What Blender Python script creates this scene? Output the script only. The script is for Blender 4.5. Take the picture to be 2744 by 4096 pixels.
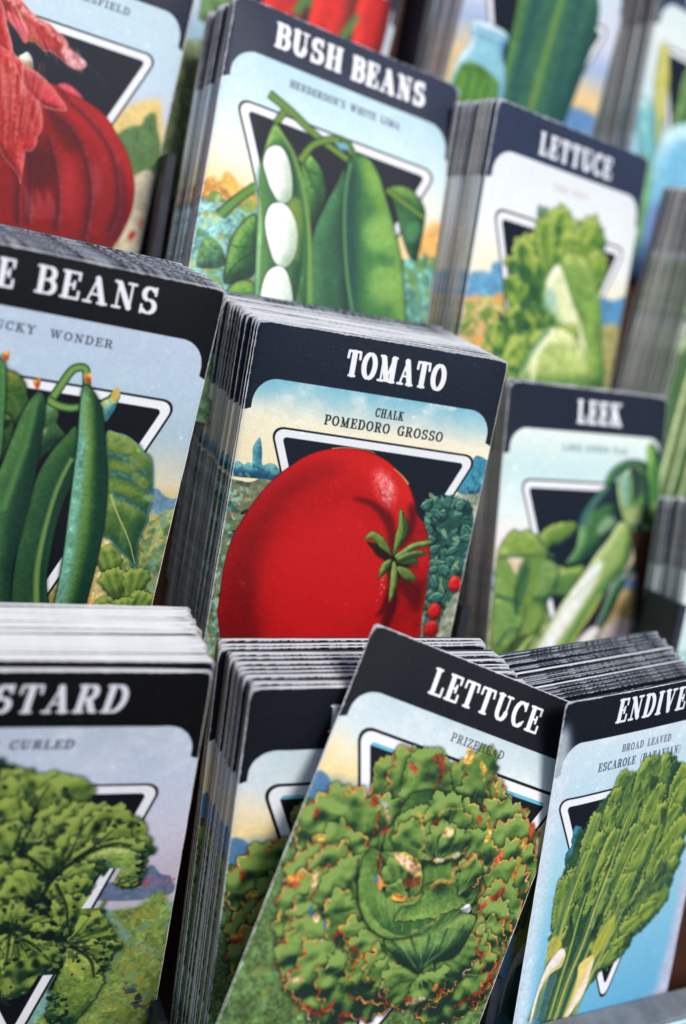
# A tiered seed rack seen close up: stacks of printed seed packets, shallow focus.
import bpy, bmesh, math
import numpy as np
from mathutils import Matrix, Vector
np.seterr(all='ignore')
for o in list(bpy.data.objects): bpy.data.objects.remove(o)
S = bpy.context.scene; C = S.collection
RW = np.array([[1.0, 0.0, 0.0], [0.0, -0.2924, 0.9563], [0.0, -0.9563, -0.2924]])
ORG = np.array([0, 0, .42])

# ------------------------------------------------------------------ camera, sky, sun, exposure
cam = bpy.data.cameras.new('camera'); co = bpy.data.objects.new('camera', cam); C.objects.link(co); S.camera = co
co.matrix_world = Matrix(((0.9368, -0.1208, -0.3283, 0), (-0.2388, 0.465, -0.8525, 0), (0.2557, 0.877, 0.4068, 0.42), (0, 0, 0, 1)))
cam.sensor_fit = 'HORIZONTAL'; cam.sensor_width = 24.0; cam.lens = 24.0 * 5200 / 2744
cam.clip_start = .01; cam.clip_end = 100
cam.dof.use_dof = True; cam.dof.focus_distance = .406; cam.dof.aperture_fstop = 3.9; cam.dof.aperture_blades = 7
w = bpy.data.worlds.new('World'); S.world = w; w.use_nodes = True; nt = w.node_tree
SUN_EL, SUN_A = math.radians(52), math.radians(160)      # azimuth measured from +Y towards +X
sky = nt.nodes.new('ShaderNodeTexSky'); sky.sky_type = 'NISHITA'; sky.sun_disc = False; sky.sun_elevation = SUN_EL; sky.sun_rotation = SUN_A
bg = nt.nodes['Background']; bg.inputs['Strength'].default_value = .088; nt.links.new(sky.outputs['Color'], bg.inputs['Color'])
sl = bpy.data.lights.new('sun', 'SUN'); sl.energy = 2.6; sl.angle = math.radians(22); sl.color = (1, .95, .87)
so = bpy.data.objects.new('sun', sl); C.objects.link(so)
sd = Vector((math.sin(SUN_A) * math.cos(SUN_EL), math.cos(SUN_A) * math.cos(SUN_EL), math.sin(SUN_EL)))
so.rotation_euler = sd.to_track_quat('Z', 'Y').to_euler(); so.location = sd
S.view_settings.view_transform = 'Standard'; S.view_settings.look = 'None'; S.view_settings.exposure = .33; S.view_settings.gamma = 1
S.render.engine = 'CYCLES'; S.cycles.max_bounces = 8; S.cycles.use_denoising = True

# ------------------------------------------------------------------ printing press
# Every packet's printed front is drawn here, stroke by stroke, in millimetres
# (x to the right, y down, 83 x 135 mm), and becomes the ink of its paper material.
PW, PH = 83.0, 135.0
def C3(c): return np.array(c, np.float32) / 255.0

def catmull(pts, closed=True, n=6):
    p = np.array(pts, float); m = len(p)
    if m < 3:
        t = np.linspace(0, 1, n * 2)[:, None]
        return p[0] * (1 - t) + p[-1] * t
    if not closed: p = np.vstack([2 * p[0] - p[1], p, 2 * p[-1] - p[-2]]); idx = range(1, len(p) - 2)
    else: idx = range(m)
    out = []; t = (np.arange(n) / n)[:, None]; M = len(p)
    for i in idx:
        a, b, c, d = p[(i - 1) % M], p[i % M], p[(i + 1) % M], p[(i + 2) % M]
        out.append(.5 * (2 * b + (c - a) * t + (2 * a - 5 * b + 4 * c - d) * t ** 2 + (3 * b - a - 3 * c + d) * t ** 3))
    out = np.vstack(out)
    return out if closed else np.vstack([out, p[-2]])

def box(a, r):
    r = int(r)
    if r < 1: return a
    for ax in (0, 1):
        pad = [(0, 0)] * a.ndim; pad[ax] = (r + 1, r)
        c = np.cumsum(np.pad(a, pad, mode='edge'), axis=ax, dtype=np.float64)
        n = a.shape[ax]
        hi = [slice(None)] * a.ndim; lo = [slice(None)] * a.ndim
        hi[ax] = slice(2 * r + 1, 2 * r + 1 + n); lo[ax] = slice(0, n)
        a = ((c[tuple(hi)] - c[tuple(lo)]) / (2 * r + 1)).astype(np.float32)
    return a
def blur(a, r):
    r = max(1, int(round(r)))
    return box(box(a, r), max(1, r // 2 + (r > 1)))

class Press:
    def __init__(s, res=7.0, seed=1):
        s.r = res; s.W = int(PW * res); s.H = int(PH * res)
        s.a = np.ones((s.H, s.W, 3), np.float32); s.rng = np.random.default_rng(seed)
        s.yy, s.xx = np.mgrid[0:s.H, 0:s.W].astype(np.float32) / res
        s.nz = [s.fbm(k) for k in (.8, 2.5, 7.)]; s.big = s.fbm(3.4, 1); s.fine = s.fbm(.9, 2)
        s.grain = s.rng.random((s.H, s.W)).astype(np.float32)
    def fbm(s, cell, octs=3):
        out = np.zeros((s.H, s.W), np.float32); amp = 1.; tot = 0
        for o in range(octs):
            gh, gw = int(PH / cell) + 3, int(PW / cell) + 3
            g = s.rng.random((gh, gw)).astype(np.float32)
            y = s.yy / cell; x = s.xx / cell; yi = y.astype(int); xi = x.astype(int)
            fy = y - yi; fx = x - xi; fy = fy * fy * (3 - 2 * fy); fx = fx * fx * (3 - 2 * fx)
            v = (g[yi, xi] * (1 - fx) + g[yi, xi + 1] * fx) * (1 - fy) + (g[yi + 1, xi] * (1 - fx) + g[yi + 1, xi + 1] * fx) * fy
            out += v * amp; tot += amp; amp *= .5; cell /= 2.1
            if cell * s.r < 1.2: break
        return out / tot - .5
    # coverage mask of a closed polygon (mm) over a padded crop
    def mask(s, P, pad=1.5):
        P = np.asarray(P, float) * s.r
        x0 = max(0, int(P[:, 0].min() - pad * s.r)); x1 = min(s.W, int(P[:, 0].max() + pad * s.r) + 2)
        y0 = max(0, int(P[:, 1].min() - pad * s.r)); y1 = min(s.H, int(P[:, 1].max() + pad * s.r) + 2)
        if x1 - x0 < 2 or y1 - y0 < 2: return None
        SS = 3; h = (y1 - y0) * SS; w = x1 - x0
        ys = y0 + (np.arange(h) + .5) / SS
        A = P; B = np.roll(P, -1, 0)
        dy = B[:, 1] - A[:, 1]; dy[dy == 0] = 1e-9
        up = (A[None, :, 1] <= ys[:, None]) & (B[None, :, 1] > ys[:, None])
        dn = (B[None, :, 1] <= ys[:, None]) & (A[None, :, 1] > ys[:, None])
        r_, c_ = np.nonzero(up | dn); sg = np.where(up[r_, c_], 1., -1.)
        X = A[c_, 0] + (ys[r_] - A[c_, 1]) / dy[c_] * (B[c_, 0] - A[c_, 0]) - x0
        X = np.clip(X, 0, w - 1e-3); xi = X.astype(int); f = X - xi
        acc = np.zeros((h, w + 2)); np.add.at(acc, (r_, xi), sg * (1 - f)); np.add.at(acc, (r_, xi + 1), sg * f)
        m = np.clip(np.abs(np.cumsum(acc, 1)[:, :w]), 0, 1).reshape(y1 - y0, SS, w).mean(1)
        return (slice(y0, y1), slice(x0, x1)), m.astype(np.float32)
    def put(s, sl, m, col):
        s.a[sl] += (col - s.a[sl]) * m[..., None]
    def ruf(s, P, amp, wl, seed=0):
        P = np.vstack([P, P[:1]]); d = np.r_[0, np.cumsum(np.hypot(*np.diff(P, axis=0).T))]
        n = max(12, int(d[-1] / max(.28, wl / 6))); t = np.linspace(0, d[-1], n, endpoint=False)
        Q = np.c_[np.interp(t, d, P[:, 0]), np.interp(t, d, P[:, 1])]
        T = np.roll(Q, -1, 0) - np.roll(Q, 1, 0); T /= np.hypot(*T.T)[:, None] + 1e-9
        ar = .5 * np.sum(Q[:, 0] * np.roll(Q[:, 1], -1) - np.roll(Q[:, 0], -1) * Q[:, 1])
        N = np.c_[T[:, 1], -T[:, 0]] * np.sign(ar)
        rg = np.random.default_rng(seed + 77); k = max(3, round(d[-1] / wl))
        ph = np.cumsum(rg.uniform(.5, 1.5, k)); ph *= 1 / ph[-1]
        u = np.interp(t / d[-1], np.r_[0, ph], np.arange(k + 1)); am = rg.uniform(.3, 1.3, k + 1)
        sc = np.abs(np.sin(np.pi * u)) * am[np.minimum(u.astype(int), k)] - .5
        sc += .35 * (np.abs(np.sin(np.pi * u * 2.7 + 1)) - .5)
        return Q + N * (sc * amp)[:, None]
    def shape(s, pts, col, sh=None, hi=None, w=3., L=(-.5, -.8), out=None, ow=.22, rf=None, al=1., soft=0., nz=.06, st=.0, sm=1, seed=0, k=1.6, drop=0.):
        P = catmull(pts) if sm else np.array(pts, float)
        if rf: P = s.ruf(P, rf[0], rf[1], seed)
        g = s.mask(P, pad=1.5 + soft * 2 + drop * 2)
        if g is None: return P
        sl, m = g; r = s.r; col = C3(col)
        if drop:
            q = blur(m, drop * r); s.a[sl] *= (1 - .75 * q[..., None] * (1 - .0))
        if soft: m = blur(m, soft * r)
        c = np.broadcast_to(col, m.shape + (3,)).copy()
        if sh is not None or hi is not None:
            h = blur(m, w * r * .5); gy, gx = np.gradient(h)
            v = -(gx * L[0] + gy * L[1]) * -1 * w * r * k
            v = -v + s.nz[0][sl] * .25 * (st + .6)
            if st: v = v + (s.grain[sl] - .5) * st
            if hi is not None: q = np.clip(v, 0, 1)[..., None]; c += (C3(hi) - c) * q
            if sh is not None: q = np.clip(-v, 0, 1)[..., None]; c += (C3(sh) - c) * q
        if nz: c *= 1 + (s.nz[0][sl] * 1.1 + s.nz[1][sl])[..., None] * nz * 2
        if out is not None:
            e = np.clip(blur(m, max(1, ow * r)) , 0, 1); o = np.clip((1 - e) * 2.2, 0, 1)[..., None] * (m > .02)[..., None]
            c += (C3(out) - c) * o
        s.put(sl, m * al, c); return P
    def line(s, pts, w0, w1, col, al=1., soft=0., sm=1, nz=0.):
        P = catmull(pts, closed=False, n=5) if sm and len(pts) > 2 else np.array(pts, float)
        if len(P) < 2: return
        d = np.r_[0, np.cumsum(np.hypot(*np.diff(P, axis=0).T))]; t = d / (d[-1] + 1e-9)
        w = (w0 + (w1 - w0) * t) / 2
        T = np.gradient(P, axis=0); T /= np.hypot(*T.T)[:, None] + 1e-9; N = np.c_[T[:, 1], -T[:, 0]]
        g = s.mask(np.vstack([P + N * w[:, None], (P - N * w[:, None])[::-1]]), pad=.6 + 2 * soft)
        if g is None: return
        sl, m = g
        if soft: m = blur(m, soft * s.r)
        if nz: m = m * np.clip(.6 + s.nz[0][sl] * nz * 3, 0, 1)
        s.put(sl, m * al, C3(col))
    def dabs(s, pts, n, size, cols, seed=0, asp=1.6, al=.9, ang=None):
        P = catmull(pts); rg = np.random.default_rng(seed + 5); lo = P.min(0); hi = P.max(0)
        sl0, m0 = s.mask(P) or (None, None)
        if sl0 is None: return
        for i in range(n):
            q = lo + rg.random(2) * (hi - lo); yi = int(q[1] * s.r) - sl0[0].start; xi = int(q[0] * s.r) - sl0[1].start
            if not (0 <= yi < m0.shape[0] and 0 <= xi < m0.shape[1]) or m0[yi, xi] < .5: continue
            z = size * rg.uniform(.5, 1.3); th = rg.uniform(0, 6.3) if ang is None else ang + rg.normal(0, .3)
            t = np.linspace(0, 6.28, 9)[:-1]; rr = rg.uniform(.6, 1.25, 8)
            e = np.c_[np.cos(t) * z * asp * rr, np.sin(t) * z * rr] / 2
            R = np.array([[np.cos(th), -np.sin(th)], [np.sin(th), np.cos(th)]])
            g = s.mask(catmull(e @ R.T + q, n=3), pad=.3)
            if g: s.put(g[0], g[1] * al, C3(cols[rg.integers(len(cols))]))
    def hatch(s, pts, n, x0, x1, y0, y1, dx, dy, bend, cols, w=.25, al=.5, slope=0., seed=1):
        """short engraved strokes started inside a box and fanned from its left side"""
        rg = np.random.default_rng(seed)
        for i in range(n):
            x = rg.uniform(x0, x1); y = y0 + slope * (x - x0) + rg.uniform(0, y1 - y0); k = (x - (x0 + x1) / 2) * bend
            s.line([(x, y), (x + dx * .5 + k * .4, y + dy * .5), (x + dx + k, y + dy)], w, w * .7, cols[rg.integers(len(cols))], al=al, soft=.08)
    def leaf(s, b, t, w, col, hi, sh, rim=(), rf=(.8, 2.2), seed=0, vein=None, vn=7, wide=.68, bend=0., dark=(14, 26, 20), rimw=.7, rimn=.5, drop=.8, narrow=.12, lump=.3, fold=.5):
        b = np.array(b, float); t = np.array(t, float); ax = t - b; Ln = np.hypot(*ax); ax /= Ln; nx = np.array([-ax[1], ax[0]])
        rg = np.random.default_rng(seed + 11)
        u = np.linspace(0, 1, 12); pk = wide
        pr = np.where(u < pk, narrow + (1 - narrow) * np.sin(np.pi / 2 * u / pk) ** 1.3, np.sqrt(np.clip(1 - ((u - pk) / (1 - pk + .06)) ** 2, 0, 1)))
        pr = pr * rg.uniform(.88, 1.12, 12)
        c = b + ax * (u[:, None] * Ln) + nx * (bend * Ln * np.sin(np.pi * u)[:, None])
        P = np.vstack([c + nx * (pr * w / 2)[:, None], (c - nx * (pr * w / 2)[:, None])[::-1]])
        P = s.ruf(catmull(P, n=3), rf[0], rf[1], seed)
        g = s.mask(P, pad=1.2 + drop * 2)
        if g is None: return
        sl, m = g; r = s.r
        if drop:
            q = np.clip(blur(m, drop * r) * 1.3, 0, 1)[..., None]; s.a[sl] += (C3(dark) - s.a[sl]) * q * .85
        h = blur(m, w * .14 * r) + lump * s.big[sl]; gy, gx = np.gradient(h)
        v = (gx * .5 + gy * .85) * w * .28 * r * 1.5 + s.fine[sl] * .5 + (s.grain[sl] - .5) * .3
        # folds running from the base to the rim
        X = s.xx[sl] - b[0]; Y = s.yy[sl] - b[1]; al_ = X * ax[0] + Y * ax[1]; ac = X * nx[0] + Y * nx[1]
        an = ac / (np.abs(al_) + .35 * Ln); f = np.sin(an * 26 + seed + 3 * s.nz[2][sl]) * np.clip(al_ / Ln, 0, 1)
        v += f * fold; v -= np.clip(.55 - al_ / Ln, 0, 1) * .9
        cc = np.broadcast_to(C3(col), m.shape + (3,)).copy()
        q = np.clip(v, 0, 1)[..., None]; cc += (C3(hi) - cc) * q
        q = np.clip(-v, 0, 1)[..., None]; cc += (C3(sh) - cc) * q
        s.put(sl, m, cc)
        if vein is not None:
            for i in range(vn):
                a_ = (i / (vn - 1) - .5) * 1.1; e = b + (ax * np.cos(a_) + nx * np.sin(a_) * w / Ln * 1.0) * Ln * rg.uniform(.55, .85)
                mid = (b + e) / 2 + ax * Ln * .05
                s.line([b + ax * Ln * .05, mid, e], w * .035 + .1, .08, vein, al=.7)
        k = len(P)
        for j in range(int(rimn * k / 5)):
            if not rim: break
            i0 = rg.integers(k); ln_ = rg.integers(3, 8); seg = P[(i0 + np.arange(ln_)) % k]
            if ((seg.mean(0) - b) @ ax) < Ln * .35: continue
            cen = c[7]; seg = seg + (cen - seg) * .04
            wv = rimw * rg.uniform(.35, 1.2); s.line(seg, wv, wv * .3, rim[rg.integers(len(rim))], al=.92, nz=.5)
    def sky(s, stops, y1=None, cl=0., clcol=(238, 240, 240), dots=None):
        ys = [q[0] for q in stops]; cs = np.array([q[1] for q in stops], float) / 255
        y = s.yy + s.nz[2] * 6
        c = np.stack([np.interp(y, ys, cs[:, i]) for i in range(3)], -1).astype(np.float32)
        if cl: q = np.clip((s.nz[2] + .5 * s.nz[1]) * 4 * cl, 0, 1)[..., None]; c += (C3(clcol) - c) * q * np.clip((40 - s.yy) / 40, 0, 1)[..., None]
        s.a[:] = c * (1 + s.nz[0][..., None] * .05)
    def emblem(s, xl, xr, y, ax_, ay, bw=2.5, lw=.65, fill=(24, 34, 50), white=(232, 233, 238), skyline=None):
        A = np.array([[xl, y], [xr, y], [ax_, ay]], float); cen = A.mean(0)
        rin = 1.6; sd = None
        E = []
        for i in range(3):
            a = A[i]; b = A[(i + 1) % 3]; n = np.array([b[1] - a[1], -(b[0] - a[0])]); n /= np.hypot(*n)
            if (cen - a) @ n > 0: n = -n
            E.append((s.xx - a[0]) * n[0] + (s.yy - a[1]) * n[1] + rin)
        d = np.sort(np.stack(E), 0)
        sd = np.where((d[1] > 0), np.sqrt(np.maximum(d[1], 0) ** 2 + np.maximum(d[2], 0) ** 2), d[2]) - rin
        def cov(v): return np.clip(.5 - v * s.r, 0, 1)
        s.put(slice(None), cov(sd - bw - lw), C3((26, 26, 34)))
        s.put(slice(None), cov(sd - bw), C3(white))
        s.put(slice(None), cov(sd), C3(fill) * (1 + s.nz[0][..., None] * .15))
        if skyline is not None: s.put(slice(None), cov(sd) * np.clip((y + 1.1 - s.yy) * s.r, 0, 1), C3(skyline))
        s.emb = sd; s.snap = s.a.copy()
    def restore(s, pts):
        g = s.mask(np.array(pts, float))
        s.put(g[0], g[1], s.snap[g[0]])
    # white label space, dark head band with the two swept corners
    def band(s, b=17.2, f=28., col=(30, 38, 54)):  # upper rows get lighter, bluer band colours: sky sheen and haze painted in
        x = s.xx; y = s.yy; e = np.minimum(x, PW - x)
        e = e + .12 * s.nz[0]
        bot = np.where(e > 9.5, b, b + (f - 3.2 - b) * (1 - np.sqrt(np.clip(1 - ((9.5 - e) / 7.4) ** 2, 0, 1))))
        bot = np.where(e < 2.1, f - .2 - .9 * e ** 1.0 * .5, bot)
        m = np.clip((bot - y) * s.r + .5, 0, 1)
        c = C3(col) * (1 + s.nz[2] * .10 + s.nz[0] * .12)[..., None]
        s.put(slice(None), m, c)
        w = (s.rng.random(m.shape) > .9992).astype(np.float32); w = np.clip(box(w, 1) * 5, 0, 1) * (m > .9); s.put(slice(None), w * .35, C3((150, 155, 165)))
    def text(s, T, x0, x1, yt, yb, col, wt=1., sp=.12, slant=0.):
        H = yb - yt; adv = [GLY[c][0] if c != ' ' else .62 for c in T]; tot = sum(adv) + sp * (len(T) - 1)
        k = (x1 - x0) / (tot * H); x = x0
        tk, th, sf = .105 * wt, .043 * (wt * .6 + .4), .05 * (wt * .6 + .4)
        Y0 = max(0, int((yt - .6) * s.r)); Y1 = min(s.H, int((yb + .6) * s.r) + 1)
        for c, a in zip(T, adv):
            if c != ' ':
                X0 = max(0, int((x - .15 * H) * s.r)); X1 = min(s.W, int((x + (a + .15) * H * k) * s.r) + 2)
                if X1 > X0 + 1:
                    sl = (slice(Y0, Y1), slice(X0, X1)); v = (yb - s.yy[sl]) / H; u = (s.xx[sl] - x) / H / 1.0
                    best = np.full(u.shape, 9., np.float32)
                    u = u - slant * (v - .5)
                    for kind, pl in GLY[c][1]:
                        hw = {'T': tk, 't': th, 's': sf}[kind]
                        pl = np.array(pl, float)
                        for i in range(len(pl) - 1):
                            ax_, ay = pl[i]; bx, by = pl[i + 1]; ax_ *= k; bx *= k
                            dx, dy = bx - ax_, by - ay; L2 = dx * dx + dy * dy + 1e-9
                            t = np.clip(((u - ax_) * dx + (v - ay) * dy) / L2, 0, 1)
                            h_ = hw
                            if kind == 'T' and len(pl) > 4:   # modelled curve: thick where it runs upright
                                h_ = th + (tk * .95 - th) * (abs(dy) / np.sqrt(L2)) ** 1.2
                            best = np.minimum(best, np.hypot(u - ax_ - t * dx, v - ay - t * dy) - h_)
                    m = np.clip(.5 - best * H * s.r, 0, 1); s.put(sl, m, C3(col))
            x += (a + sp) * H * k
    def finish(s):
        a = s.a
        a *= 1 + (s.grain[..., None] - .5) * .05
        px = (np.sin(s.xx * 5.2 + s.yy * 2.1) * np.sin(s.yy * 5.2 - s.xx * 2.1))[..., None]
        a *= 1 + px * .02
        # scuffs and faint creases rubbed into the ink
        a += (np.clip(s.nz[1] * 2.2 - .5, 0, 1) * np.clip(s.nz[0] * 3, 0, 1))[..., None] * .35
        a = np.clip(a, 0, 1) ** 1.16; g = a.mean(-1, keepdims=True); a = g + (a - g) * .98
        d = np.clip(a[..., 1] - a[..., 0], 0, 1) * (a[..., 1] > a[..., 2]); a[..., 0] += d * .07; a[..., 1] -= d * .05; a[..., 2] += d * .04
        return np.clip(a, 0, 1)

def _arc(cx, cy, rx, ry, a0, a1, n=9):
    t = np.radians(np.linspace(a0, a1, n)); return [(cx + rx * math.cos(q), cy + ry * math.sin(q)) for q in t]
def _st(x, a=.05, b=.95, top=1, bot=1, w=.15):
    r = [('T', [(x, a + .04), (x, b - .04)])]
    if bot: r.append(('s', [(x - w, a), (x + w, a)]))
    if top: r.append(('s', [(x - w, b), (x + w, b)]))
    return r
GLY = {
 'A': (.86, [('t', [(.15, .05), (.42, .93)]), ('T', [(.42, .9), (.68, .08)]), ('t', [(.25, .34), (.6, .34)]), ('s', [(.03, .05), (.28, .05)]), ('s', [(.53, .05), (.83, .05)])]),
 'B': (.74, _st(.2) + [('t', [(.2, .95), (.42, .95)]), ('t', [(.2, .52), (.44, .52)]), ('t', [(.2, .05), (.44, .05)]), ('T', _arc(.42, .735, .19, .215, 90, -90)), ('T', _arc(.44, .285, .22, .235, 90, -90))]),
 'C': (.74, [('T', _arc(.4, .5, .29, .45, 48, 312, 13)), ('s', [(.63, .97), (.63, .7)]), ('t', [(.6, .17), (.68, .28)])]),
 'D': (.8, _st(.2) + [('t', [(.2, .95), (.4, .95)]), ('t', [(.2, .05), (.4, .05)]), ('T', _arc(.38, .5, .31, .45, 90, -90, 11))]),
 'E': (.7, _st(.2) + [('s', [(.2, .95), (.62, .95)]), ('s', [(.2, .05), (.64, .05)]), ('t', [(.2, .51), (.46, .51)]), ('s', [(.46, .63), (.46, .39)]), ('s', [(.61, .95), (.61, .72)]), ('s', [(.64, .05), (.64, .3)])]),
 'F': (.68, _st(.2) + [('s', [(.2, .95), (.62, .95)]), ('t', [(.2, .51), (.46, .51)]), ('s', [(.46, .63), (.46, .39)]), ('s', [(.61, .95), (.61, .72)])]),
 'G': (.8, [('T', _arc(.4, .5, .29, .45, 48, 300, 13)), ('s', [(.63, .97), (.63, .7)]), ('T', [(.64, .12), (.64, .4)]), ('s', [(.5, .43), (.76, .43)])]),
 'H': (.86, _st(.2, w=.14) + _st(.66, w=.14) + [('t', [(.2, .51), (.66, .51)])]),
 'I': (.42, _st(.21)),
 'K': (.82, _st(.2, w=.14) + [('t', [(.22, .42), (.6, .93)]), ('T', [(.36, .58), (.64, .08)]), ('s', [(.48, .95), (.74, .95)]), ('s', [(.52, .05), (.8, .05)])]),
 'L': (.68, _st(.2) + [('s', [(.2, .05), (.62, .05)]), ('s', [(.63, .05), (.63, .34)])]),
 'M': (1.02, [('t', [(.2, .05), (.2, .95)]), ('T', [(.22, .9), (.5, .12)]), ('t', [(.5, .1), (.78, .93)]), ('T', [(.8, .09), (.8, .91)]), ('s', [(.06, .05), (.33, .05)]), ('s', [(.66, .05), (.94, .05)]), ('s', [(.06, .95), (.24, .95)]), ('s', [(.78, .95), (.94, .95)])]),
 'N': (.86, [('t', [(.2, .05), (.2, .95)]), ('T', [(.22, .9), (.64, .1)]), ('t', [(.67, .06), (.67, .95)]), ('s', [(.07, .05), (.33, .05)]), ('s', [(.06, .95), (.22, .95)]), ('s', [(.53, .95), (.8, .95)])]),
 'O': (.8, [('T', _arc(.4, .5, .3, .45, 0, 360, 25))]),
 'P': (.72, _st(.2) + [('t', [(.2, .95), (.42, .95)]), ('t', [(.2, .47), (.42, .47)]), ('T', _arc(.42, .71, .2, .24, 90, -90))]),
 'R': (.8, _st(.2) + [('t', [(.2, .95), (.42, .95)]), ('t', [(.2, .5), (.42, .5)]), ('T', _arc(.42, .725, .19, .225, 90, -90)), ('T', [(.44, .48), (.62, .1)]), ('s', [(.58, .05), (.77, .05)])]),
 'S': (.68, [('T', _arc(.34, .72, .2, .225, 40, 240, 10) + _arc(.34, .285, .23, .235, 70, -140, 11)), ('s', [(.55, .97), (.55, .72)]), ('s', [(.1, .03), (.1, .3)])]),
 'T': (.76, _st(.38, top=0) + [('s', [(.07, .95), (.69, .95)]), ('s', [(.07, .95), (.05, .7)]), ('s', [(.69, .95), (.71, .7)])]),
 'U': (.84, [('T', [(.2, .93), (.2, .36)]), ('T', _arc(.42, .33, .22, .28, 180, 360, 9)), ('t', [(.65, .93), (.65, .33)]), ('s', [(.06, .95), (.34, .95)]), ('s', [(.52, .95), (.78, .95)])]),
 'V': (.82, [('T', [(.18, .92), (.4, .1)]), ('t', [(.4, .07), (.64, .95)]), ('s', [(.04, .95), (.32, .95)]), ('s', [(.52, .95), (.78, .95)])]),
 'W': (1.12, [('T', [(.16, .92), (.35, .1)]), ('t', [(.35, .07), (.55, .9)]), ('T', [(.55, .92), (.74, .1)]), ('t', [(.74, .07), (.94, .95)]), ('s', [(.03, .95), (.3, .95)]), ('s', [(.44, .95), (.66, .95)]), ('s', [(.82, .95), (1.06, .95)])]),
 'Y': (.8, [('T', [(.16, .92), (.4, .48)]), ('t', [(.4, .48), (.64, .95)]), ('T', [(.4, .1), (.4, .48)]), ('s', [(.03, .95), (.29, .95)]), ('s', [(.52, .95), (.77, .95)]), ('s', [(.26, .05), (.54, .05)])]),
 'Z': (.7, [('t', [(.1, .95), (.62, .95)]), ('T', [(.58, .9), (.12, .1)]), ('t', [(.1, .05), (.62, .05)]), ('s', [(.1, .95), (.1, .72)]), ('s', [(.63, .05), (.63, .3)])]),
 "'": (.25, [('T', [(.12, .95), (.12, .8)])]),
 '(': (.4, [('t', _arc(.5, .45, .35, .6, 120, 240, 7))]),
 ')': (.4, [('t', _arc(-.1, .45, .35, .6, 60, -60, 7))]),
}

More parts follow.
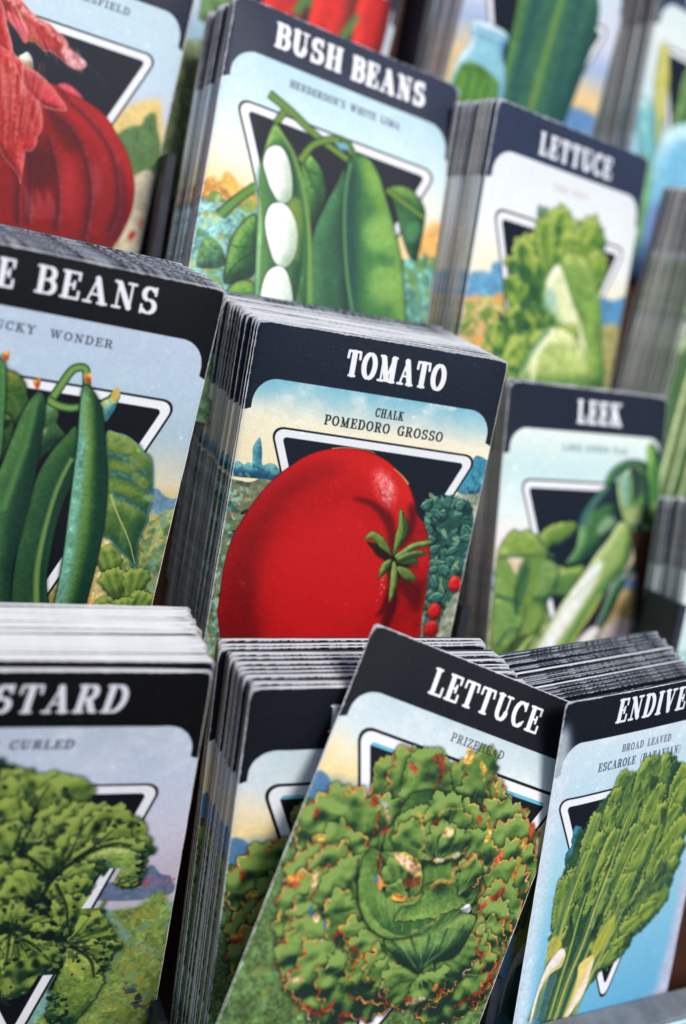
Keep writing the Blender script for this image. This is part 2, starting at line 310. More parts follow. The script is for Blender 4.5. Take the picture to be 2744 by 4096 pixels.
# ------------------------------------------------------------------ the printed pictures
def Q(t):
    v = [float(x) for x in t.split()]; return list(zip(v[::2], v[1::2]))
ARTS = {
 'tomato': [
  ('sky',[[(17,(140,196,214)),(24,(200,220,216)),(30,(242,236,212)),(46,(240,228,190))]],{'cl': .8}),
  ('shape',[Q("-3 52 86 52 86 140 -3 140"),(112,128,92)],{'nz': .25,'sm': 0}),
  ('dabs',[Q("-1 53 84 53 84 134 -1 134"),140,3,[(90,150,130),(120,140,80),(60,100,80),(150,150,90)]],{'seed': 31,'al': .55}),
  ('shape',[Q("-1.9 53.3 5.9 51.5 15.2 49.8 22.1 89.4 4.6 109.7 -.8 110.3 -1.7 71"),(128,140,108)],{'nz': .2}),
  ('shape',[Q("74.5 45.7 82.1 43.5 86.2 41.9 87.1 66.5 86.2 104.1 73 105.6 69.1 68.8"),(150,160,140)],{'nz': .2}),
  ('shape',[Q("-.4 47.9 .8 45.3 3 46.1 4.2 45.1 5.5 45.1 4.9 40.7 5.6 37.8 6.7 36.8 7.9 40.6 8.8 45.2 10.8 44.4 12.9 44.6 15.1 47.1 15.2 49.8 11.1 49.7 7 50 -0 50.3"),(70,140,160)],{'sh': (35,90,120),'hi': (120,180,185),'w': 4,'st': .4,'nz': .15}),
  ('dabs',[Q("-.2 47.2 14.4 45.1 15 48.8 .3 50.2"),26,1.6,[(50,110,140),(100,160,160),(40,90,110),(130,170,130)]],{'asp': 1.2,'al': .6}),
  ('shape',[Q("78 33.1 79.6 32.1 82.7 33.1 83.9 35 84 43.6 75.1 45.2 75.7 41.2"),(70,145,170)],{'sh': (40,90,120),'w': 4,'st': .4,'nz': .15}),
  ('dabs',[Q("77.1 33.9 83.8 34.4 83.4 43 75.8 44.8"),22,1.8,[(40,100,140),(100,165,175),(50,120,120)]],{'seed': 2,'al': .6}),
  ('dabs',[Q("1 52.2 8 51.9 7.1 58.6 1.2 63.6"),30,1.4,[(90,120,100),(200,170,130),(220,130,110),(60,90,80),(170,190,170)]],{'seed': 3,'al': .7}),
  ('emblem',[13.5,75,35.2,44,111],{}),
  ('dabs',[Q(".3 52 2.7 56.5 4.2 67.4 3.8 79.5 3.7 91.6 5 107.4 .9 107.9 .5 88.4 .3 70.7"),130,1.7,[(90,150,130),(130,180,160),(60,110,95),(160,200,175),(110,130,80)]],{'seed': 4}),
  ('dabs',[Q("7.1 58.6 8.8 56.3 5.1 66.6 3.5 77.4 4 95.2 3 95.3 2.3 76.8 3.7 64.7"),60,1.1,[(30,36,30),(50,60,40)]],{'seed': 5,'al': .8}),
  ('shape',[Q("65.8 49 69.7 47.1 74.8 47.1 79.4 47.9 82.2 52.5 83.4 59.7 82.8 67.1 82 77.5 78.8 86.9 77.3 97.6 73.7 98 71.4 83.3 69.1 68.8 66.6 58.3"),(50,100,92)],{'nz': .3}),
  ('dabs',[Q("65.6 48.4 74.7 46.4 81.2 49.8 84.2 63.2 82 77.5 78.4 88.4 74.1 96.4 67.3 61.8"),150,2.6,[(26,62,62),(40,90,80),(70,130,110),(20,44,50)]],{'seed': 21,'al': .8}),
  ('dabs',[Q("65.6 48.4 74.7 46.4 81.2 49.8 84.2 63.2 82 77.5 78.4 88.4 74.1 96.4 67.3 61.8"),110,1.5,[(120,170,140),(90,150,130),(140,180,130),(60,110,80)]],{'seed': 22,'al': .8,'asp': 2.2}),
  ('leaf',[(78.8,55.7),(83.3,58.9),2.5533334824913547,(58,120,104),(128,178,146),(22,56,58)],{'rf': (.3,1.4),'seed': 0,'wide': .45,'drop': .4,'dark': (10,34,36)}),
  ('leaf',[(79.2,56.5),(81.5,61.1),3.226440772990314,(58,120,104),(128,178,146),(22,56,58)],{'rf': (.3,1.4),'seed': 1,'wide': .45,'drop': .4,'dark': (10,34,36)}),
  ('leaf',[(73.6,65.6),(76.7,70.6),2.561218122193061,(58,120,104),(128,178,146),(22,56,58)],{'rf': (.3,1.4),'seed': 2,'wide': .45,'drop': .4,'dark': (10,34,36)}),
  ('leaf',[(67.1,57.6),(67.5,61.9),4.023715740740931,(58,120,104),(128,178,146),(22,56,58)],{'rf': (.3,1.4),'seed': 3,'wide': .45,'drop': .4,'dark': (10,34,36)}),
  ('leaf',[(69.2,63.2),(70.2,69.2),2.5135596252639933,(58,120,104),(128,178,146),(22,56,58)],{'rf': (.3,1.4),'seed': 4,'wide': .45,'drop': .4,'dark': (10,34,36)}),
  ('leaf',[(73.1,72.5),(70.2,69.3),3.64434102889075,(58,120,104),(128,178,146),(22,56,58)],{'rf': (.3,1.4),'seed': 5,'wide': .45,'drop': .4,'dark': (10,34,36)}),
  ('leaf',[(75.2,67.2),(78.6,63.9),2.6558483622378835,(58,120,104),(128,178,146),(22,56,58)],{'rf': (.3,1.4),'seed': 6,'wide': .45,'drop': .4,'dark': (10,34,36)}),
  ('leaf',[(78.9,49.1),(75.2,49.9),4.10287978461804,(58,120,104),(128,178,146),(22,56,58)],{'rf': (.3,1.4),'seed': 7,'wide': .45,'drop': .4,'dark': (10,34,36)}),
  ('leaf',[(76.1,70.4),(78.4,67.3),3.042054129683012,(58,120,104),(128,178,146),(22,56,58)],{'rf': (.3,1.4),'seed': 8,'wide': .45,'drop': .4,'dark': (10,34,36)}),
  ('leaf',[(72.9,83.2),(72.5,79.7),3.6423262638212437,(58,120,104),(128,178,146),(22,56,58)],{'rf': (.3,1.4),'seed': 9,'wide': .45,'drop': .4,'dark': (10,34,36)}),
  ('leaf',[(77.8,75.3),(79.6,71.1),2.755766679017427,(58,120,104),(128,178,146),(22,56,58)],{'rf': (.3,1.4),'seed': 10,'wide': .45,'drop': .4,'dark': (10,34,36)}),
  ('leaf',[(73.1,53.4),(69.7,53.6),4.025797134206441,(58,120,104),(128,178,146),(22,56,58)],{'rf': (.3,1.4),'seed': 11,'wide': .45,'drop': .4,'dark': (10,34,36)}),
  ('leaf',[(75.8,67.5),(77.3,71.3),2.4214491198381185,(58,120,104),(128,178,146),(22,56,58)],{'rf': (.3,1.4),'seed': 12,'wide': .45,'drop': .4,'dark': (10,34,36)}),
  ('leaf',[(70.7,61.5),(67.3,64),3.901769172174577,(58,120,104),(128,178,146),(22,56,58)],{'rf': (.3,1.4),'seed': 13,'wide': .45,'drop': .4,'dark': (10,34,36)}),
  ('leaf',[(73.2,83.7),(70.7,86.4),3.5937085638478097,(58,120,104),(128,178,146),(22,56,58)],{'rf': (.3,1.4),'seed': 14,'wide': .45,'drop': .4,'dark': (10,34,36)}),
  ('leaf',[(73.9,87.1),(73.4,83),2.423791727673651,(58,120,104),(128,178,146),(22,56,58)],{'rf': (.3,1.4),'seed': 15,'wide': .45,'drop': .4,'dark': (10,34,36)}),
  ('leaf',[(73.5,78.4),(76.5,82.1),2.817094661669948,(58,120,104),(128,178,146),(22,56,58)],{'rf': (.3,1.4),'seed': 16,'wide': .45,'drop': .4,'dark': (10,34,36)}),
  ('leaf',[(73,63.9),(69.2,66.9),2.919739737289542,(58,120,104),(128,178,146),(22,56,58)],{'rf': (.3,1.4),'seed': 17,'wide': .45,'drop': .4,'dark': (10,34,36)}),
  ('leaf',[(66.9,52),(71.1,54.4),3.048295003746312,(58,120,104),(128,178,146),(22,56,58)],{'rf': (.3,1.4),'seed': 18,'wide': .45,'drop': .4,'dark': (10,34,36)}),
  ('leaf',[(74.8,80.1),(72,74.4),2.5133530254768113,(58,120,104),(128,178,146),(22,56,58)],{'rf': (.3,1.4),'seed': 19,'wide': .45,'drop': .4,'dark': (10,34,36)}),
  ('leaf',[(67.1,48.8),(64.1,52.4),3.7387534882049245,(58,120,104),(128,178,146),(22,56,58)],{'rf': (.3,1.4),'seed': 20,'wide': .45,'drop': .4,'dark': (10,34,36)}),
  ('leaf',[(78.6,60.8),(84.2,60.1),2.7781474970966484,(58,120,104),(128,178,146),(22,56,58)],{'rf': (.3,1.4),'seed': 21,'wide': .45,'drop': .4,'dark': (10,34,36)}),
  ('leaf',[(72.3,83.2),(77.3,81.3),4.182827771228471,(58,120,104),(128,178,146),(22,56,58)],{'rf': (.3,1.4),'seed': 22,'wide': .45,'drop': .4,'dark': (10,34,36)}),
  ('leaf',[(71.2,71.1),(75.4,69.7),2.550038644379579,(58,120,104),(128,178,146),(22,56,58)],{'rf': (.3,1.4),'seed': 23,'wide': .45,'drop': .4,'dark': (10,34,36)}),
  ('leaf',[(74.1,71.8),(70.6,72.9),2.619639633560388,(58,120,104),(128,178,146),(22,56,58)],{'rf': (.3,1.4),'seed': 24,'wide': .45,'drop': .4,'dark': (10,34,36)}),
  ('leaf',[(73.6,70.8),(77.5,73.6),3.7059435916153385,(58,120,104),(128,178,146),(22,56,58)],{'rf': (.3,1.4),'seed': 25,'wide': .45,'drop': .4,'dark': (10,34,36)}),
  ('shape',[Q("83.1 76.3 82.8 78.4 81.3 79.5 79.5 78.9 78.3 76.9 78.6 74.7 80.1 73.6 81.9 74.3"),(190,34,36)],{'sh': (120,14,22),'hi': (220,80,66),'w': 2,'drop': .3,'soft': .15,'nz': .2}),
  ('shape',[Q("77.9 86.6 77.6 88.9 76.1 89.9 74.2 89.3 73 87.2 73.3 84.9 74.8 83.8 76.7 84.5"),(190,34,36)],{'sh': (120,14,22),'hi': (220,80,66),'w': 2,'drop': .3,'soft': .15,'nz': .2}),
  ('shape',[Q("78 92.9 77.7 95.2 76.1 96.3 74.2 95.7 73 93.5 73.3 91.3 74.9 90.2 76.8 90.8"),(190,34,36)],{'sh': (120,14,22),'hi': (220,80,66),'w': 2,'drop': .3,'soft': .15,'nz': .2}),
  ('shape',[Q("3.2 98.9 2.4 91.8 2.1 79.7 3.3 70.3 5.8 63 8.8 56.3 13.1 49.4 17.1 44.9 21.8 40.6 26.8 37.8 33.4 36 41 35.7 48.4 37.7 53.3 40.9 57.7 44.8 60.7 49.8 62 53.9 65.4 57 67.8 61.7 69.8 68.7 70.5 76 71.2 83.3 71.3 89.3 72.1 98.2 70.8 109.7 61.3 121.4 44.1 127.8 24.3 126.1 9.9 116.4"),(192,24,30)],{'sh': (110,8,16),'hi': (214,38,38),'w': 18,'L': (.45,-.7),'nz': .02,'st': .22,'out': (90,10,16),'ow': .25,'k': 1.1}),
  ('shape',[Q("27.7 42.5 18.9 47.2 12.1 55.8 7.4 68.4 6.3 84.1 8.5 105.6 11.2 111.1 17.1 104.6 13.3 86.8 14.1 71 18.8 58.4 27.3 48.1 36.2 43.3 34.4 41.5"),(120,10,18)],{'al': .5,'soft': 3.2,'nz': .04}),
  ('shape',[Q("26 63.8 38.4 55 48 60.8 54.3 74.4 53.7 89.9 42.6 100.1 26.8 99.7 18.8 86.2 19.2 72.5"),(214,34,36)],{'al': .5,'soft': 4,'nz': .02}),
  ('shape',[Q("10.8 80 9.5 90.9 11.6 105.2 17.6 107.5 19.2 100.6 14.6 90.3"),(60,10,16)],{'al': .2,'soft': 2.8,'nz': .1}),
  ('shape',[Q("59.6 47.1 62.1 53.8 65.2 57 67.8 61.7 69.8 68.7 70.5 76 71.2 83.3 71.3 89.3 72.1 98.2 66.4 98.8 60.7 95.7 57.4 90.2 59.7 81.8 58.9 72.4 61.2 65.5 61.2 56.8"),(160,18,26)],{'soft': .5,'al': .85,'nz': .08}),
  ('shape',[Q("39.9 52.1 44 51.4 50 53 54.6 56.3 56.8 61.8 58 69.6 55.9 69.8 54.1 62.8 50.9 57.5 46 53.9"),(96,12,18)],{'soft': .7,'al': .8}),
  ('shape',[Q("59 51.4 61.4 52.5 62.6 57.4 61.6 64 58.6 67.3 58.8 60.8 60 56.3"),(84,10,18)],{'soft': .8,'al': .85}),
  ('shape',[Q("59.6 72.3 65.9 78.1 69.9 76.1 69.9 83.5 68.7 88.1 63.9 82.7 60.2 78.8"),(90,10,18)],{'soft': 1.1,'al': .8}),
  ('shape',[Q("59.9 77.3 62.1 84.4 61.4 90.4 59.1 98.9 55.7 100.1 57.8 92.4 58.5 84.9"),(70,10,16)],{'soft': .8,'al': .75}),
  ('shape',[Q("57.3 69.7 55.7 72.8 57.4 79.1 56.8 87.3 55.4 91.2 57.9 89.4 59.3 83.3 59.6 77.4"),(80,12,18)],{'soft': .5,'al': .85}),
  ('shape',[Q("64.1 65.8 68.3 64.6 69.5 68.8 68.7 74 66.7 71.3"),(200,30,34)],{'soft': .8,'al': .6}),
  ('line',[Q("61.9 76.4 66.9 79.4 69.6 83.5"),.7,.2,(60,8,14)],{'al': .6,'soft': .15}),
  ('line',[Q("60.5 80.2 61.1 89 58.9 98.2"),.8,.2,(50,8,14)],{'al': .6,'soft': .15}),
  ('shape',[Q("45.6 41.3 49.3 41.8 52.8 44.8 54.4 49.9 52.8 54.1 48.9 50.7 45.9 45.5"),(236,120,120)],{'soft': 1.4,'al': .75,'nz': .3}),
  ('dabs',[Q("47.3 42.8 49.9 43.1 52.6 45.9 53.4 50.1 52.1 52.7 49.3 49.2"),220,.36,[(250,205,200),(255,225,215),(240,160,150)]],{'seed': 9,'asp': 1.1,'al': .8}),
  ('dabs',[Q("54 73 56 74.9 56.6 80.7 55.3 85.3 54.5 84.6 54.9 79.4"),40,.5,[(240,140,140),(225,100,105)]],{'seed': 10,'al': .7}),
  ('line',[Q("30.1 36.7 34.7 35.8 41 35.5 44.6 36.2"),.35,.25,(240,170,110)],{'al': .8}),
  ('line',[Q("51.8 40.3 55.1 42.4 57.7 44.8"),.3,.6,(246,196,120)],{'al': .9,'soft': .1}),
  ('line',[Q("65.2 57 67.8 61.7 69.8 68.7"),.3,.3,(90,10,20)],{'al': .8}),
  ('shape',[Q("49.2 66.7 51.5 66.1 55.3 68.8 57.6 69.6 61.5 66.9 63.2 71.8 66.9 72.1 62 73.4 60.2 78.8 58.4 80.5 56.1 72.7 51.6 70"),(22,26,22)],{'soft': .3,'al': .85}),
  ('shape',[Q("57.3 69.7 56.7 63.2 56.9 58.9 56.4 53.2 59.5 56.4 60.9 60.5 59.1 65.8"),(112,142,66)],{'sh': (40,74,40),'hi': (160,180,100),'w': 2,'L': (-.6,-.6),'out': (26,40,26),'ow': .14,'nz': .12,'k': 1.3}),
  ('shape',[Q("57.5 54.5 59.5 56.5 60.9 60.5 59.1 65.5 59 60"),(50,92,56)],{'sh': (24,50,34),'hi': (80,120,70),'w': 2,'L': (-.6,-.6),'out': (26,40,26),'ow': .14,'nz': .12,'k': 1.3}),
  ('shape',[Q("57.1 69.7 54.7 65.6 52 63.1 48.3 62.2 46.5 65.5 49.5 65 52.5 67.4 54.9 68.5"),(112,142,66)],{'sh': (40,74,40),'hi': (160,180,100),'w': 2,'L': (-.6,-.6),'out': (26,40,26),'ow': .14,'nz': .12,'k': 1.3}),
  ('shape',[Q("57.7 69.7 60.6 66.3 63.7 63.9 69.1 62.4 68.9 64.3 63.9 66.5 60.6 69.8"),(120,160,96)],{'sh': (40,74,40),'hi': (160,180,100),'w': 2,'L': (-.6,-.6),'out': (26,40,26),'ow': .14,'nz': .12,'k': 1.3}),
  ('shape',[Q("58.7 71.1 61.2 69.5 64.3 68.2 66.4 71 63.2 71.8 60.3 71.8"),(70,110,70)],{'sh': (40,74,40),'hi': (160,180,100),'w': 2,'L': (-.6,-.6),'out': (26,40,26),'ow': .14,'nz': .12,'k': 1.3}),
  ('shape',[Q("59.1 73.1 63.5 73.2 67.1 76.8 62.8 77.1"),(100,130,66)],{'sh': (40,74,40),'hi': (160,180,100),'w': 2,'L': (-.6,-.6),'out': (26,40,26),'ow': .14,'nz': .12,'k': 1.3}),
  ('shape',[Q("57.6 71.1 57.8 77.6 59.1 85.9 60.6 80.2 59.6 73.7"),(140,160,84)],{'sh': (40,74,40),'hi': (160,180,100),'w': 2,'L': (-.6,-.6),'out': (26,40,26),'ow': .14,'nz': .12,'k': 1.3}),
  ('shape',[Q("58.5 70.2 62.3 67.4 66.4 66.4 68.8 67.4 64.2 69.5 60.2 71.3"),(60,100,60)],{'sh': (40,74,40),'hi': (160,180,100),'w': 2,'L': (-.6,-.6),'out': (26,40,26),'ow': .14,'nz': .12,'k': 1.3}),
  ('shape',[Q("56.7 70.5 54 73 53.9 78.1 55.4 76.5 57.1 73.3"),(90,120,60)],{'sh': (40,74,40),'hi': (160,180,100),'w': 2,'L': (-.6,-.6),'out': (26,40,26),'ow': .14,'nz': .12,'k': 1.3}),
  ('shape',[Q("47.6 66 50.5 66.1 53 68.2 51.3 68.4 49.4 67.8"),(50,30,26)],{'sh': (30,14,14),'hi': (60,40,30),'w': 2,'L': (-.6,-.6),'out': (26,40,26),'ow': .14,'nz': .12,'k': 1.3}),
  ('text',['TOMATO',29.8,62.9,4.3,12.9,(238,238,242)],{}),
  ('text',['CHALK',42.1,51.6,21.4,24.4,(40,44,50)],{'wt': .75}),
  ('text',['POMEDORO GROSSO',26,65.9,26,29.3,(36,40,46)],{'wt': .85}),
  ('band',[17.2,28.6,(28,40,58)],{}),
 ],
 'lettuce': [
  ('sky',[[(17,(196,212,218)),(28,(214,224,228)),(36,(238,226,196)),(44,(236,214,160)),(50,(120,160,180))]],{'cl': .5}),
  ('shape',[Q("-.2 47.3 .8 44.3 4 45.4 6.2 48.5 5.2 53 5 57.8 4.2 62.8 -.4 64.1"),(92,136,172)],{'soft': .3,'nz': .1}),
  ('shape',[Q(".4 60.7 8.1 59.5 11.8 68 .8 72.1 -2.3 67.7"),(120,160,150)],{'nz': .3,'soft': .4}),
  ('shape',[Q("-2 52 15 54 60 50 90 50 90 140 -5 140"),(96,128,74)],{'nz': .35,'sm': 0}),
  ('dabs',[Q("-1 55 83 55 83 134 0 134"),240,3.2,[(110,140,60),(76,112,54),(140,150,80),(150,130,70),(60,96,56),(170,160,90),(120,150,120)]],{'seed': 3,'al': .55}),
  ('emblem',[11.5,76.5,31.6,44.8,108.5],{'bw': 2.9,'lw': .9,'skyline': (110,190,212),'fill': (18,22,32)}),
  ('leaf',[(43.3,70.2),(18.7,34.5),16,(88,126,60),(136,166,88),(20,54,40)],{'rim': [(226,170,84),(164,44,34),(214,120,50),(200,150,70),(226,180,150),(226,170,84),(164,44,34)],'rf': (.8,2.4),'seed': 1,'rimw': .8,'rimn': 2.5,'vein': (132,164,90),'vn': 4,'lump': .5,'fold': .35,'drop': .75,'wide': .54,'dark': (10,24,18)}),
  ('leaf',[(44.4,69.9),(24.1,30.1),14,(88,126,60),(136,166,88),(20,54,40)],{'rim': [(226,170,84),(164,44,34),(214,120,50),(200,150,70),(226,180,150),(226,170,84),(164,44,34)],'rf': (1.9,3.9),'seed': 2,'rimw': .8,'rimn': 2.5,'vein': (132,164,90),'vn': 4,'lump': .5,'fold': .35,'drop': .75,'wide': .54,'dark': (10,24,18)}),
  ('leaf',[(56.1,55.7),(45.7,27.1),20,(88,126,60),(136,166,88),(20,54,40)],{'rim': [(226,170,84),(164,44,34),(214,120,50),(200,150,70),(226,180,150),(226,170,84),(164,44,34)],'rf': (1.1,3),'seed': 4,'rimw': .8,'rimn': 2.5,'vein': (132,164,90),'vn': 4,'lump': .5,'fold': .35,'drop': .75,'wide': .54,'dark': (10,24,18)}),
  ('leaf',[(56.1,55.7),(54.5,30.5),19,(88,126,60),(136,166,88),(20,54,40)],{'rim': [(226,170,84),(164,44,34),(214,120,50),(200,150,70),(226,180,150),(226,170,84),(164,44,34)],'rf': (1.9,3.9),'seed': 5,'rimw': .8,'rimn': 2.5,'vein': (132,164,90),'vn': 4,'lump': .5,'fold': .35,'drop': .75,'wide': .54,'dark': (10,24,18)}),
  ('leaf',[(50.3,57.3),(49.9,21.9),11,(88,126,60),(136,166,88),(20,54,40)],{'rim': [(226,170,84),(164,44,34),(214,120,50),(200,150,70),(226,180,150),(226,170,84),(164,44,34)],'rf': (1.9,3.9),'seed': 41,'rimw': .8,'rimn': .8,'vein': (132,164,90),'vn': 4,'lump': .5,'fold': .35,'drop': .75,'wide': .54,'dark': (10,24,18)}),
  ('leaf',[(63.5,64.8),(63.9,35),21,(88,126,60),(136,166,88),(20,54,40)],{'rim': [(226,170,84),(164,44,34),(214,120,50),(200,150,70),(226,180,150),(226,170,84),(164,44,34)],'rf': (1.9,3.9),'seed': 6,'rimw': .8,'rimn': 2.5,'vein': (132,164,90),'vn': 4,'lump': .5,'fold': .35,'drop': .75,'wide': .75,'dark': (10,24,18)}),
  ('leaf',[(64,64.7),(73,38.6),19,(88,126,60),(136,166,88),(20,54,40)],{'rim': [(226,170,84),(164,44,34),(214,120,50),(200,150,70),(226,180,150),(226,170,84),(164,44,34)],'rf': (1.9,3.9),'seed': 7,'rimw': .8,'rimn': 2.5,'vein': (132,164,90),'vn': 4,'lump': .5,'fold': .35,'drop': .75,'wide': .54,'dark': (10,24,18)}),
  ('leaf',[(65.7,69.8),(77.9,46.2),20,(88,126,60),(136,166,88),(20,54,40)],{'rim': [(226,170,84),(164,44,34),(214,120,50),(200,150,70),(226,180,150),(226,170,84),(164,44,34)],'rf': (1.9,3.9),'seed': 8,'rimw': .8,'rimn': 2.5,'vein': (132,164,90),'vn': 4,'lump': .5,'fold': .35,'drop': .75,'wide': .54,'dark': (10,24,18)}),
  ('leaf',[(65.7,69.8),(78.2,53),19,(88,126,60),(136,166,88),(20,54,40)],{'rim': [(226,170,84),(164,44,34),(214,120,50),(200,150,70),(226,180,150),(226,170,84),(164,44,34)],'rf': (1.9,3.9),'seed': 9,'rimw': .8,'rimn': 2.5,'vein': (132,164,90),'vn': 4,'lump': .5,'fold': .35,'drop': .75,'wide': .54,'dark': (10,24,18)}),
  ('leaf',[(68,74.8),(79,60.7),20,(88,126,60),(136,166,88),(20,54,40)],{'rim': [(226,170,84),(164,44,34),(214,120,50),(200,150,70),(226,180,150),(226,170,84),(164,44,34)],'rf': (1.9,3.9),'seed': 10,'rimw': .8,'rimn': 2.5,'vein': (132,164,90),'vn': 4,'lump': .5,'fold': .35,'drop': .75,'wide': .54,'dark': (10,24,18)}),
  ('leaf',[(68.5,77.4),(79.6,67.9),21,(88,126,60),(136,166,88),(20,54,40)],{'rim': [(226,170,84),(164,44,34),(214,120,50),(200,150,70),(226,180,150),(226,170,84),(164,44,34)],'rf': (1.9,3.9),'seed': 11,'rimw': .8,'rimn': 2.5,'vein': (132,164,90),'vn': 4,'lump': .5,'fold': .35,'drop': .75,'wide': .54,'dark': (10,24,18)}),
  ('leaf',[(65.4,83.7),(81.2,75.9),22,(88,126,60),(136,166,88),(20,54,40)],{'rim': [(226,170,84),(164,44,34),(214,120,50),(200,150,70),(226,180,150),(226,170,84),(164,44,34)],'rf': (1.9,3.9),'seed': 12,'rimw': .8,'rimn': 2.5,'vein': (132,164,90),'vn': 4,'lump': .5,'fold': .35,'drop': .75,'wide': .54,'dark': (10,24,18)}),
  ('leaf',[(63.6,86.9),(81.5,82.6),22,(88,126,60),(136,166,88),(20,54,40)],{'rim': [(226,170,84),(164,44,34),(214,120,50),(200,150,70),(226,180,150),(226,170,84),(164,44,34)],'rf': (1.9,3.9),'seed': 13,'rimw': .8,'rimn': 2.5,'vein': (132,164,90),'vn': 4,'lump': .5,'fold': .35,'drop': .75,'wide': .54,'dark': (10,24,18)}),
  ('leaf',[(60.7,87.6),(80.8,88.4),24,(88,126,60),(136,166,88),(20,54,40)],{'rim': [(226,170,84),(164,44,34),(214,120,50),(200,150,70),(226,180,150),(226,170,84),(164,44,34)],'rf': (1.9,3.9),'seed': 14,'rimw': .8,'rimn': 2.5,'vein': (132,164,90),'vn': 4,'lump': .5,'fold': .35,'drop': .75,'wide': .54,'dark': (10,24,18)}),
  ('leaf',[(60.7,87.6),(75.4,98.6),25,(88,126,60),(136,166,88),(20,54,40)],{'rim': [(226,170,84),(164,44,34),(214,120,50),(200,150,70),(226,180,150),(226,170,84),(164,44,34)],'rf': (1.9,3.9),'seed': 15,'rimw': .8,'rimn': 2.5,'vein': (132,164,90),'vn': 4,'lump': .5,'fold': .35,'drop': .75,'wide': .54,'dark': (10,24,18)}),
  ('leaf',[(44.9,65.4),(30.2,28.2),18,(88,126,60),(136,166,88),(20,54,40)],{'rim': [(226,170,84),(164,44,34),(214,120,50),(200,150,70),(226,180,150),(226,170,84),(164,44,34)],'rf': (.7,2),'seed': 3,'rimw': .8,'rimn': .4,'vein': (132,164,90),'vn': 4,'lump': .5,'fold': .35,'drop': .75,'wide': .54,'dark': (10,24,18)}),
  ('leaf',[(30,68.3),(19,46.2),19,(88,126,60),(136,166,88),(20,54,40)],{'rim': [(226,170,84),(164,44,34),(214,120,50),(200,150,70),(226,180,150),(226,170,84),(164,44,34)],'rf': (1.9,3.9),'seed': 16,'rimw': .8,'rimn': 2.5,'vein': (132,164,90),'vn': 4,'lump': .5,'fold': .35,'drop': .75,'wide': .54,'dark': (10,24,18)}),
  ('leaf',[(27.3,69.1),(3,52.1),26,(88,126,60),(136,166,88),(20,54,40)],{'rim': [(226,170,84),(164,44,34),(214,120,50),(200,150,70),(226,180,150),(226,170,84),(164,44,34)],'rf': (1.9,3.9),'seed': 17,'rimw': .8,'rimn': 2.5,'vein': (132,164,90),'vn': 4,'lump': .5,'fold': .35,'drop': .75,'wide': .54,'dark': (10,24,18)}),
  ('leaf',[(27.5,72.2),(7.9,61.7),21,(88,126,60),(136,166,88),(20,54,40)],{'rim': [(226,170,84),(164,44,34),(214,120,50),(200,150,70),(226,180,150),(226,170,84),(164,44,34)],'rf': (1.9,3.9),'seed': 18,'rimw': .8,'rimn': 2.5,'vein': (132,164,90),'vn': 4,'lump': .5,'fold': .35,'drop': .75,'wide': .54,'dark': (10,24,18)}),
  ('leaf',[(27.5,72.2),(3.2,75.1),24,(88,126,60),(136,166,88),(20,54,40)],{'rim': [(226,170,84),(164,44,34),(214,120,50),(200,150,70),(226,180,150),(226,170,84),(164,44,34)],'rf': (1.9,3.9),'seed': 19,'rimw': .8,'rimn': 2.5,'vein': (132,164,90),'vn': 4,'lump': .5,'fold': .35,'drop': .75,'wide': .54,'dark': (10,24,18)}),
  ('leaf',[(28.3,74.1),(8.1,69),19,(88,126,60),(136,166,88),(20,54,40)],{'rim': [(226,170,84),(164,44,34),(214,120,50),(200,150,70),(226,180,150),(226,170,84),(164,44,34)],'rf': (1.9,3.9),'seed': 20,'rimw': .8,'rimn': 2.5,'vein': (132,164,90),'vn': 4,'lump': .5,'fold': .35,'drop': .75,'wide': .54,'dark': (10,24,18)}),
  ('leaf',[(27.7,77),(11.8,77.5),19,(88,126,60),(136,166,88),(20,54,40)],{'rim': [(226,170,84),(164,44,34),(214,120,50),(200,150,70),(226,180,150),(226,170,84),(164,44,34)],'rf': (1.9,3.9),'seed': 21,'rimw': .8,'rimn': 2.5,'vein': (132,164,90),'vn': 4,'lump': .5,'fold': .35,'drop': .75,'wide': .54,'dark': (10,24,18)}),
  ('leaf',[(33.2,78.2),(14.2,84.2),20,(88,126,60),(136,166,88),(20,54,40)],{'rim': [(226,170,84),(164,44,34),(214,120,50),(200,150,70),(226,180,150),(226,170,84),(164,44,34)],'rf': (1.9,3.9),'seed': 22,'rimw': .8,'rimn': 2.5,'vein': (132,164,90),'vn': 4,'lump': .5,'fold': .35,'drop': .75,'wide': .54,'dark': (10,24,18)}),
  ('leaf',[(31.5,78.7),(4.4,85.7),26,(88,126,60),(136,166,88),(20,54,40)],{'rim': [(226,170,84),(164,44,34),(214,120,50),(200,150,70),(226,180,150),(226,170,84),(164,44,34)],'rf': (1.9,3.9),'seed': 23,'rimw': .8,'rimn': 2.5,'vein': (132,164,90),'vn': 4,'lump': .5,'fold': .35,'drop': .75,'wide': .54,'dark': (10,24,18)}),
  ('leaf',[(33.7,83.5),(10.1,93.6),28,(88,126,60),(136,166,88),(20,54,40)],{'rim': [(226,170,84),(164,44,34),(214,120,50),(200,150,70),(226,180,150),(226,170,84),(164,44,34)],'rf': (1.9,3.9),'seed': 24,'rimw': .8,'rimn': 2.5,'vein': (132,164,90),'vn': 4,'lump': .5,'fold': .35,'drop': .75,'wide': .54,'dark': (10,24,18)}),
  ('leaf',[(33.7,83.5),(14.7,104),30,(88,126,60),(136,166,88),(20,54,40)],{'rim': [(226,170,84),(164,44,34),(214,120,50),(200,150,70),(226,180,150),(226,170,84),(164,44,34)],'rf': (1.9,3.9),'seed': 25,'rimw': .8,'rimn': 2.5,'vein': (132,164,90),'vn': 4,'lump': .5,'fold': .35,'drop': .75,'wide': .54,'dark': (10,24,18)}),
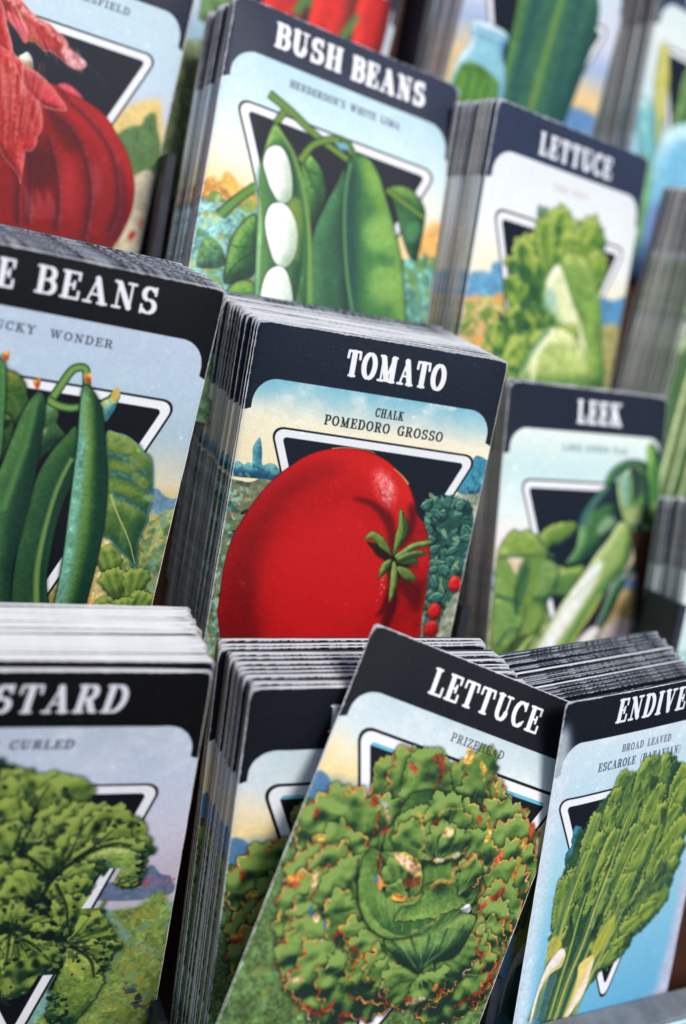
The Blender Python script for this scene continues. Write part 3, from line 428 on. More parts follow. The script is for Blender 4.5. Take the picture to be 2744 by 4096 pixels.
  ('leaf',[(36.4,85.5),(22.9,109.4),30,(88,126,60),(136,166,88),(20,54,40)],{'rim': [(226,170,84),(164,44,34),(214,120,50),(200,150,70),(226,180,150),(226,170,84),(164,44,34)],'rf': (1.9,3.9),'seed': 26,'rimw': .8,'rimn': 2.5,'vein': (132,164,90),'vn': 4,'lump': .5,'fold': .35,'drop': .75,'wide': .54,'dark': (10,24,18)}),
  ('leaf',[(37.5,85.2),(36.7,108.4),28,(88,126,60),(136,166,88),(20,54,40)],{'rim': [(226,170,84),(164,44,34),(214,120,50),(200,150,70),(226,180,150),(226,170,84),(164,44,34)],'rf': (1.9,3.9),'seed': 27,'rimw': .8,'rimn': 2.5,'vein': (132,164,90),'vn': 4,'lump': .5,'fold': .35,'drop': .75,'wide': .54,'dark': (10,24,18)}),
  ('leaf',[(41.9,86.8),(42.2,102.9),22,(88,126,60),(136,166,88),(20,54,40)],{'rim': [(226,170,84),(164,44,34),(214,120,50),(200,150,70),(226,180,150),(226,170,84),(164,44,34)],'rf': (1.9,3.9),'seed': 28,'rimw': .8,'rimn': 2.5,'vein': (132,164,90),'vn': 4,'lump': .5,'fold': .35,'drop': .75,'wide': .54,'dark': (10,24,18)}),
  ('leaf',[(29,77.2),(15.4,68.1),21,(88,126,60),(136,166,88),(20,54,40)],{'rim': [(226,170,84),(164,44,34),(214,120,50),(200,150,70),(226,180,150),(226,170,84),(164,44,34)],'rf': (1.9,3.9),'seed': 29,'rimw': .8,'rimn': .3,'vein': (132,164,90),'vn': 4,'lump': .5,'fold': .35,'drop': .75,'wide': .54,'dark': (10,24,18)}),
  ('leaf',[(30.1,76.9),(20.8,85.7),18,(88,126,60),(136,166,88),(20,54,40)],{'rim': [(226,170,84),(164,44,34),(214,120,50),(200,150,70),(226,180,150),(226,170,84),(164,44,34)],'rf': (1.9,3.9),'seed': 30,'rimw': .8,'rimn': 2.5,'vein': (132,164,90),'vn': 4,'lump': .5,'fold': .35,'drop': .75,'wide': .54,'dark': (10,24,18)}),
  ('leaf',[(35.3,83.1),(29,89.5),16,(88,126,60),(136,166,88),(20,54,40)],{'rim': [(226,170,84),(164,44,34),(214,120,50),(200,150,70),(226,180,150),(226,170,84),(164,44,34)],'rf': (1.9,3.9),'seed': 31,'rimw': .8,'rimn': 2.5,'vein': (132,164,90),'vn': 4,'lump': .5,'fold': .35,'drop': .75,'wide': .54,'dark': (10,24,18)}),
  ('leaf',[(44.2,86.2),(32.6,95),20,(88,126,60),(136,166,88),(20,54,40)],{'rim': [(226,170,84),(164,44,34),(214,120,50),(200,150,70),(226,180,150),(226,170,84),(164,44,34)],'rf': (1.9,3.9),'seed': 32,'rimw': .8,'rimn': .9,'vein': (132,164,90),'vn': 4,'lump': .5,'fold': .35,'drop': .75,'wide': .54,'dark': (10,24,18)}),
  ('leaf',[(49.8,84.8),(42.2,98.6),19,(88,126,60),(136,166,88),(20,54,40)],{'rim': [(226,170,84),(164,44,34),(214,120,50),(200,150,70),(226,180,150),(226,170,84),(164,44,34)],'rf': (1.9,3.9),'seed': 33,'rimw': .8,'rimn': 2.5,'vein': (132,164,90),'vn': 4,'lump': .5,'fold': .35,'drop': .75,'wide': .54,'dark': (10,24,18)}),
  ('leaf',[(50.5,83.6),(51.2,99.2),22,(88,126,60),(136,166,88),(20,54,40)],{'rim': [(226,170,84),(164,44,34),(214,120,50),(200,150,70),(226,180,150),(226,170,84),(164,44,34)],'rf': (1.9,3.9),'seed': 34,'rimw': .8,'rimn': 1,'vein': (132,164,90),'vn': 4,'lump': .5,'fold': .35,'drop': .75,'wide': .54,'dark': (10,24,18)}),
  ('leaf',[(52.8,83),(60.6,100.3),25,(88,126,60),(136,166,88),(20,54,40)],{'rim': [(226,170,84),(164,44,34),(214,120,50),(200,150,70),(226,180,150),(226,170,84),(164,44,34)],'rf': (1.9,3.9),'seed': 35,'rimw': .8,'rimn': 1.1,'vein': (132,164,90),'vn': 4,'lump': .5,'fold': .35,'drop': .75,'wide': .54,'dark': (10,24,18)}),
  ('leaf',[(55.6,83.4),(66.5,93.4),22,(88,126,60),(136,166,88),(20,54,40)],{'rim': [(226,170,84),(164,44,34),(214,120,50),(200,150,70),(226,180,150),(226,170,84),(164,44,34)],'rf': (1.9,3.9),'seed': 36,'rimw': .8,'rimn': 2.5,'vein': (132,164,90),'vn': 4,'lump': .5,'fold': .35,'drop': .75,'wide': .54,'dark': (10,24,18)}),
  ('leaf',[(59,82.5),(70.8,86.9),20,(88,126,60),(136,166,88),(20,54,40)],{'rim': [(226,170,84),(164,44,34),(214,120,50),(200,150,70),(226,180,150),(226,170,84),(164,44,34)],'rf': (1.9,3.9),'seed': 37,'rimw': .8,'rimn': 2.5,'vein': (132,164,90),'vn': 4,'lump': .5,'fold': .35,'drop': .75,'wide': .54,'dark': (10,24,18)}),
  ('leaf',[(55.2,91.2),(47.3,99),15,(88,126,60),(136,166,88),(20,54,40)],{'rim': [(226,170,84),(164,44,34),(214,120,50),(200,150,70),(226,180,150),(226,170,84),(164,44,34)],'rf': (1.9,3.9),'seed': 40,'rimw': .8,'rimn': 1,'vein': (132,164,90),'vn': 4,'lump': .5,'fold': .35,'drop': .75,'wide': .54,'dark': (10,24,18)}),
  ('leaf',[(55.2,91.2),(63,97),16,(88,126,60),(136,166,88),(20,54,40)],{'rim': [(226,170,84),(164,44,34),(214,120,50),(200,150,70),(226,180,150),(226,170,84),(164,44,34)],'rf': (1.9,3.9),'seed': 43,'rimw': .8,'rimn': 1,'vein': (132,164,90),'vn': 4,'lump': .5,'fold': .35,'drop': .75,'wide': .54,'dark': (10,24,18)}),
  ('shape',[Q("39.5 84.2 45.3 88.7 51.1 90.5 55.2 91.2 57.3 87.4 65.2 83.2 67.4 72.1 65.1 69.9 56.9 72.1 47.6 79.9"),(104,144,80)],{'sh': (20,54,40),'hi': (136,166,88),'w': 7,'L': (-.4,-.9),'out': (20,44,30),'ow': .3,'drop': .8,'nz': .12,'st': .25}),
  ('line',[Q("55.1 90.1 51.4 85.5 47.5 81.1"),.5,.9,(46,88,56)],{'al': .75,'soft': .12}),
  ('line',[Q("55.1 89.5 54.6 84.2 53.6 79"),.5,.9,(46,88,56)],{'al': .75,'soft': .12}),
  ('line',[Q("55.4 89.5 58.5 82.7 58.7 76"),.5,.9,(46,88,56)],{'al': .75,'soft': .12}),
  ('line',[Q("55.5 88.9 62.1 80.7 64.1 73.5"),.5,.9,(46,88,56)],{'al': .75,'soft': .12}),
  ('line',[Q("54.5 90.2 46.6 86.2 42 84.1"),.5,.9,(46,88,56)],{'al': .75,'soft': .12}),
  ('line',[Q("54.9 89 52.6 84.1 50.4 80.3"),.3,.6,(140,172,100)],{'al': .6,'soft': .1}),
  ('line',[Q("55.8 88.8 56.7 83.1 56.5 78.2"),.3,.6,(140,172,100)],{'al': .6,'soft': .1}),
  ('line',[Q("55.8 88.3 60.6 81.6 61.8 75.8"),.3,.6,(140,172,100)],{'al': .6,'soft': .1}),
  ('line',[Q("53.2 89.5 47.8 85.9 44 83"),.3,.6,(140,172,100)],{'al': .6,'soft': .1}),
  ('shape',[Q("28.3 60.2 24.6 60.2 23.1 63.8 24.3 69.9 26.6 75.7 30.5 80.5 35.3 83.1 40.6 83.9 47.2 81.7 53.1 78 59.1 72.6 63.8 67 64.9 62.2 62.8 56.1 61.4 48.6 56.7 41.1 52.6 37.8 47.6 37.1 41.5 37.8 34.6 39.4 30.2 42.3 29.2 47 28.1 51.6 27.1 56.2"),(88,128,60)],{'sh': (42,84,48),'hi': (118,152,78),'w': 9,'L': (-.3,.75),'out': (18,40,28),'ow': .22,'drop': 1,'nz': .14,'st': .3,'rf': (.35,4)}),
  ('line',[Q("29.5 75.4 42 78.6 44.8 82"),.22,.5,(46,88,50)],{'al': .6,'soft': .12}),
  ('line',[Q("32.2 75.8 43.2 78.3 45.3 81.9"),.22,.5,(134,164,88)],{'al': .6,'soft': .12}),
  ('line',[Q("35 76.2 44.4 78 45.7 81.8"),.22,.5,(60,104,56)],{'al': .6,'soft': .12}),
  ('line',[Q("36.4 73.6 45.6 77.7 46.2 81.7"),.22,.5,(46,88,50)],{'al': .6,'soft': .12}),
  ('line',[Q("39.2 74 46.8 77.4 46.7 81.5"),.22,.5,(134,164,88)],{'al': .6,'soft': .12}),
  ('line',[Q("42 74.3 48 77.1 47.2 81.4"),.22,.5,(60,104,56)],{'al': .6,'soft': .12}),
  ('line',[Q("43.5 71.8 49.2 76.8 47.6 81.3"),.22,.5,(46,88,50)],{'al': .6,'soft': .12}),
  ('line',[Q("46.3 72.1 50.4 76.5 48.1 81.2"),.22,.5,(134,164,88)],{'al': .6,'soft': .12}),
  ('line',[Q("49.1 72.5 51.6 76.2 48.6 81.1"),.22,.5,(60,104,56)],{'al': .6,'soft': .12}),
  ('line',[Q("50.7 69.9 52.8 75.9 49.1 80.9"),.22,.5,(46,88,50)],{'al': .6,'soft': .12}),
  ('line',[Q("53.5 70.2 54 75.6 49.6 80.8"),.22,.5,(134,164,88)],{'al': .6,'soft': .12}),
  ('line',[Q("56.4 70.6 55.2 75.3 50 80.7"),.22,.5,(60,104,56)],{'al': .6,'soft': .12}),
  ('line',[Q("57.9 67.9 56.4 75 50.5 80.6"),.22,.5,(46,88,50)],{'al': .6,'soft': .12}),
  ('line',[Q("60.8 68.3 57.6 74.6 51 80.4"),.22,.5,(134,164,88)],{'al': .6,'soft': .12}),
  ('line',[Q("63.7 68.6 58.8 74.3 51.5 80.3"),.22,.5,(60,104,56)],{'al': .6,'soft': .12}),
  ('leaf',[(41,56.6),(32.5,46),15,(88,126,60),(136,166,88),(20,54,40)],{'rim': [(226,170,84),(164,44,34),(214,120,50),(200,150,70),(226,180,150),(226,170,84),(164,44,34)],'rf': (.7,2.4),'seed': 50,'rimw': .8,'rimn': .7,'vein': (132,164,90),'vn': 4,'lump': .5,'fold': .35,'drop': .75,'wide': .54,'dark': (10,24,18)}),
  ('leaf',[(48.5,53.4),(40.1,45.9),13,(88,126,60),(136,166,88),(20,54,40)],{'rim': [(226,170,84),(164,44,34),(214,120,50),(200,150,70),(226,180,150),(226,170,84),(164,44,34)],'rf': (1.9,3.9),'seed': 51,'rimw': .8,'rimn': .6,'vein': (132,164,90),'vn': 4,'lump': .5,'fold': .35,'drop': .75,'wide': .54,'dark': (10,24,18)}),
  ('leaf',[(49,54.4),(54,39.6),19,(88,126,60),(136,166,88),(20,54,40)],{'rim': [(226,170,84),(164,44,34),(214,120,50),(200,150,70),(226,180,150),(226,170,84),(164,44,34)],'rf': (1.9,3.9),'seed': 52,'rimw': .8,'rimn': .9,'vein': (132,164,90),'vn': 4,'lump': .5,'fold': .35,'drop': .75,'wide': .54,'dark': (10,24,18)}),
  ('leaf',[(48,58),(42,38.8),16,(88,126,60),(136,166,88),(20,54,40)],{'rim': [(226,170,84),(164,44,34),(214,120,50),(200,150,70),(226,180,150),(226,170,84),(164,44,34)],'rf': (1.9,3.9),'seed': 53,'rimw': .8,'rimn': .2,'vein': (132,164,90),'vn': 4,'lump': .5,'fold': .35,'drop': .75,'wide': .54,'dark': (10,24,18)}),
  ('leaf',[(46.9,58.3),(30.6,53),14,(88,126,60),(136,166,88),(20,54,40)],{'rim': [(226,170,84),(164,44,34),(214,120,50),(200,150,70),(226,180,150),(226,170,84),(164,44,34)],'rf': (1.9,3.9),'seed': 54,'rimw': .8,'rimn': .5,'vein': (132,164,90),'vn': 4,'lump': .5,'fold': .35,'drop': .75,'wide': .54,'dark': (10,24,18)}),
  ('leaf',[(54.6,58.3),(61.1,46.5),14,(88,126,60),(136,166,88),(20,54,40)],{'rim': [(226,170,84),(164,44,34),(214,120,50),(200,150,70),(226,180,150),(226,170,84),(164,44,34)],'rf': (1.9,3.9),'seed': 55,'rimw': .8,'rimn': .8,'vein': (132,164,90),'vn': 4,'lump': .5,'fold': .35,'drop': .75,'wide': .54,'dark': (10,24,18)}),
  ('leaf',[(46.7,59.4),(49.3,46.5),15,(88,126,60),(136,166,88),(20,54,40)],{'rim': [(226,170,84),(164,44,34),(214,120,50),(200,150,70),(226,180,150),(226,170,84),(164,44,34)],'rf': (1.9,3.9),'seed': 56,'rimw': .8,'rimn': .5,'vein': (132,164,90),'vn': 4,'lump': .5,'fold': .35,'drop': .75,'wide': .54,'dark': (10,24,18)}),
  ('shape',[Q("46.1 55.2 44.9 51.1 47.8 47.5 49.5 49.8 49 54.4"),(100,138,74)],{'sh': (20,54,40),'hi': (136,166,88),'w': 3,'drop': .5}),
  ('shape',[Q("45.1 50 46 47.8 48.3 47.9 48.5 49.8 46.6 50.6"),(226,178,140)],{'soft': .35,'al': .9,'nz': .5}),
  ('shape',[Q("28.1 61.3 31.6 59.3 36.8 58.4 41.2 59.8 44.1 63.4 45.2 67.5 43.3 70.2 37.9 72.1 32.9 70.8 29.4 66.3"),(92,130,64)],{'sh': (20,54,40),'hi': (140,160,84),'w': 6,'L': (.5,-.7),'out': (30,60,36),'ow': .15,'drop': .6,'nz': .15,'st': .3,'rf': (.5,3)}),
  ('leaf',[(39.9,71.1),(32.6,61.7),9,(88,126,60),(136,166,88),(20,54,40)],{'rim': [(226,170,84),(164,44,34),(214,120,50),(200,150,70),(226,180,150),(226,170,84),(164,44,34)],'rf': (1.9,3.9),'seed': 64,'rimw': .8,'rimn': 1.2,'vein': (132,164,90),'vn': 4,'lump': .5,'fold': .35,'drop': .3,'wide': .54,'dark': (10,24,18)}),
  ('leaf',[(42.2,70.5),(34.6,70.3),8,(88,126,60),(136,166,88),(20,54,40)],{'rim': [(226,170,84),(164,44,34),(214,120,50),(200,150,70),(226,180,150),(226,170,84),(164,44,34)],'rf': (1.9,3.9),'seed': 65,'rimw': .8,'rimn': .8,'vein': (132,164,90),'vn': 4,'lump': .5,'fold': .35,'drop': .3,'wide': .54,'dark': (10,24,18)}),
  ('shape',[Q("32.5 60.1 35.9 59.1 40.6 60 43.2 63.1 40.5 63.9 36.6 62.2"),(226,172,110)],{'soft': .5,'al': .9,'nz': .5}),
  ('shape',[Q("33 60.5 34.9 59.8 39.2 60.9 42.5 62.8 40 62.9 35.9 62.1"),(236,190,170)],{'soft': .35,'al': .85,'nz': .4}),
  ('shape',[Q("38.3 66.1 40.3 65 43.4 64.1 44.3 66.1 42.1 67.5 39.8 68.1"),(140,50,36)],{'soft': .35,'al': .75,'nz': .6}),
  ('shape',[Q("24.4 66.6 28.3 74.1 33.1 78.8 39.7 81.7 47.1 81.4 53 77.7 59 72.4 63.1 66.9 63.8 61.9 62.5 61.2 58.1 66 52 66.8 46.8 69.5 41.2 72.6 35.8 73 31.1 70.7 27.3 66.9"),(96,136,66)],{'sh': (60,104,54),'hi': (122,156,82),'w': 8,'L': (-.4,-.7),'out': None,'ow': .12,'nz': .12,'st': .35,'rf': (.25,3)}),
  ('line',[Q("29.8 71.9 32.8 75.9 36 79"),.2,.45,(62,106,58)],{'al': .55,'soft': .1}),
  ('line',[Q("31.4 72.1 34.3 76.2 37.3 79.3"),.2,.45,(142,172,94)],{'al': .55,'soft': .1}),
  ('line',[Q("33 72.3 35.7 76.5 38.5 79.6"),.2,.45,(78,122,64)],{'al': .55,'soft': .1}),
  ('line',[Q("34.6 72.5 37.2 76.7 39.7 79.9"),.2,.45,(62,106,58)],{'al': .55,'soft': .1}),
  ('line',[Q("36.2 72.6 38.6 76.9 40.9 80.2"),.2,.45,(142,172,94)],{'al': .55,'soft': .1}),
  ('line',[Q("37.8 72.7 40.1 77 42.1 80.4"),.2,.45,(78,122,64)],{'al': .55,'soft': .1}),
  ('line',[Q("39.4 72.7 41.5 77.1 43.3 80.5"),.2,.45,(62,106,58)],{'al': .55,'soft': .1}),
  ('line',[Q("41 72.7 42.9 77.1 44.4 80.6"),.2,.45,(142,172,94)],{'al': .55,'soft': .1}),
  ('line',[Q("42.5 72.6 44.2 77 45.5 80.6"),.2,.45,(78,122,64)],{'al': .55,'soft': .1}),
  ('line',[Q("44 72.5 45.6 76.9 46.6 80.6"),.2,.45,(62,106,58)],{'al': .55,'soft': .1}),
  ('line',[Q("45.5 72.2 46.9 76.8 47.6 80.5"),.2,.45,(142,172,94)],{'al': .55,'soft': .1}),
  ('line',[Q("46.9 71.9 48.2 76.5 48.7 80.3"),.2,.45,(78,122,64)],{'al': .55,'soft': .1}),
  ('line',[Q("48.3 71.6 49.4 76.2 49.7 80.1"),.2,.45,(62,106,58)],{'al': .55,'soft': .1}),
  ('line',[Q("49.7 71.1 50.7 75.8 50.6 79.7"),.2,.45,(142,172,94)],{'al': .55,'soft': .1}),
  ('line',[Q("51.1 70.6 51.8 75.3 51.6 79.3"),.2,.45,(78,122,64)],{'al': .55,'soft': .1}),
  ('line',[Q("52.4 70 53 74.8 52.5 78.9"),.2,.45,(62,106,58)],{'al': .55,'soft': .1}),
  ('line',[Q("53.8 69.3 54.2 74.2 53.4 78.3"),.2,.45,(142,172,94)],{'al': .55,'soft': .1}),
  ('line',[Q("55 68.6 55.3 73.5 54.2 77.7"),.2,.45,(78,122,64)],{'al': .55,'soft': .1}),
  ('line',[Q("56.3 67.8 56.4 72.8 55 77.1"),.2,.45,(62,106,58)],{'al': .55,'soft': .1}),
  ('line',[Q("57.6 67 57.4 72 55.8 76.4"),.2,.45,(142,172,94)],{'al': .55,'soft': .1}),
  ('line',[Q("58.8 66.1 58.5 71.1 56.6 75.6"),.2,.45,(78,122,64)],{'al': .55,'soft': .1}),
  ('line',[Q("60 65.2 59.5 70.3 57.4 74.8"),.2,.45,(62,106,58)],{'al': .55,'soft': .1}),
  ('line',[Q("61.2 64.2 60.5 69.3 58.2 73.9"),.2,.45,(142,172,94)],{'al': .55,'soft': .1}),
  ('line',[Q("62.4 63.2 61.6 68.4 58.9 73.1"),.2,.45,(78,122,64)],{'al': .55,'soft': .1}),
  ('line',[Q("36.5 71.7 40.2 71.8 44.5 70.1 48 67.8 50.5 65"),1.6,.5,(216,160,84)],{'al': .9,'soft': .12,'nz': .4}),
  ('shape',[Q("36.7 71.6 38.5 70.6 41.1 71 40.5 72.3 38.1 72.6"),(232,150,70)],{'soft': .2,'al': .9,'nz': .4}),
  ('line',[Q("26.6 60.7 29.4 64.2 30.3 68.2 32.8 71.9"),1,.5,(206,150,80)],{'al': .85,'nz': .5}),
  ('shape',[Q("29.8 67.8 30.7 67.1 32.6 69.2 32.4 70.9 31.1 70.2"),(226,150,80)],{'soft': .15}),
  ('shape',[Q("29 67.5 30 67.5 30.8 69.5 30.2 69.4"),(70,130,180)],{'soft': .15}),
  ('shape',[Q("27.9 61.4 28.9 61.6 29 63.2 29.7 66.3 28.2 63.5"),(120,30,28)],{'soft': .15,'al': .8}),
  ('shape',[Q("46.6 64.9 53.2 63.7 55.1 59.3 57 57.7 59.6 51.9 62.5 58.4 63.6 63.7 59.5 69.2 54.3 73.3 46.3 77 40.5 78 41.2 74 46.2 71"),(94,134,66)],{'sh': (20,54,40),'hi': (136,166,88),'w': 6,'L': (-.3,.6),'out': (30,60,36),'ow': .12,'drop': .5,'nz': .15,'st': .25,'rf': (.9,3)}),
  ('leaf',[(58.2,66.2),(60.3,53.4),9,(88,126,60),(136,166,88),(20,54,40)],{'rim': [(226,170,84),(164,44,34),(214,120,50),(200,150,70),(226,180,150),(226,170,84),(164,44,34)],'rf': (1.9,3.9),'seed': 63,'rimw': .8,'rimn': 2.5,'vein': (132,164,90),'vn': 4,'lump': .5,'fold': .35,'drop': .75,'wide': .54,'dark': (10,24,18)}),
  ('line',[Q("47.9 66.2 50.4 63.3 53.5 63 54.6 61.1 53 59 56.1 57.4 58.2 54.6 59.3 52"),1.5,1.2,(224,170,96)],{'al': .92,'soft': .12,'nz': .4}),
  ('line',[Q("47.5 66.9 50.2 64.2 54.9 63.2"),.8,.4,(150,70,40)],{'al': .7,'nz': .6}),
  ('line',[Q("32.9 46.9 35.6 47.3 40.7 54.5 40.1 57.4 44.4 58.4"),1.4,1,(206,176,96)],{'al': .8,'soft': .2,'nz': .6}),
  ('line',[Q("46.7 80.7 52.5 76.5 56.5 71.1 62 67.4"),1.2,.6,(180,160,90)],{'al': .7,'soft': .12,'nz': .6}),
  ('shape',[Q("46.2 57.6 48.7 56.7 48.6 57.8 46.9 58.3"),(214,218,226)],{'soft': .15,'al': .9,'nz': .3}),
  ('shape',[Q("51.1 54.9 52.8 53.6 53.8 54.4 52.3 55.9"),(214,218,226)],{'soft': .15,'al': .9,'nz': .3}),
  ('shape',[Q("60.6 69.4 62.6 67.3 63.5 67.9 61.6 69.5"),(214,218,226)],{'soft': .15,'al': .9,'nz': .3}),
  ('line',[Q("45.5 58.1 48 58 49.3 56.5 51.3 55.4 54.4 53.4"),1.1,.7,(222,170,90)],{'al': .85,'nz': .5}),
  ('line',[Q("35.6 47.3 38.1 46 40.1 45.9"),1.1,.5,(210,170,80)],{'al': .8,'nz': .5}),
  ('line',[Q("41.7 45.5 42.8 43.5 45.4 42.2 48.8 41.2"),1.1,.6,(210,170,80)],{'al': .7,'nz': .5}),
  ('line',[Q("21.8 64.2 24.8 72.4 28 77.5 33 82 38.7 83.8 45.1 82.7 51.3 79.6"),.7,.3,(16,34,24)],{'al': .65,'soft': .3}),
  ('line',[Q("62.5 53.9 63.7 58.1 66.7 61.7 64.7 66.2"),.7,.3,(16,34,24)],{'al': .65,'soft': .3}),
  ('line',[Q("40.2 87.2 45.5 89.2 52.5 90.7 55.2 91.2"),.7,.3,(16,34,24)],{'al': .65,'soft': .3}),
  ('shape',[Q("32.7 29.5 35.8 28 38.3 32.8 37.8 36.7 37.1 38 36.7 32.7 33.6 30.9"),(164,44,34)],{'soft': .22,'al': .7,'nz': .6,'rf': (.3,1.2)}),
  ('shape',[Q("3.4 55.6 4.6 54.2 5.5 57.7 4.5 58"),(164,44,34)],{'soft': .22,'al': .7,'nz': .6,'rf': (.3,1.2)}),
  ('shape',[Q("6.9 75.6 4 76.9 3.4 78.2 7.5 77"),(164,44,34)],{'soft': .22,'al': .7,'nz': .6,'rf': (.3,1.2)}),
  ('shape',[Q("3.2 75.1 7.5 72.9 8.1 74.3 4.9 76.2"),(214,120,50)],{'soft': .22,'al': .7,'nz': .6,'rf': (.3,1.2)}),
  ('shape',[Q("26.2 33.2 29.7 34.8 29.3 36.1 26.5 34.7"),(164,44,34)],{'soft': .22,'al': .7,'nz': .6,'rf': (.3,1.2)}),
  ('shape',[Q("18.8 45.7 20.6 46.3 21.1 48.3 19.3 49.1"),(164,44,34)],{'soft': .22,'al': .7,'nz': .6,'rf': (.3,1.2)}),
  ('shape',[Q("25.7 54.5 26.7 52.6 27.6 53.9 26.2 56.2"),(164,44,34)],{'soft': .22,'al': .7,'nz': .6,'rf': (.3,1.2)}),
  ('shape',[Q("42.5 24.3 44.5 23.6 46.7 26.3 43.9 28.8"),(226,170,84)],{'soft': .22,'al': .7,'nz': .6,'rf': (.3,1.2)}),
  ('shape',[Q("54.6 41.7 56.3 41.7 56.6 43.9 55.3 43.7"),(164,44,34)],{'soft': .22,'al': .7,'nz': .6,'rf': (.3,1.2)}),
  ('shape',[Q("40.7 47.4 42 46.7 42.8 48.2 41.5 48.5"),(164,44,34)],{'soft': .22,'al': .7,'nz': .6,'rf': (.3,1.2)}),
  ('shape',[Q("65.8 52.4 66.7 50 68.2 49.5 67.5 53.1 66.5 54.8"),(164,44,34)],{'soft': .22,'al': .7,'nz': .6,'rf': (.3,1.2)}),
  ('shape',[Q("69.6 63.7 72.4 59.6 73.7 61 71.3 64.4"),(164,44,34)],{'soft': .22,'al': .7,'nz': .6,'rf': (.3,1.2)}),
  ('shape',[Q("66.3 67.4 68.3 65.2 69.2 65.8 67.6 68.2"),(164,44,34)],{'soft': .22,'al': .7,'nz': .6,'rf': (.3,1.2)}),
  ('shape',[Q("73.7 40.1 74.8 38 76.4 42.1 75.6 43.5"),(164,44,34)],{'soft': .22,'al': .7,'nz': .6,'rf': (.3,1.2)}),
  ('shape',[Q("72.5 80.3 74.8 79.5 75.3 81.3 73 81.6"),(164,44,34)],{'soft': .22,'al': .7,'nz': .6,'rf': (.3,1.2)}),
  ('shape',[Q("29.5 89.3 31.8 88.2 32.2 89.7 30.6 90.9"),(164,44,34)],{'soft': .22,'al': .7,'nz': .6,'rf': (.3,1.2)}),
  ('shape',[Q("23.5 86.6 24.5 85.3 25 87.3 23.8 87.8"),(164,44,34)],{'soft': .22,'al': .7,'nz': .6,'rf': (.3,1.2)}),
  ('shape',[Q("22.3 107.5 24.9 110 29.1 110.1 31.6 106.4 31.2 103.8 30.7 105.5 28.5 108.7 24.6 108"),(164,44,34)],{'soft': .22,'al': .7,'nz': .6,'rf': (.3,1.2)}),
  ('shape',[Q("34.7 107.8 38 107 38.1 108.1 35.2 109"),(164,44,34)],{'soft': .22,'al': .7,'nz': .6,'rf': (.3,1.2)}),
  ('shape',[Q("53.4 99.2 55 97.8 56.4 99.6 53.8 100.2"),(164,44,34)],{'soft': .22,'al': .7,'nz': .6,'rf': (.3,1.2)}),
  ('shape',[Q("69.8 99.3 74.2 94.4 78.5 90.6 79.8 84.7 80.9 85 79.5 91.5 75.2 95.3"),(164,44,34)],{'soft': .22,'al': .7,'nz': .6,'rf': (.3,1.2)}),
  ('shape',[Q("80.1 82.4 82.1 80.8 82.2 81.9 80.9 83.3"),(164,44,34)],{'soft': .22,'al': .7,'nz': .6,'rf': (.3,1.2)}),
  ('shape',[Q("77.8 68.3 78.9 67.5 79.1 69.1 78.2 69.9"),(164,44,34)],{'soft': .22,'al': .7,'nz': .6,'rf': (.3,1.2)}),
  ('shape',[Q("7.1 61.4 9.2 60.8 9.3 62.4 7.7 63.3"),(226,170,84)],{'soft': .22,'al': .7,'nz': .6,'rf': (.3,1.2)}),
  ('shape',[Q("58 41.8 59.5 41.4 61.7 46.3 60.2 49 59.8 45.8"),(226,170,84)],{'soft': .22,'al': .7,'nz': .6,'rf': (.3,1.2)}),
  ('shape',[Q("55.9 30.7 58.8 32.6 58.5 35.5 57 33.7"),(226,170,84)],{'soft': .22,'al': .7,'nz': .6,'rf': (.3,1.2)}),
  ('shape',[Q("23.3 47.6 25.6 48 27.3 51.8 26 51.7"),(226,180,150)],{'soft': .22,'al': .7,'nz': .6,'rf': (.3,1.2)}),
  ('shape',[Q("38.1 96.3 40.3 95.8 40.5 96.8 38.9 97.5"),(226,170,84)],{'soft': .22,'al': .7,'nz': .6,'rf': (.3,1.2)}),
  ('shape',[Q("56.2 99.1 59.2 97.3 60.6 97.5 57.8 99.8"),(226,180,150)],{'soft': .22,'al': .7,'nz': .6,'rf': (.3,1.2)}),
  ('shape',[Q("48.4 25.7 52 28 52.2 31.2 50.2 29.6"),(226,170,84)],{'soft': .22,'al': .7,'nz': .6,'rf': (.3,1.2)}),
  ('shape',[Q("9 48.2 12.3 46.1 13.2 46.9 10 48.9"),(226,170,84)],{'soft': .22,'al': .7,'nz': .6,'rf': (.3,1.2)}),
  ('shape',[Q("61.6 94 62.5 91.6 63.1 93.7 62.1 95"),(214,120,50)],{'soft': .22,'al': .7,'nz': .6,'rf': (.3,1.2)}),
  ('shape',[Q("15.1 102.3 18.9 100.4 19.4 101.6 16 103.2"),(226,180,150)],{'soft': .22,'al': .7,'nz': .6,'rf': (.3,1.2)}),
  ('shape',[Q("72.7 45.4 73.5 44.1 75.2 47 73.4 47.5"),(226,170,84)],{'soft': .22,'al': .7,'nz': .6,'rf': (.3,1.2)}),
  ('shape',[Q("73.8 55.3 74.9 51.6 75.9 55.3 74.8 56.7"),(214,120,50)],{'soft': .22,'al': .7,'nz': .6,'rf': (.3,1.2)}),
  ('shape',[Q("10.4 71.5 12.1 72.1 12.3 75.8 10.9 76.1"),(226,180,150)],{'soft': .22,'al': .7,'nz': .6,'rf': (.3,1.2)}),
  ('shape',[Q("14.8 83 16.9 83 17.3 84.5 15.7 84.9"),(226,180,150)],{'soft': .22,'al': .7,'nz': .6,'rf': (.3,1.2)}),
  ('shape',[Q("19.3 85 19.7 83.3 20.9 84.1 20.9 86.7"),(226,170,84)],{'soft': .22,'al': .7,'nz': .6,'rf': (.3,1.2)}),
  ('shape',[Q("32.4 94.5 33.8 89.3 34.8 90.2 33.7 94.7"),(214,120,50)],{'soft': .22,'al': .7,'nz': .6,'rf': (.3,1.2)}),
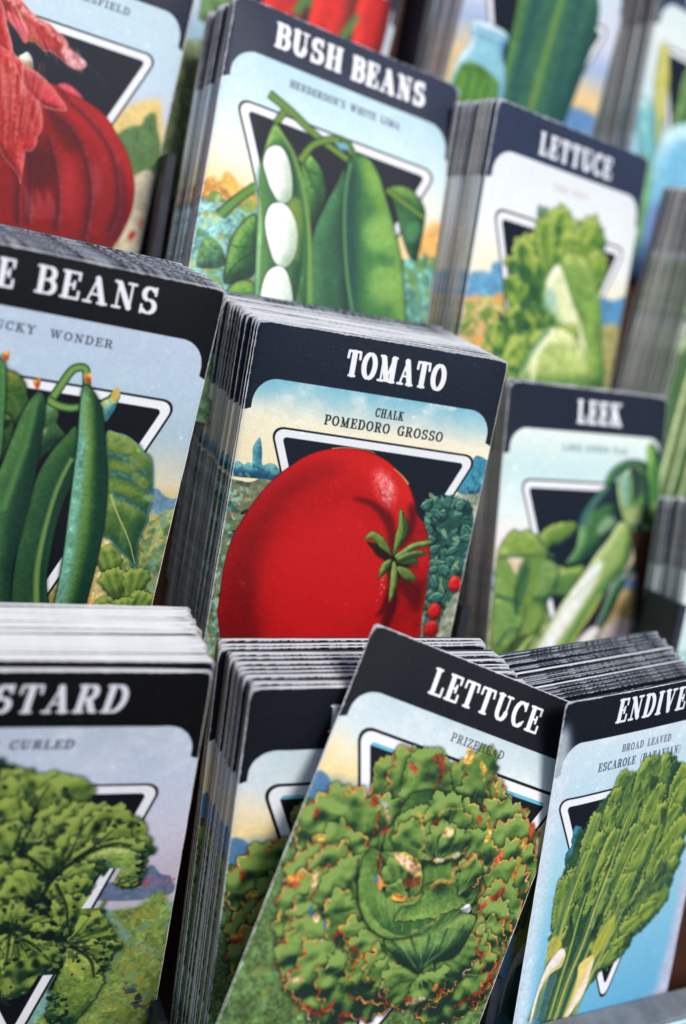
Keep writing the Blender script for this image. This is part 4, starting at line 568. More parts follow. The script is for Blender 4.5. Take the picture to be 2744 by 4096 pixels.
  ('shape',[Q("12.8 82.5 13.5 80.7 14.6 82.5 14.5 84.1"),(60,110,160)],{'soft': .15,'al': .8}),
  ('shape',[Q("18.8 84.6 19.7 83.9 20.4 86.3 19.9 86.4"),(50,110,170)],{'soft': .15,'al': .8}),
  ('shape',[Q("21.8 47 24.2 46.8 24.3 47.9 22.9 48"),(180,200,220)],{'soft': .2,'al': .8}),
  ('text',['LETTUCE',23.2,63.6,4.9,13,(238,238,242)],{'wt': .95}),
  ('text',['PRIZEHEAD',36,55.6,21,23.6,(34,36,44)],{'wt': .6}),
  ('band',[17.8,28.2,(19,24,36)],{}),
 ],
 'bush': [
  ('sky',[[(17,(186,214,226)),(34,(206,226,232)),(52,(236,232,214)),(62,(240,214,160))]],{'cl': .3}),
  ('shape',[Q("-3 66 86 66 86 140 -3 140"),(120,160,120)],{'nz': .25,'sm': 0}),
  ('dabs',[Q("-1 67 84 67 84 134 -1 134"),140,3,[(90,150,120),(60,120,80),(150,170,90),(60,110,60)]],{'seed': 31,'al': .55}),
  ('shape',[Q("-0 68.8 9.2 67.6 18.1 66.5 25.1 107.3 3.4 113.2"),(132,190,180)],{'nz': .25}),
  ('shape',[Q("71.4 66.3 86.3 61.1 87.1 90.2 72.9 94.1"),(120,180,166)],{'nz': .25}),
  ('shape',[Q("-.4 63.4 1.7 60.8 2.8 59.8 3.8 61.9 5.2 59 6.9 57.7 9.8 59.9 11.1 63.2 11.3 60.6 16.4 64 16.9 66.9 9.2 67.6 .3 67.4"),(222,170,84)],{'nz': .2,'soft': .3}),
  ('dabs',[Q("-1.2 62.4 16 61.6 16.9 66.9 .5 68.6"),40,2.2,[(200,140,60),(232,180,90),(240,196,120),(170,120,60)]],{'al': .7}),
  ('shape',[Q("77.5 53.1 83.8 49.7 83.4 62 74.9 64.6"),(226,180,110)],{'soft': 1.5,'nz': .1}),
  ('dabs',[Q("-.5 69.6 16.9 66.9 22.9 101.7 3 107.4"),150,2.6,[(90,170,160),(60,140,130),(150,200,180),(110,160,90),(80,130,60),(190,210,150),(170,150,70)]],{'seed': 3,'al': .65}),
  ('shape',[Q("1.9 83.5 3.7 79.3 6.3 79.7 9.3 82.4 10.1 87.1 2.3 89.5"),(62,120,80)],{'sh': (30,80,60),'hi': (110,160,90),'w': 4,'st': .5,'nz': .3}),
  ('dabs',[Q("71.5 67 84.2 62.4 84.6 84.3 74 87.3"),60,2.6,[(90,150,120),(60,120,100),(130,170,120),(100,140,70)]],{'seed': 5,'al': .6}),
  ('emblem',[9.5,74,36.2,42,111],{}),
  ('shape',[Q("29.4 42.2 32.9 42.9 36.4 45.6 38.9 50 40 56.1 38.7 61.7 37.2 64.8 34.7 61.7 31.5 55.1"),(70,128,66)],{'sh': (24,72,50),'hi': (120,166,80),'w': 6,'nz': .14,'st': .2,'drop': .5,'out': (20,52,36),'ow': .25}),
  ('line',[Q("30.7 46.3 36 53.5 38.3 59.2"),.7,.3,(28,76,50)],{'al': .8,'soft': .15}),
  ('line',[Q("33.1 48.1 37.3 48.6"),.7,.3,(28,76,50)],{'al': .8,'soft': .15}),
  ('line',[Q("33.9 53 38.7 53.3"),.7,.3,(28,76,50)],{'al': .8,'soft': .15}),
  ('line',[Q("60.8 45.2 67.7 47.5 75.4 49.1"),2.8600000000000003,2.4200000000000004,(40,76,44)],{'al': .9,'soft': .15}),
  ('line',[Q("60.8 45.2 67.7 47.5 75.4 49.1"),1.7600000000000002,1.54,(112,148,62)],{'al': 1}),
  ('shape',[Q("61.4 44.3 66.8 41.8 71.4 42.9 75.8 46.9 76.4 53.4 75.7 63 75 65.3 71.7 63.6 67.6 56.3 64.3 49.3"),(44,104,62)],{'sh': (24,72,50),'hi': (120,166,80),'w': 6,'nz': .14,'st': .2,'drop': .5,'out': (20,52,36),'ow': .25}),
  ('line',[Q("61.1 45.1 67.7 47.5 76.3 50.1"),2.3400000000000003,1.9800000000000002,(40,76,44)],{'al': .9,'soft': .15}),
  ('line',[Q("61.1 45.1 67.7 47.5 76.3 50.1"),1.4400000000000002,1.26,(112,148,62)],{'al': 1}),
  ('shape',[Q("69 55.8 72.9 51.9 75.5 54.4 72.6 60"),(84,150,100)],{'soft': .6,'al': .7}),
  ('shape',[Q("17.7 67.9 13.3 72.5 11.1 78.2 10.5 85.7 11.3 92.2 16.2 89.5 20.2 86.5 20.1 77.8"),(52,118,62)],{'sh': (24,72,50),'hi': (120,166,80),'w': 6,'nz': .14,'st': .2,'drop': .5,'out': (20,52,36),'ow': .25}),
  ('line',[Q("11.2 91.7 13.6 85.4 19 79.4"),.6,.4,(20,56,40)],{'al': .8,'soft': .15}),
  ('line',[Q("11.4 79.9 15.1 79.4 19.3 77.4"),.6,.3,(20,56,40)],{'al': .6,'soft': .15}),
  ('shape',[Q("12.5 93.7 16.2 89.5 21.5 89.8 23.3 96.7 13.5 99.5"),(60,126,60)],{'sh': (24,72,50),'hi': (120,166,80),'w': 6,'nz': .14,'st': .2,'drop': .5,'out': (20,52,36),'ow': .25}),
  ('line',[Q("6.4 71.6 10.3 66 16.2 59"),3.3800000000000003,2.8600000000000003,(40,76,44)],{'al': .9,'soft': .15}),
  ('line',[Q("6.4 71.6 10.3 66 16.2 59"),2.08,1.8199999999999998,(96,150,64)],{'al': 1}),
  ('line',[Q("15.6 28.5 24.2 31.7 34.6 36.5 46.3 40.2"),3.12,2.64,(40,76,44)],{'al': .9,'soft': .15}),
  ('line',[Q("15.6 28.5 24.2 31.7 34.6 36.5 46.3 40.2"),1.92,1.68,(112,148,62)],{'al': 1}),
  ('line',[Q("21.6 32.1 19.1 37.5"),2.6,2.2,(40,76,44)],{'al': .9,'soft': .15}),
  ('line',[Q("21.6 32.1 19.1 37.5"),1.6,1.4,(112,148,62)],{'al': 1}),
  ('line',[Q("29.3 46.1 33.6 38.8 42.6 34.3 47.5 38.5"),2.8600000000000003,2.4200000000000004,(40,76,44)],{'al': .9,'soft': .15}),
  ('line',[Q("29.3 46.1 33.6 38.8 42.6 34.3 47.5 38.5"),1.7600000000000002,1.54,(112,148,62)],{'al': 1}),
  ('shape',[Q("45.5 43.8 42.9 49.3 40.1 57.4 37.6 67.2 38.1 78.5 40.3 91.8 42.8 102.4 55.9 98.8 50.9 68.1"),(44,104,70)],{'sh': (22,62,60),'hi': (70,130,84),'w': 8,'L': (-.6,-.4),'nz': .08,'drop': .6,'out': (18,56,50),'ow': .3}),
  ('shape',[Q("45.8 41 48 37.3 53 37.2 57.2 41.1 59.7 45.5 63.4 52.3 66.7 59.2 69.6 66.2 72 74.7 74.3 84.6 75 93.5 55.9 98.8 51.6 80.8 47.9 62.6 46.2 50.1"),(62,128,66)],{'sh': (26,84,70),'hi': (110,160,72),'w': 9,'L': (.7,-.4),'nz': .06,'drop': .7,'out': (20,70,54),'ow': .3}),
  ('shape',[Q("50.4 38.8 54 38.9 57.6 43.6 59.1 48.4 54.6 47.3"),(132,176,84)],{'soft': 1.8,'al': .75}),
  ('shape',[Q("56.1 56.7 60 54.1 64.2 57.4 64.5 63.9 59.3 67.5 55 62.9"),(142,186,96)],{'soft': 1.8,'al': .8}),
  ('shape',[Q("59.5 73.3 64.6 69.1 69.4 71.6 70.6 79.1 66.1 83 60.3 82.1"),(136,180,90)],{'soft': 1.8,'al': .8}),
  ('shape',[Q("62.3 68.5 67.1 66.4 66.9 69.7 62.6 70.4"),(50,110,66)],{'soft': 1,'al': .6}),
  ('line',[Q("46.8 40.7 46.5 50 48 62.6 51.4 77.7 55.3 88.7"),1,1,(104,164,96)],{'al': .85,'soft': .2}),
  ('shape',[Q("40.7 35.6 44 34.4 45.7 36.4 42.4 37.6"),(120,180,200)],{'soft': .4,'al': .9}),
  ('line',[Q("41.2 34.7 44.7 34.2 48.1 37.6"),2.2,1.6,(80,120,56)],{'al': 1}),
  ('shape',[Q("18.5 37.7 21.2 38 25.4 43 29.8 49.2 33.1 56.5 36.4 66.3 38.8 78.3 39.7 88.2 41.5 102.7 24.5 107.4 22.2 95.8 19.4 78 18 65.9 16.6 53.8 17 44.7"),(88,144,70)],{'sh': (36,96,60),'hi': (140,180,96),'w': 6,'L': (-.7,-.3),'nz': .08,'drop': .7,'out': (24,70,46),'ow': .3}),
  ('shape',[Q("19.3 42.6 23.3 42.4 26.9 47.6 30.2 55.5 33.5 67.2 35.6 79.3 35.5 90.7 35.4 98.2 24.1 101.4 21.7 83.5 20.3 71.5 17.6 59.8 16.7 50.5"),(64,122,70)],{'sh': (30,84,54),'hi': (90,140,80),'w': 5,'L': (-.7,-.3),'soft': .2}),
  ('line',[Q("19.2 38.1 26.3 44 32.1 54.9 36.6 69.4 40.1 90.6"),1.3,1.8,(140,180,90)],{'al': .8,'soft': .3}),
  ('shape',[Q("28.7 58.6 31.5 58.9 33.3 66 33.9 73.5 33.4 78.7 30.8 71.3 27.4 62.8"),(150,170,70)],{'soft': .6,'al': .7}),
  ('shape',[Q("17.4 50.9 18 46.3 20.9 44 23.7 44.9 26.4 49.1 28.1 54.9 28.2 59.4 25.2 61.7 21.4 58.5 19.1 54.8"),(238,240,232)],{'sh': (150,180,150),'hi': (250,250,248),'w': 6,'L': (-.6,-.5),'drop': .5,'nz': .03,'k': 1.1}),
  ('shape',[Q("21 68.7 21.7 64.1 23.9 62 27.3 61.9 30.5 65 32.5 70.1 32.5 77.1 29.9 81.4 26.5 80.8 23.8 76.6 22.1 72.8"),(238,240,232)],{'sh': (150,180,150),'hi': (250,250,248),'w': 6,'L': (-.6,-.5),'drop': .5,'nz': .03,'k': 1.1}),
  ('shape',[Q("23.7 87.9 25 83.8 27.9 81.6 30.8 82.7 33.3 87.6 34.4 92.2 34.7 98.4 24.7 101.2 23.5 94.2"),(238,240,232)],{'sh': (150,180,150),'hi': (250,250,248),'w': 6,'L': (-.6,-.5),'drop': .5,'nz': .03,'k': 1.1}),
  ('line',[Q("15.8 52.8 16.7 60.1 19.5 70.5 20.9 83.8 22.6 95.7"),1.2,1.2,(140,200,170)],{'al': .6,'soft': .3}),
  ('text',['BUSH',14.6,38.6,3.8,12.6,(240,240,244)],{'wt': 1.05}),
  ('text',['BEANS',42.2,69.9,4.2,13,(240,240,244)],{'wt': 1.05}),
  ('text',["HENDERSON'S WHITE LIMA",21.8,62.2,21.1,23.7,(90,100,116)],{'wt': .9}),
  ('band',[17,28,(50,58,80)],{}),
 ],
 'pole': [
  ('sky',[[(17,(190,204,222)),(30,(186,204,220)),(46,(176,196,206)),(58,(214,206,180)),(64,(204,186,120))]],{'cl': .4}),
  ('shape',[Q("-3 76 86 76 86 140 -3 140"),(176,166,104)],{'nz': .25,'sm': 0}),
  ('dabs',[Q("-1 77 84 77 84 134 -1 134"),140,3,[(110,140,80),(150,150,80),(200,180,110),(90,110,60)]],{'seed': 31,'al': .55}),
  ('shape',[Q("74.4 61.6 76.3 60.3 79 62.2 81.9 62.9 84.7 62.5 82.9 69.7 75.3 70.7"),(112,144,170)],{'nz': .1,'soft': .2}),
  ('shape',[Q("74 69.7 78.1 68 84.9 68.3 87.9 101.2 60.5 104.9 60.5 78.2"),(140,156,96)],{'nz': .25}),
  ('dabs',[Q("72.9 69.8 84.9 68.3 87.9 101.2 77.8 102.1 75 84.6"),170,2.4,[(110,140,90),(80,120,80),(160,170,110),(190,180,120),(120,160,150),(70,100,60)]],{'seed': 2,'al': .6}),
  ('shape',[Q("60.5 78.2 67.8 76.8 70.1 82.2 68.7 91.1 68.9 102.9 60.3 103.7"),(214,200,140)],{'nz': .2,'soft': .4}),
  ('dabs',[Q("61.8 79.2 69.5 79.4 70.5 99.8 61.9 103.6"),40,1.8,[(220,170,80),(230,210,150),(200,190,150)]],{'seed': 3,'al': .6}),
  ('leaf',[(70.6,89.8),(64.1,80.1),8,(112,142,66),(160,176,90),(60,90,50)],{'rf': (.5,2),'seed': 0,'drop': .4,'dark': (40,60,36)}),
  ('leaf',[(72.6,96.6),(67.7,86.6),8,(112,142,66),(160,176,90),(60,90,50)],{'rf': (.5,2),'seed': 1,'drop': .4,'dark': (40,60,36)}),
  ('leaf',[(75.4,96.4),(76.4,85.6),8,(112,142,66),(160,176,90),(60,90,50)],{'rf': (.5,2),'seed': 2,'drop': .4,'dark': (40,60,36)}),
  ('leaf',[(72.2,102.6),(65.6,97.3),8,(112,142,66),(160,176,90),(60,90,50)],{'rf': (.5,2),'seed': 3,'drop': .4,'dark': (40,60,36)}),
  ('leaf',[(77.6,101.5),(80.3,92.9),8,(112,142,66),(160,176,90),(60,90,50)],{'rf': (.5,2),'seed': 4,'drop': .4,'dark': (40,60,36)}),
  ('leaf',[(75.5,102.3),(72.9,95.4),8,(112,142,66),(160,176,90),(60,90,50)],{'rf': (.5,2),'seed': 5,'drop': .4,'dark': (40,60,36)}),
  ('leaf',[(68.9,102.9),(72.6,99),8,(112,142,66),(160,176,90),(60,90,50)],{'rf': (.5,2),'seed': 6,'drop': .4,'dark': (40,60,36)}),
  ('emblem',[9,72.2,36.6,42,111],{'fill': (16,20,32)}),
  ('shape',[Q("23.3 34.1 28.9 32.7 32.8 35.1 34.6 39.4 36 41.3 36.6 47.5 32.2 50.3 25.7 47.1"),(72,112,54)],{'sh': (26,66,40),'hi': (140,150,70),'w': 6,'nz': .14,'st': .35,'drop': .6,'out': (20,50,36),'ow': .25}),
  ('shape',[Q("37.5 41.6 41.7 39.8 43.8 42.6 43.8 45.3 47 48.5 44.7 52.1 41.7 55.3 39.9 59.3 34.3 61.7 30.4 56.9 32.2 50.3"),(66,112,66)],{'sh': (26,66,50),'hi': (130,170,120),'w': 6,'nz': .14,'st': .35,'drop': .6,'out': (20,50,36),'ow': .25}),
  ('shape',[Q("24.5 46.3 27.1 44.3 31.3 45.7 32.4 51.3 30.6 58 26.7 58.5"),(90,128,60)],{'sh': (36,80,46),'hi': (170,180,90),'w': 6,'nz': .14,'st': .35,'drop': .6,'out': (20,50,36),'ow': .25}),
  ('shape',[Q("39.9 47.5 41.1 47.1 41 48.9 40.2 49.1"),(170,190,110)],{'soft': .3}),
  ('shape',[Q("26.7 47.5 31.4 46.2 30.4 49 27 49"),(30,50,46)],{'soft': .3}),
  ('shape',[Q("57.8 46.1 61 45.3 64.4 45.9 68.1 48 69.5 49.5 72.4 51.3 74 56.1 75.2 62.7 75.1 68.4 75.3 70.7 74.3 76 74.1 78.9 75.2 85.8 72.4 82.6 69.2 80.6 65.8 77.6 63 76.2 61.8 69 60.5 58"),(82,120,60)],{'sh': (34,84,66),'hi': (140,160,80),'w': 6,'L': (-.4,-.8),'nz': .1,'st': .3,'drop': .5,'out': (60,140,170),'ow': .3}),
  ('shape',[Q("59.4 47.7 61 46.8 62.3 48 61.2 49.3"),(136,152,70)],{'soft': .45,'al': .6}),
  ('shape',[Q("63.3 52.4 64.9 51.5 66.2 52.8 65 54.1"),(46,92,70)],{'soft': .45,'al': .6}),
  ('shape',[Q("67.2 57.3 68.8 56.4 70.1 57.6 69 58.9"),(150,190,150)],{'soft': .45,'al': .6}),
  ('shape',[Q("71.2 62.1 72.8 61.2 74.1 62.5 73 63.8"),(136,152,70)],{'soft': .45,'al': .6}),
  ('shape',[Q("60.1 48 61.8 47.1 63 48.4 61.9 49.6"),(46,92,70)],{'soft': .45,'al': .6}),
  ('shape',[Q("64 52.8 65.6 51.9 66.9 53.1 65.7 54.4"),(150,190,150)],{'soft': .45,'al': .6}),
  ('shape',[Q("67.9 57.6 69.6 56.7 70.8 58 69.7 59.3"),(136,152,70)],{'soft': .45,'al': .6}),
  ('shape',[Q("71.9 62.5 73.6 61.6 74.8 62.9 73.7 64.2"),(46,92,70)],{'soft': .45,'al': .6}),
  ('shape',[Q("60.8 48.4 62.5 47.5 63.7 48.7 62.6 50"),(150,190,150)],{'soft': .45,'al': .6}),
  ('shape',[Q("64.7 53.1 66.4 52.2 67.6 53.5 66.5 54.7"),(136,152,70)],{'soft': .45,'al': .6}),
  ('shape',[Q("68.6 57.9 70.3 57 71.6 58.3 70.4 59.6"),(46,92,70)],{'soft': .45,'al': .6}),
  ('shape',[Q("72.6 62.9 74.3 61.9 75.6 63.2 74.4 64.5"),(150,190,150)],{'soft': .45,'al': .6}),
  ('shape',[Q("61.6 48.7 63.2 47.8 64.4 49 63.3 50.3"),(136,152,70)],{'soft': .45,'al': .6}),
  ('shape',[Q("65.4 53.5 67.1 52.5 68.3 53.8 67.2 55.1"),(46,92,70)],{'soft': .45,'al': .6}),
  ('shape',[Q("69.4 58.3 71 57.4 72.3 58.7 71.2 59.9"),(150,190,150)],{'soft': .45,'al': .6}),
  ('shape',[Q("73.4 63.2 75 62.3 76.3 63.6 75.2 64.9"),(136,152,70)],{'soft': .45,'al': .6}),
  ('shape',[Q("62.3 49 63.9 48.1 65.1 49.4 64 50.6"),(46,92,70)],{'soft': .45,'al': .6}),
  ('shape',[Q("66.2 53.8 67.8 52.9 69.1 54.1 67.9 55.4"),(150,190,150)],{'soft': .45,'al': .6}),
  ('shape',[Q("70.1 58.6 71.8 57.7 73 59 71.9 60.3"),(136,152,70)],{'soft': .45,'al': .6}),
  ('shape',[Q("63.5 65 65.1 64.1 66.4 65.4 65.3 66.7"),(46,92,70)],{'soft': .45,'al': .6}),
  ('shape',[Q("63 49.4 64.6 48.4 65.9 49.7 64.7 51"),(150,190,150)],{'soft': .45,'al': .6}),
  ('shape',[Q("66.9 54.1 68.5 53.2 69.8 54.5 68.6 55.8"),(136,152,70)],{'soft': .45,'al': .6}),
  ('shape',[Q("70.8 59 72.5 58.1 73.8 59.4 72.6 60.6"),(46,92,70)],{'soft': .45,'al': .6}),
  ('shape',[Q("64.2 65.3 65.9 64.4 67.1 65.7 66 67"),(150,190,150)],{'soft': .45,'al': .6}),
  ('shape',[Q("63.7 49.7 65.3 48.8 66.6 50 65.4 51.3"),(136,152,70)],{'soft': .45,'al': .6}),
  ('shape',[Q("67.6 54.5 69.3 53.6 70.5 54.8 69.4 56.1"),(46,92,70)],{'soft': .45,'al': .6}),
  ('line',[Q("59.6 52.1 63.6 52 68.1 53 72.1 56.3"),2.6,1.6,(30,80,84)],{'al': .65,'soft': .6}),
  ('line',[Q("59.4 51.3 63.6 52 68.1 53 72.1 56.3"),1,.6,(120,190,190)],{'al': .55,'soft': .25,'nz': .5}),
  ('line',[Q("61.1 57.9 64.7 57.4 69.9 58.9 74.4 61.6"),2.6,1.6,(30,80,84)],{'al': .65,'soft': .6}),
  ('line',[Q("61.1 57.9 64.7 57.4 69.9 58.9 74.4 61.6"),1,.6,(120,190,190)],{'al': .55,'soft': .25,'nz': .5}),
  ('line',[Q("62.8 63.8 67.4 64.9 71.1 66.6 74.3 68.5"),2.6,1.6,(30,80,84)],{'al': .65,'soft': .6}),
  ('line',[Q("62.8 63.8 67.4 64.9 71.1 66.6 74.3 68.5"),1,.6,(120,190,190)],{'al': .55,'soft': .25,'nz': .5}),
  ('shape',[Q("59.8 49.3 62.8 48.3 65.3 50.1 62.9 51.6"),(128,146,66)],{'soft': .6,'al': .7}),
  ('shape',[Q("60.9 54.6 64 54.2 67.5 55.3 65.6 56.7"),(128,146,66)],{'soft': .6,'al': .7}),
  ('shape',[Q("63.3 60.9 67.5 60.3 70.7 62.2 67.6 63.1"),(128,146,66)],{'soft': .6,'al': .7}),
  ('shape',[Q("65.1 51.8 67.7 51.4 71 53.7 69.1 55.1"),(128,146,66)],{'soft': .6,'al': .7}),
  ('shape',[Q("68 57.5 71.3 57.6 73.4 59.5 71.5 60.9"),(128,146,66)],{'soft': .6,'al': .7}),
  ('shape',[Q("62.2 63.3 65.3 65.1 68.7 65.8 74.3 68.5 74.5 71.9 73.8 76.6 74.6 84.1 69.5 79.4 65.5 76.5 63 74.5 62.3 67.8"),(70,110,56)],{'sh': (30,76,52),'hi': (120,150,80),'w': 5,'nz': .12,'soft': .3}),
  ('line',[Q("62.8 63.8 66.2 69.5 71.1 76.9 74.6 84.1"),.6,.3,(180,190,130)],{'al': .8}),
  ('line',[Q("68.3 71.5 68.7 76.1 68.7 78.4"),1.2,.5,(150,160,80)],{'al': .5,'soft': .4}),
  ('line',[Q("40.6 39.5 42.7 34.4 44.4 30.4 46.1 28.8 48.5 29 49.7 33.7"),2.6,2.4,(40,90,50)],{}),
  ('line',[Q("40.6 39.5 42.7 34.4 44.4 30.4 46.1 28.8 48.5 29 49.7 33.7"),1.6,1.4,(128,166,90)],{'al': .95,'soft': .15}),
  ('line',[Q("40 39 42.8 40.2 46.4 40.4 48.9 39.7"),2.6,2.4,(40,90,50)],{}),
  ('line',[Q("40 39 42.8 40.2 46.4 40.4 48.9 39.7"),1.6,1.4,(128,166,90)],{'al': .95,'soft': .15}),
  ('line',[Q("55.2 37.6 57 36.2 58.6 33.8"),2.6,2.4,(40,90,50)],{}),
  ('line',[Q("55.2 37.6 57 36.2 58.6 33.8"),1.6,1.4,(128,166,90)],{'al': .95,'soft': .15}),
  ('shape',[Q("54.2 37.8 56.9 35.7 57.6 32.9 59.5 34.2 59.2 36.9 58 40.9 56.8 42.7 55.5 40.2"),(110,170,150)],{'sh': (60,120,130),'hi': (190,200,140),'w': 3,'nz': .2}),
  ('shape',[Q("56.9 34.6 57.8 32.6 59 33.2 59.2 35.3 58.2 37.1"),(206,180,90)],{'soft': .2}),
  ('shape',[Q("26.5 30.5 28.1 36.4 29.5 46.5 30.4 56.9 28.4 62.6 23 32.2"),(66,124,74)],{'sh': (24,76,54),'hi': (120,170,100),'L': (.3,-.4),'w': 7,'nz': .06,'st': .45,'out': (14,50,40),'ow': .3,'drop': .6}),
  ('shape',[Q("49.5 45.5 46.5 48.6 43.5 53.9 41.2 60.7 40.1 68.5 39.8 77.4 39.8 85.7 40.3 94.2 42.5 107.1 53.2 106.2 50.1 93.1 49.5 84.6 49.4 76.2 50.2 67.2 51.8 59.2"),(36,82,54)],{'sh': (14,50,46),'hi': (76,122,68),'L': (-.2,-.7),'w': 7,'nz': .06,'st': .45,'out': (14,50,40),'ow': .3,'drop': .6}),
  ('line',[Q("49.8 54.6 47.8 62.5 46.8 70.9 46.4 82.2 47 92.3 50 106.5"),1.2,1.8,(140,170,90)],{'al': .75,'soft': .25}),
  ('line',[Q("50.4 56.1 48.6 64.1 47.8 71.9 47.6 83.1 48.8 93.3 51.3 106.3"),.8,1.2,(20,66,50)],{'al': .7,'soft': .2}),
  ('shape',[Q("35.9 38.2 37.4 36.9 39.3 39.2 40.2 44.8 40.4 52.8 40.7 63.5 40.3 74.5 39.8 82.9 39.8 91.4 41.7 107.2 36.6 107.7 29.4 67.8 30.9 59.5 32.3 50.8 33.8 43.2"),(42,92,56)],{'sh': (14,54,46),'hi': (88,134,76),'L': (-.5,-.3),'w': 7,'nz': .06,'st': .45,'out': (14,50,40),'ow': .3,'drop': .6}),
  ('line',[Q("37 39 36.7 50.7 35.3 61.6 33.8 72.6"),1.4,1.8,(110,160,90)],{'al': .6,'soft': .5}),
  ('line',[Q("38.1 40.9 38.7 53 37.2 66.7 36.8 80.5"),.8,1,(24,70,50)],{'al': .7,'soft': .25}),
  ('shape',[Q("48.8 33.3 50.7 33.6 54.1 37.2 56.4 42.2 59.4 52.6 61.5 61.2 62.9 71.7 63.3 80.2 63.2 88.8 62.9 97.6 63.1 105.3 53.7 106.1 53.3 98.6 53.2 89.9 52.8 81.4 51.9 70.3 51 59.3 50.4 51.2 49.3 43.3 48.6 37.1"),(62,112,56)],{'sh': (18,66,48),'hi': (112,166,128),'L': (-.9,-.1),'w': 7,'nz': .06,'st': .45,'out': (14,50,40),'ow': .3,'drop': .6}),
  ('shape',[Q("51 50.1 52.2 48.3 53.3 56.3 53.9 64.4 54.6 75.5 55.3 86.8 55.4 98.4 55.2 105.4 53.9 103.2 54.3 92.7 53.6 78.5 52.9 67.4 51.8 56.5"),(120,190,190)],{'soft': .9,'al': .6,'nz': .4}),
  ('shape',[Q("49.8 36.9 52.6 40.2 54.7 47.9 57 64 58.2 75.1 59 92.2 58.5 95.1 57.2 78 54.3 58.9 51.9 45.6"),(136,160,66)],{'soft': 1.2,'al': .5}),
  ('shape',[Q("35 35.2 35 34 36.1 34 36.3 33.2 37 34.1 37 35.5 36.5 36.3 35.7 35.9"),(200,152,70)],{'sh': (190,90,40),'w': 2,'nz': .3,'L': (-.3,-.8)}),
  ('shape',[Q("35.5 35.1 36.2 34.7 36.9 35.9 36.3 36.8"),(180,70,50)],{'soft': .2,'al': .7}),
  ('shape',[Q("25.5 29.2 25.5 28 26.5 28 26.8 27.2 27.5 28.1 27.5 29.4 27 30.2 26.2 29.9"),(200,152,70)],{'sh': (190,90,40),'w': 2,'nz': .3,'L': (-.3,-.8)}),
  ('shape',[Q("26 29.1 26.7 28.7 27.4 29.9 26.8 30.7"),(180,70,50)],{'soft': .2,'al': .7}),
  ('shape',[Q("48.4 31.3 48.3 30.1 49.5 30.1 49.7 29.3 50.4 30.2 50.5 31.6 49.9 32.4 49.1 32"),(200,152,70)],{'sh': (190,90,40),'w': 2,'nz': .3,'L': (-.3,-.8)}),
  ('shape',[Q("48.9 31.2 49.6 30.8 50.4 32 49.8 32.9"),(180,70,50)],{'soft': .2,'al': .7}),
  ('text',['POLE',3.5,25,3.1,10.9,(228,230,236)],{}),
  ('text',['BEANS',30.4,64.4,3,10.6,(228,230,236)],{}),
  ('text',['KENTUCKY',10.5,33,19.4,21.9,(50,54,70)],{'wt': .8}),
  ('text',['WONDER',36.8,54.4,19.5,21.9,(50,54,70)],{'wt': .8}),
  ('band',[15.5,26.4,(13,16,24)],{}),
 ],
 'mustard': [
  ('sky',[[(17,(190,200,216)),(30,(196,206,224)),(50,(206,204,220)),(62,(196,188,204))]],{'cl': .3}),
  ('shape',[Q("61.4 67.3 66.8 66 72.4 65.6 74.1 61.6 75.7 61.3 77.9 64.3 79.6 65.2 81 66.1 81.5 72.4 61.9 72.3"),(110,124,152)],{'nz': .1,'soft': .2}),
  ('dabs',[Q("72.4 65.6 81 65.7 81 68.6 70.2 68.3"),40,1,[(190,90,90),(150,100,130)]],{'seed': 8,'al': .5}),
  ('shape',[Q("40 77.5 62 76.2 86 75.2 86 140 -5 140 -5 90"),(126,178,166)],{'nz': .12,'sm': 0}),
  ('shape',[Q("66 78 72.6 75.5 81.4 74.1 86.5 126.1 50.1 121.7 55.4 108.6 67 96.5"),(128,152,84)],{'nz': .22,'soft': .8}),
  ('dabs',[Q("65.6 83.4 81.3 80.4 84.4 123 52.5 119.2"),160,3,[(140,160,70),(110,140,80),(150,160,90),(120,160,130),(100,120,50),(160,150,70)]],{'seed': 6,'al': .5}),
  ('line',[Q("66.7 79.3 70.9 85.6 76 90.4 80.8 94.3"),3,2,(120,176,190)],{'al': .6,'soft': .5,'nz': .5}),
  ('line',[Q("74.2 88.5 76.7 90.9 79.9 95.1"),1.4,1,(190,160,80)],{'al': .6,'soft': .3,'nz': .4}),
  ('dabs',[Q("72.3 103.3 75.1 104.4 77.6 109.2 82.1 112.9 83.7 117.8 79.8 115.9 75.1 110.8"),60,1.5,[(60,80,90),(90,120,150),(40,50,60),(120,80,70),(100,110,130)]],{'seed': 7,'al': .8}),
  ('emblem',[9,70.8,36.6,43,119],{'fill': (18,22,34)}),
  ('shape',[Q("31.3 30.7 38.2 28.7 40.3 30.9 42.8 33.2 46.7 39.3 51.6 47.8 56.8 58.2 53.3 66 58.6 76.6 65.6 83.4 60.1 91.5 54 104 48.2 99.1 42.3 102.8 36.1 102.2"),(24,48,38)],{'soft': .6,'rf': (1.5,4)}),
  ('leaf',[(39.2,53.3),(38.1,28.3),13,(120,144,66),(158,178,92),(30,66,46)],{'rim': [(40,80,56),(60,100,60),(170,186,100)],'rf': (1.5,4.2),'seed': 1,'dark': (14,30,28),'rimn': .35,'vein': (20,44,34),'vn': 5,'rimw': .5,'drop': .7}),
  ('leaf',[(41.6,54.2),(45.9,30),15,(120,144,66),(158,178,92),(30,66,46)],{'rim': [(40,80,56),(60,100,60),(170,186,100)],'rf': (1.5,4.2),'seed': 2,'dark': (14,30,28),'rimn': .35,'vein': (20,44,34),'vn': 5,'rimw': .5,'drop': .7}),
  ('leaf',[(42.4,53.5),(53.3,31.3),14,(120,144,66),(158,178,92),(30,66,46)],{'rim': [(40,80,56),(60,100,60),(170,186,100)],'rf': (1.5,4.2),'seed': 3,'dark': (14,30,28),'rimn': .35,'vein': (20,44,34),'vn': 5,'rimw': .5,'drop': .7}),
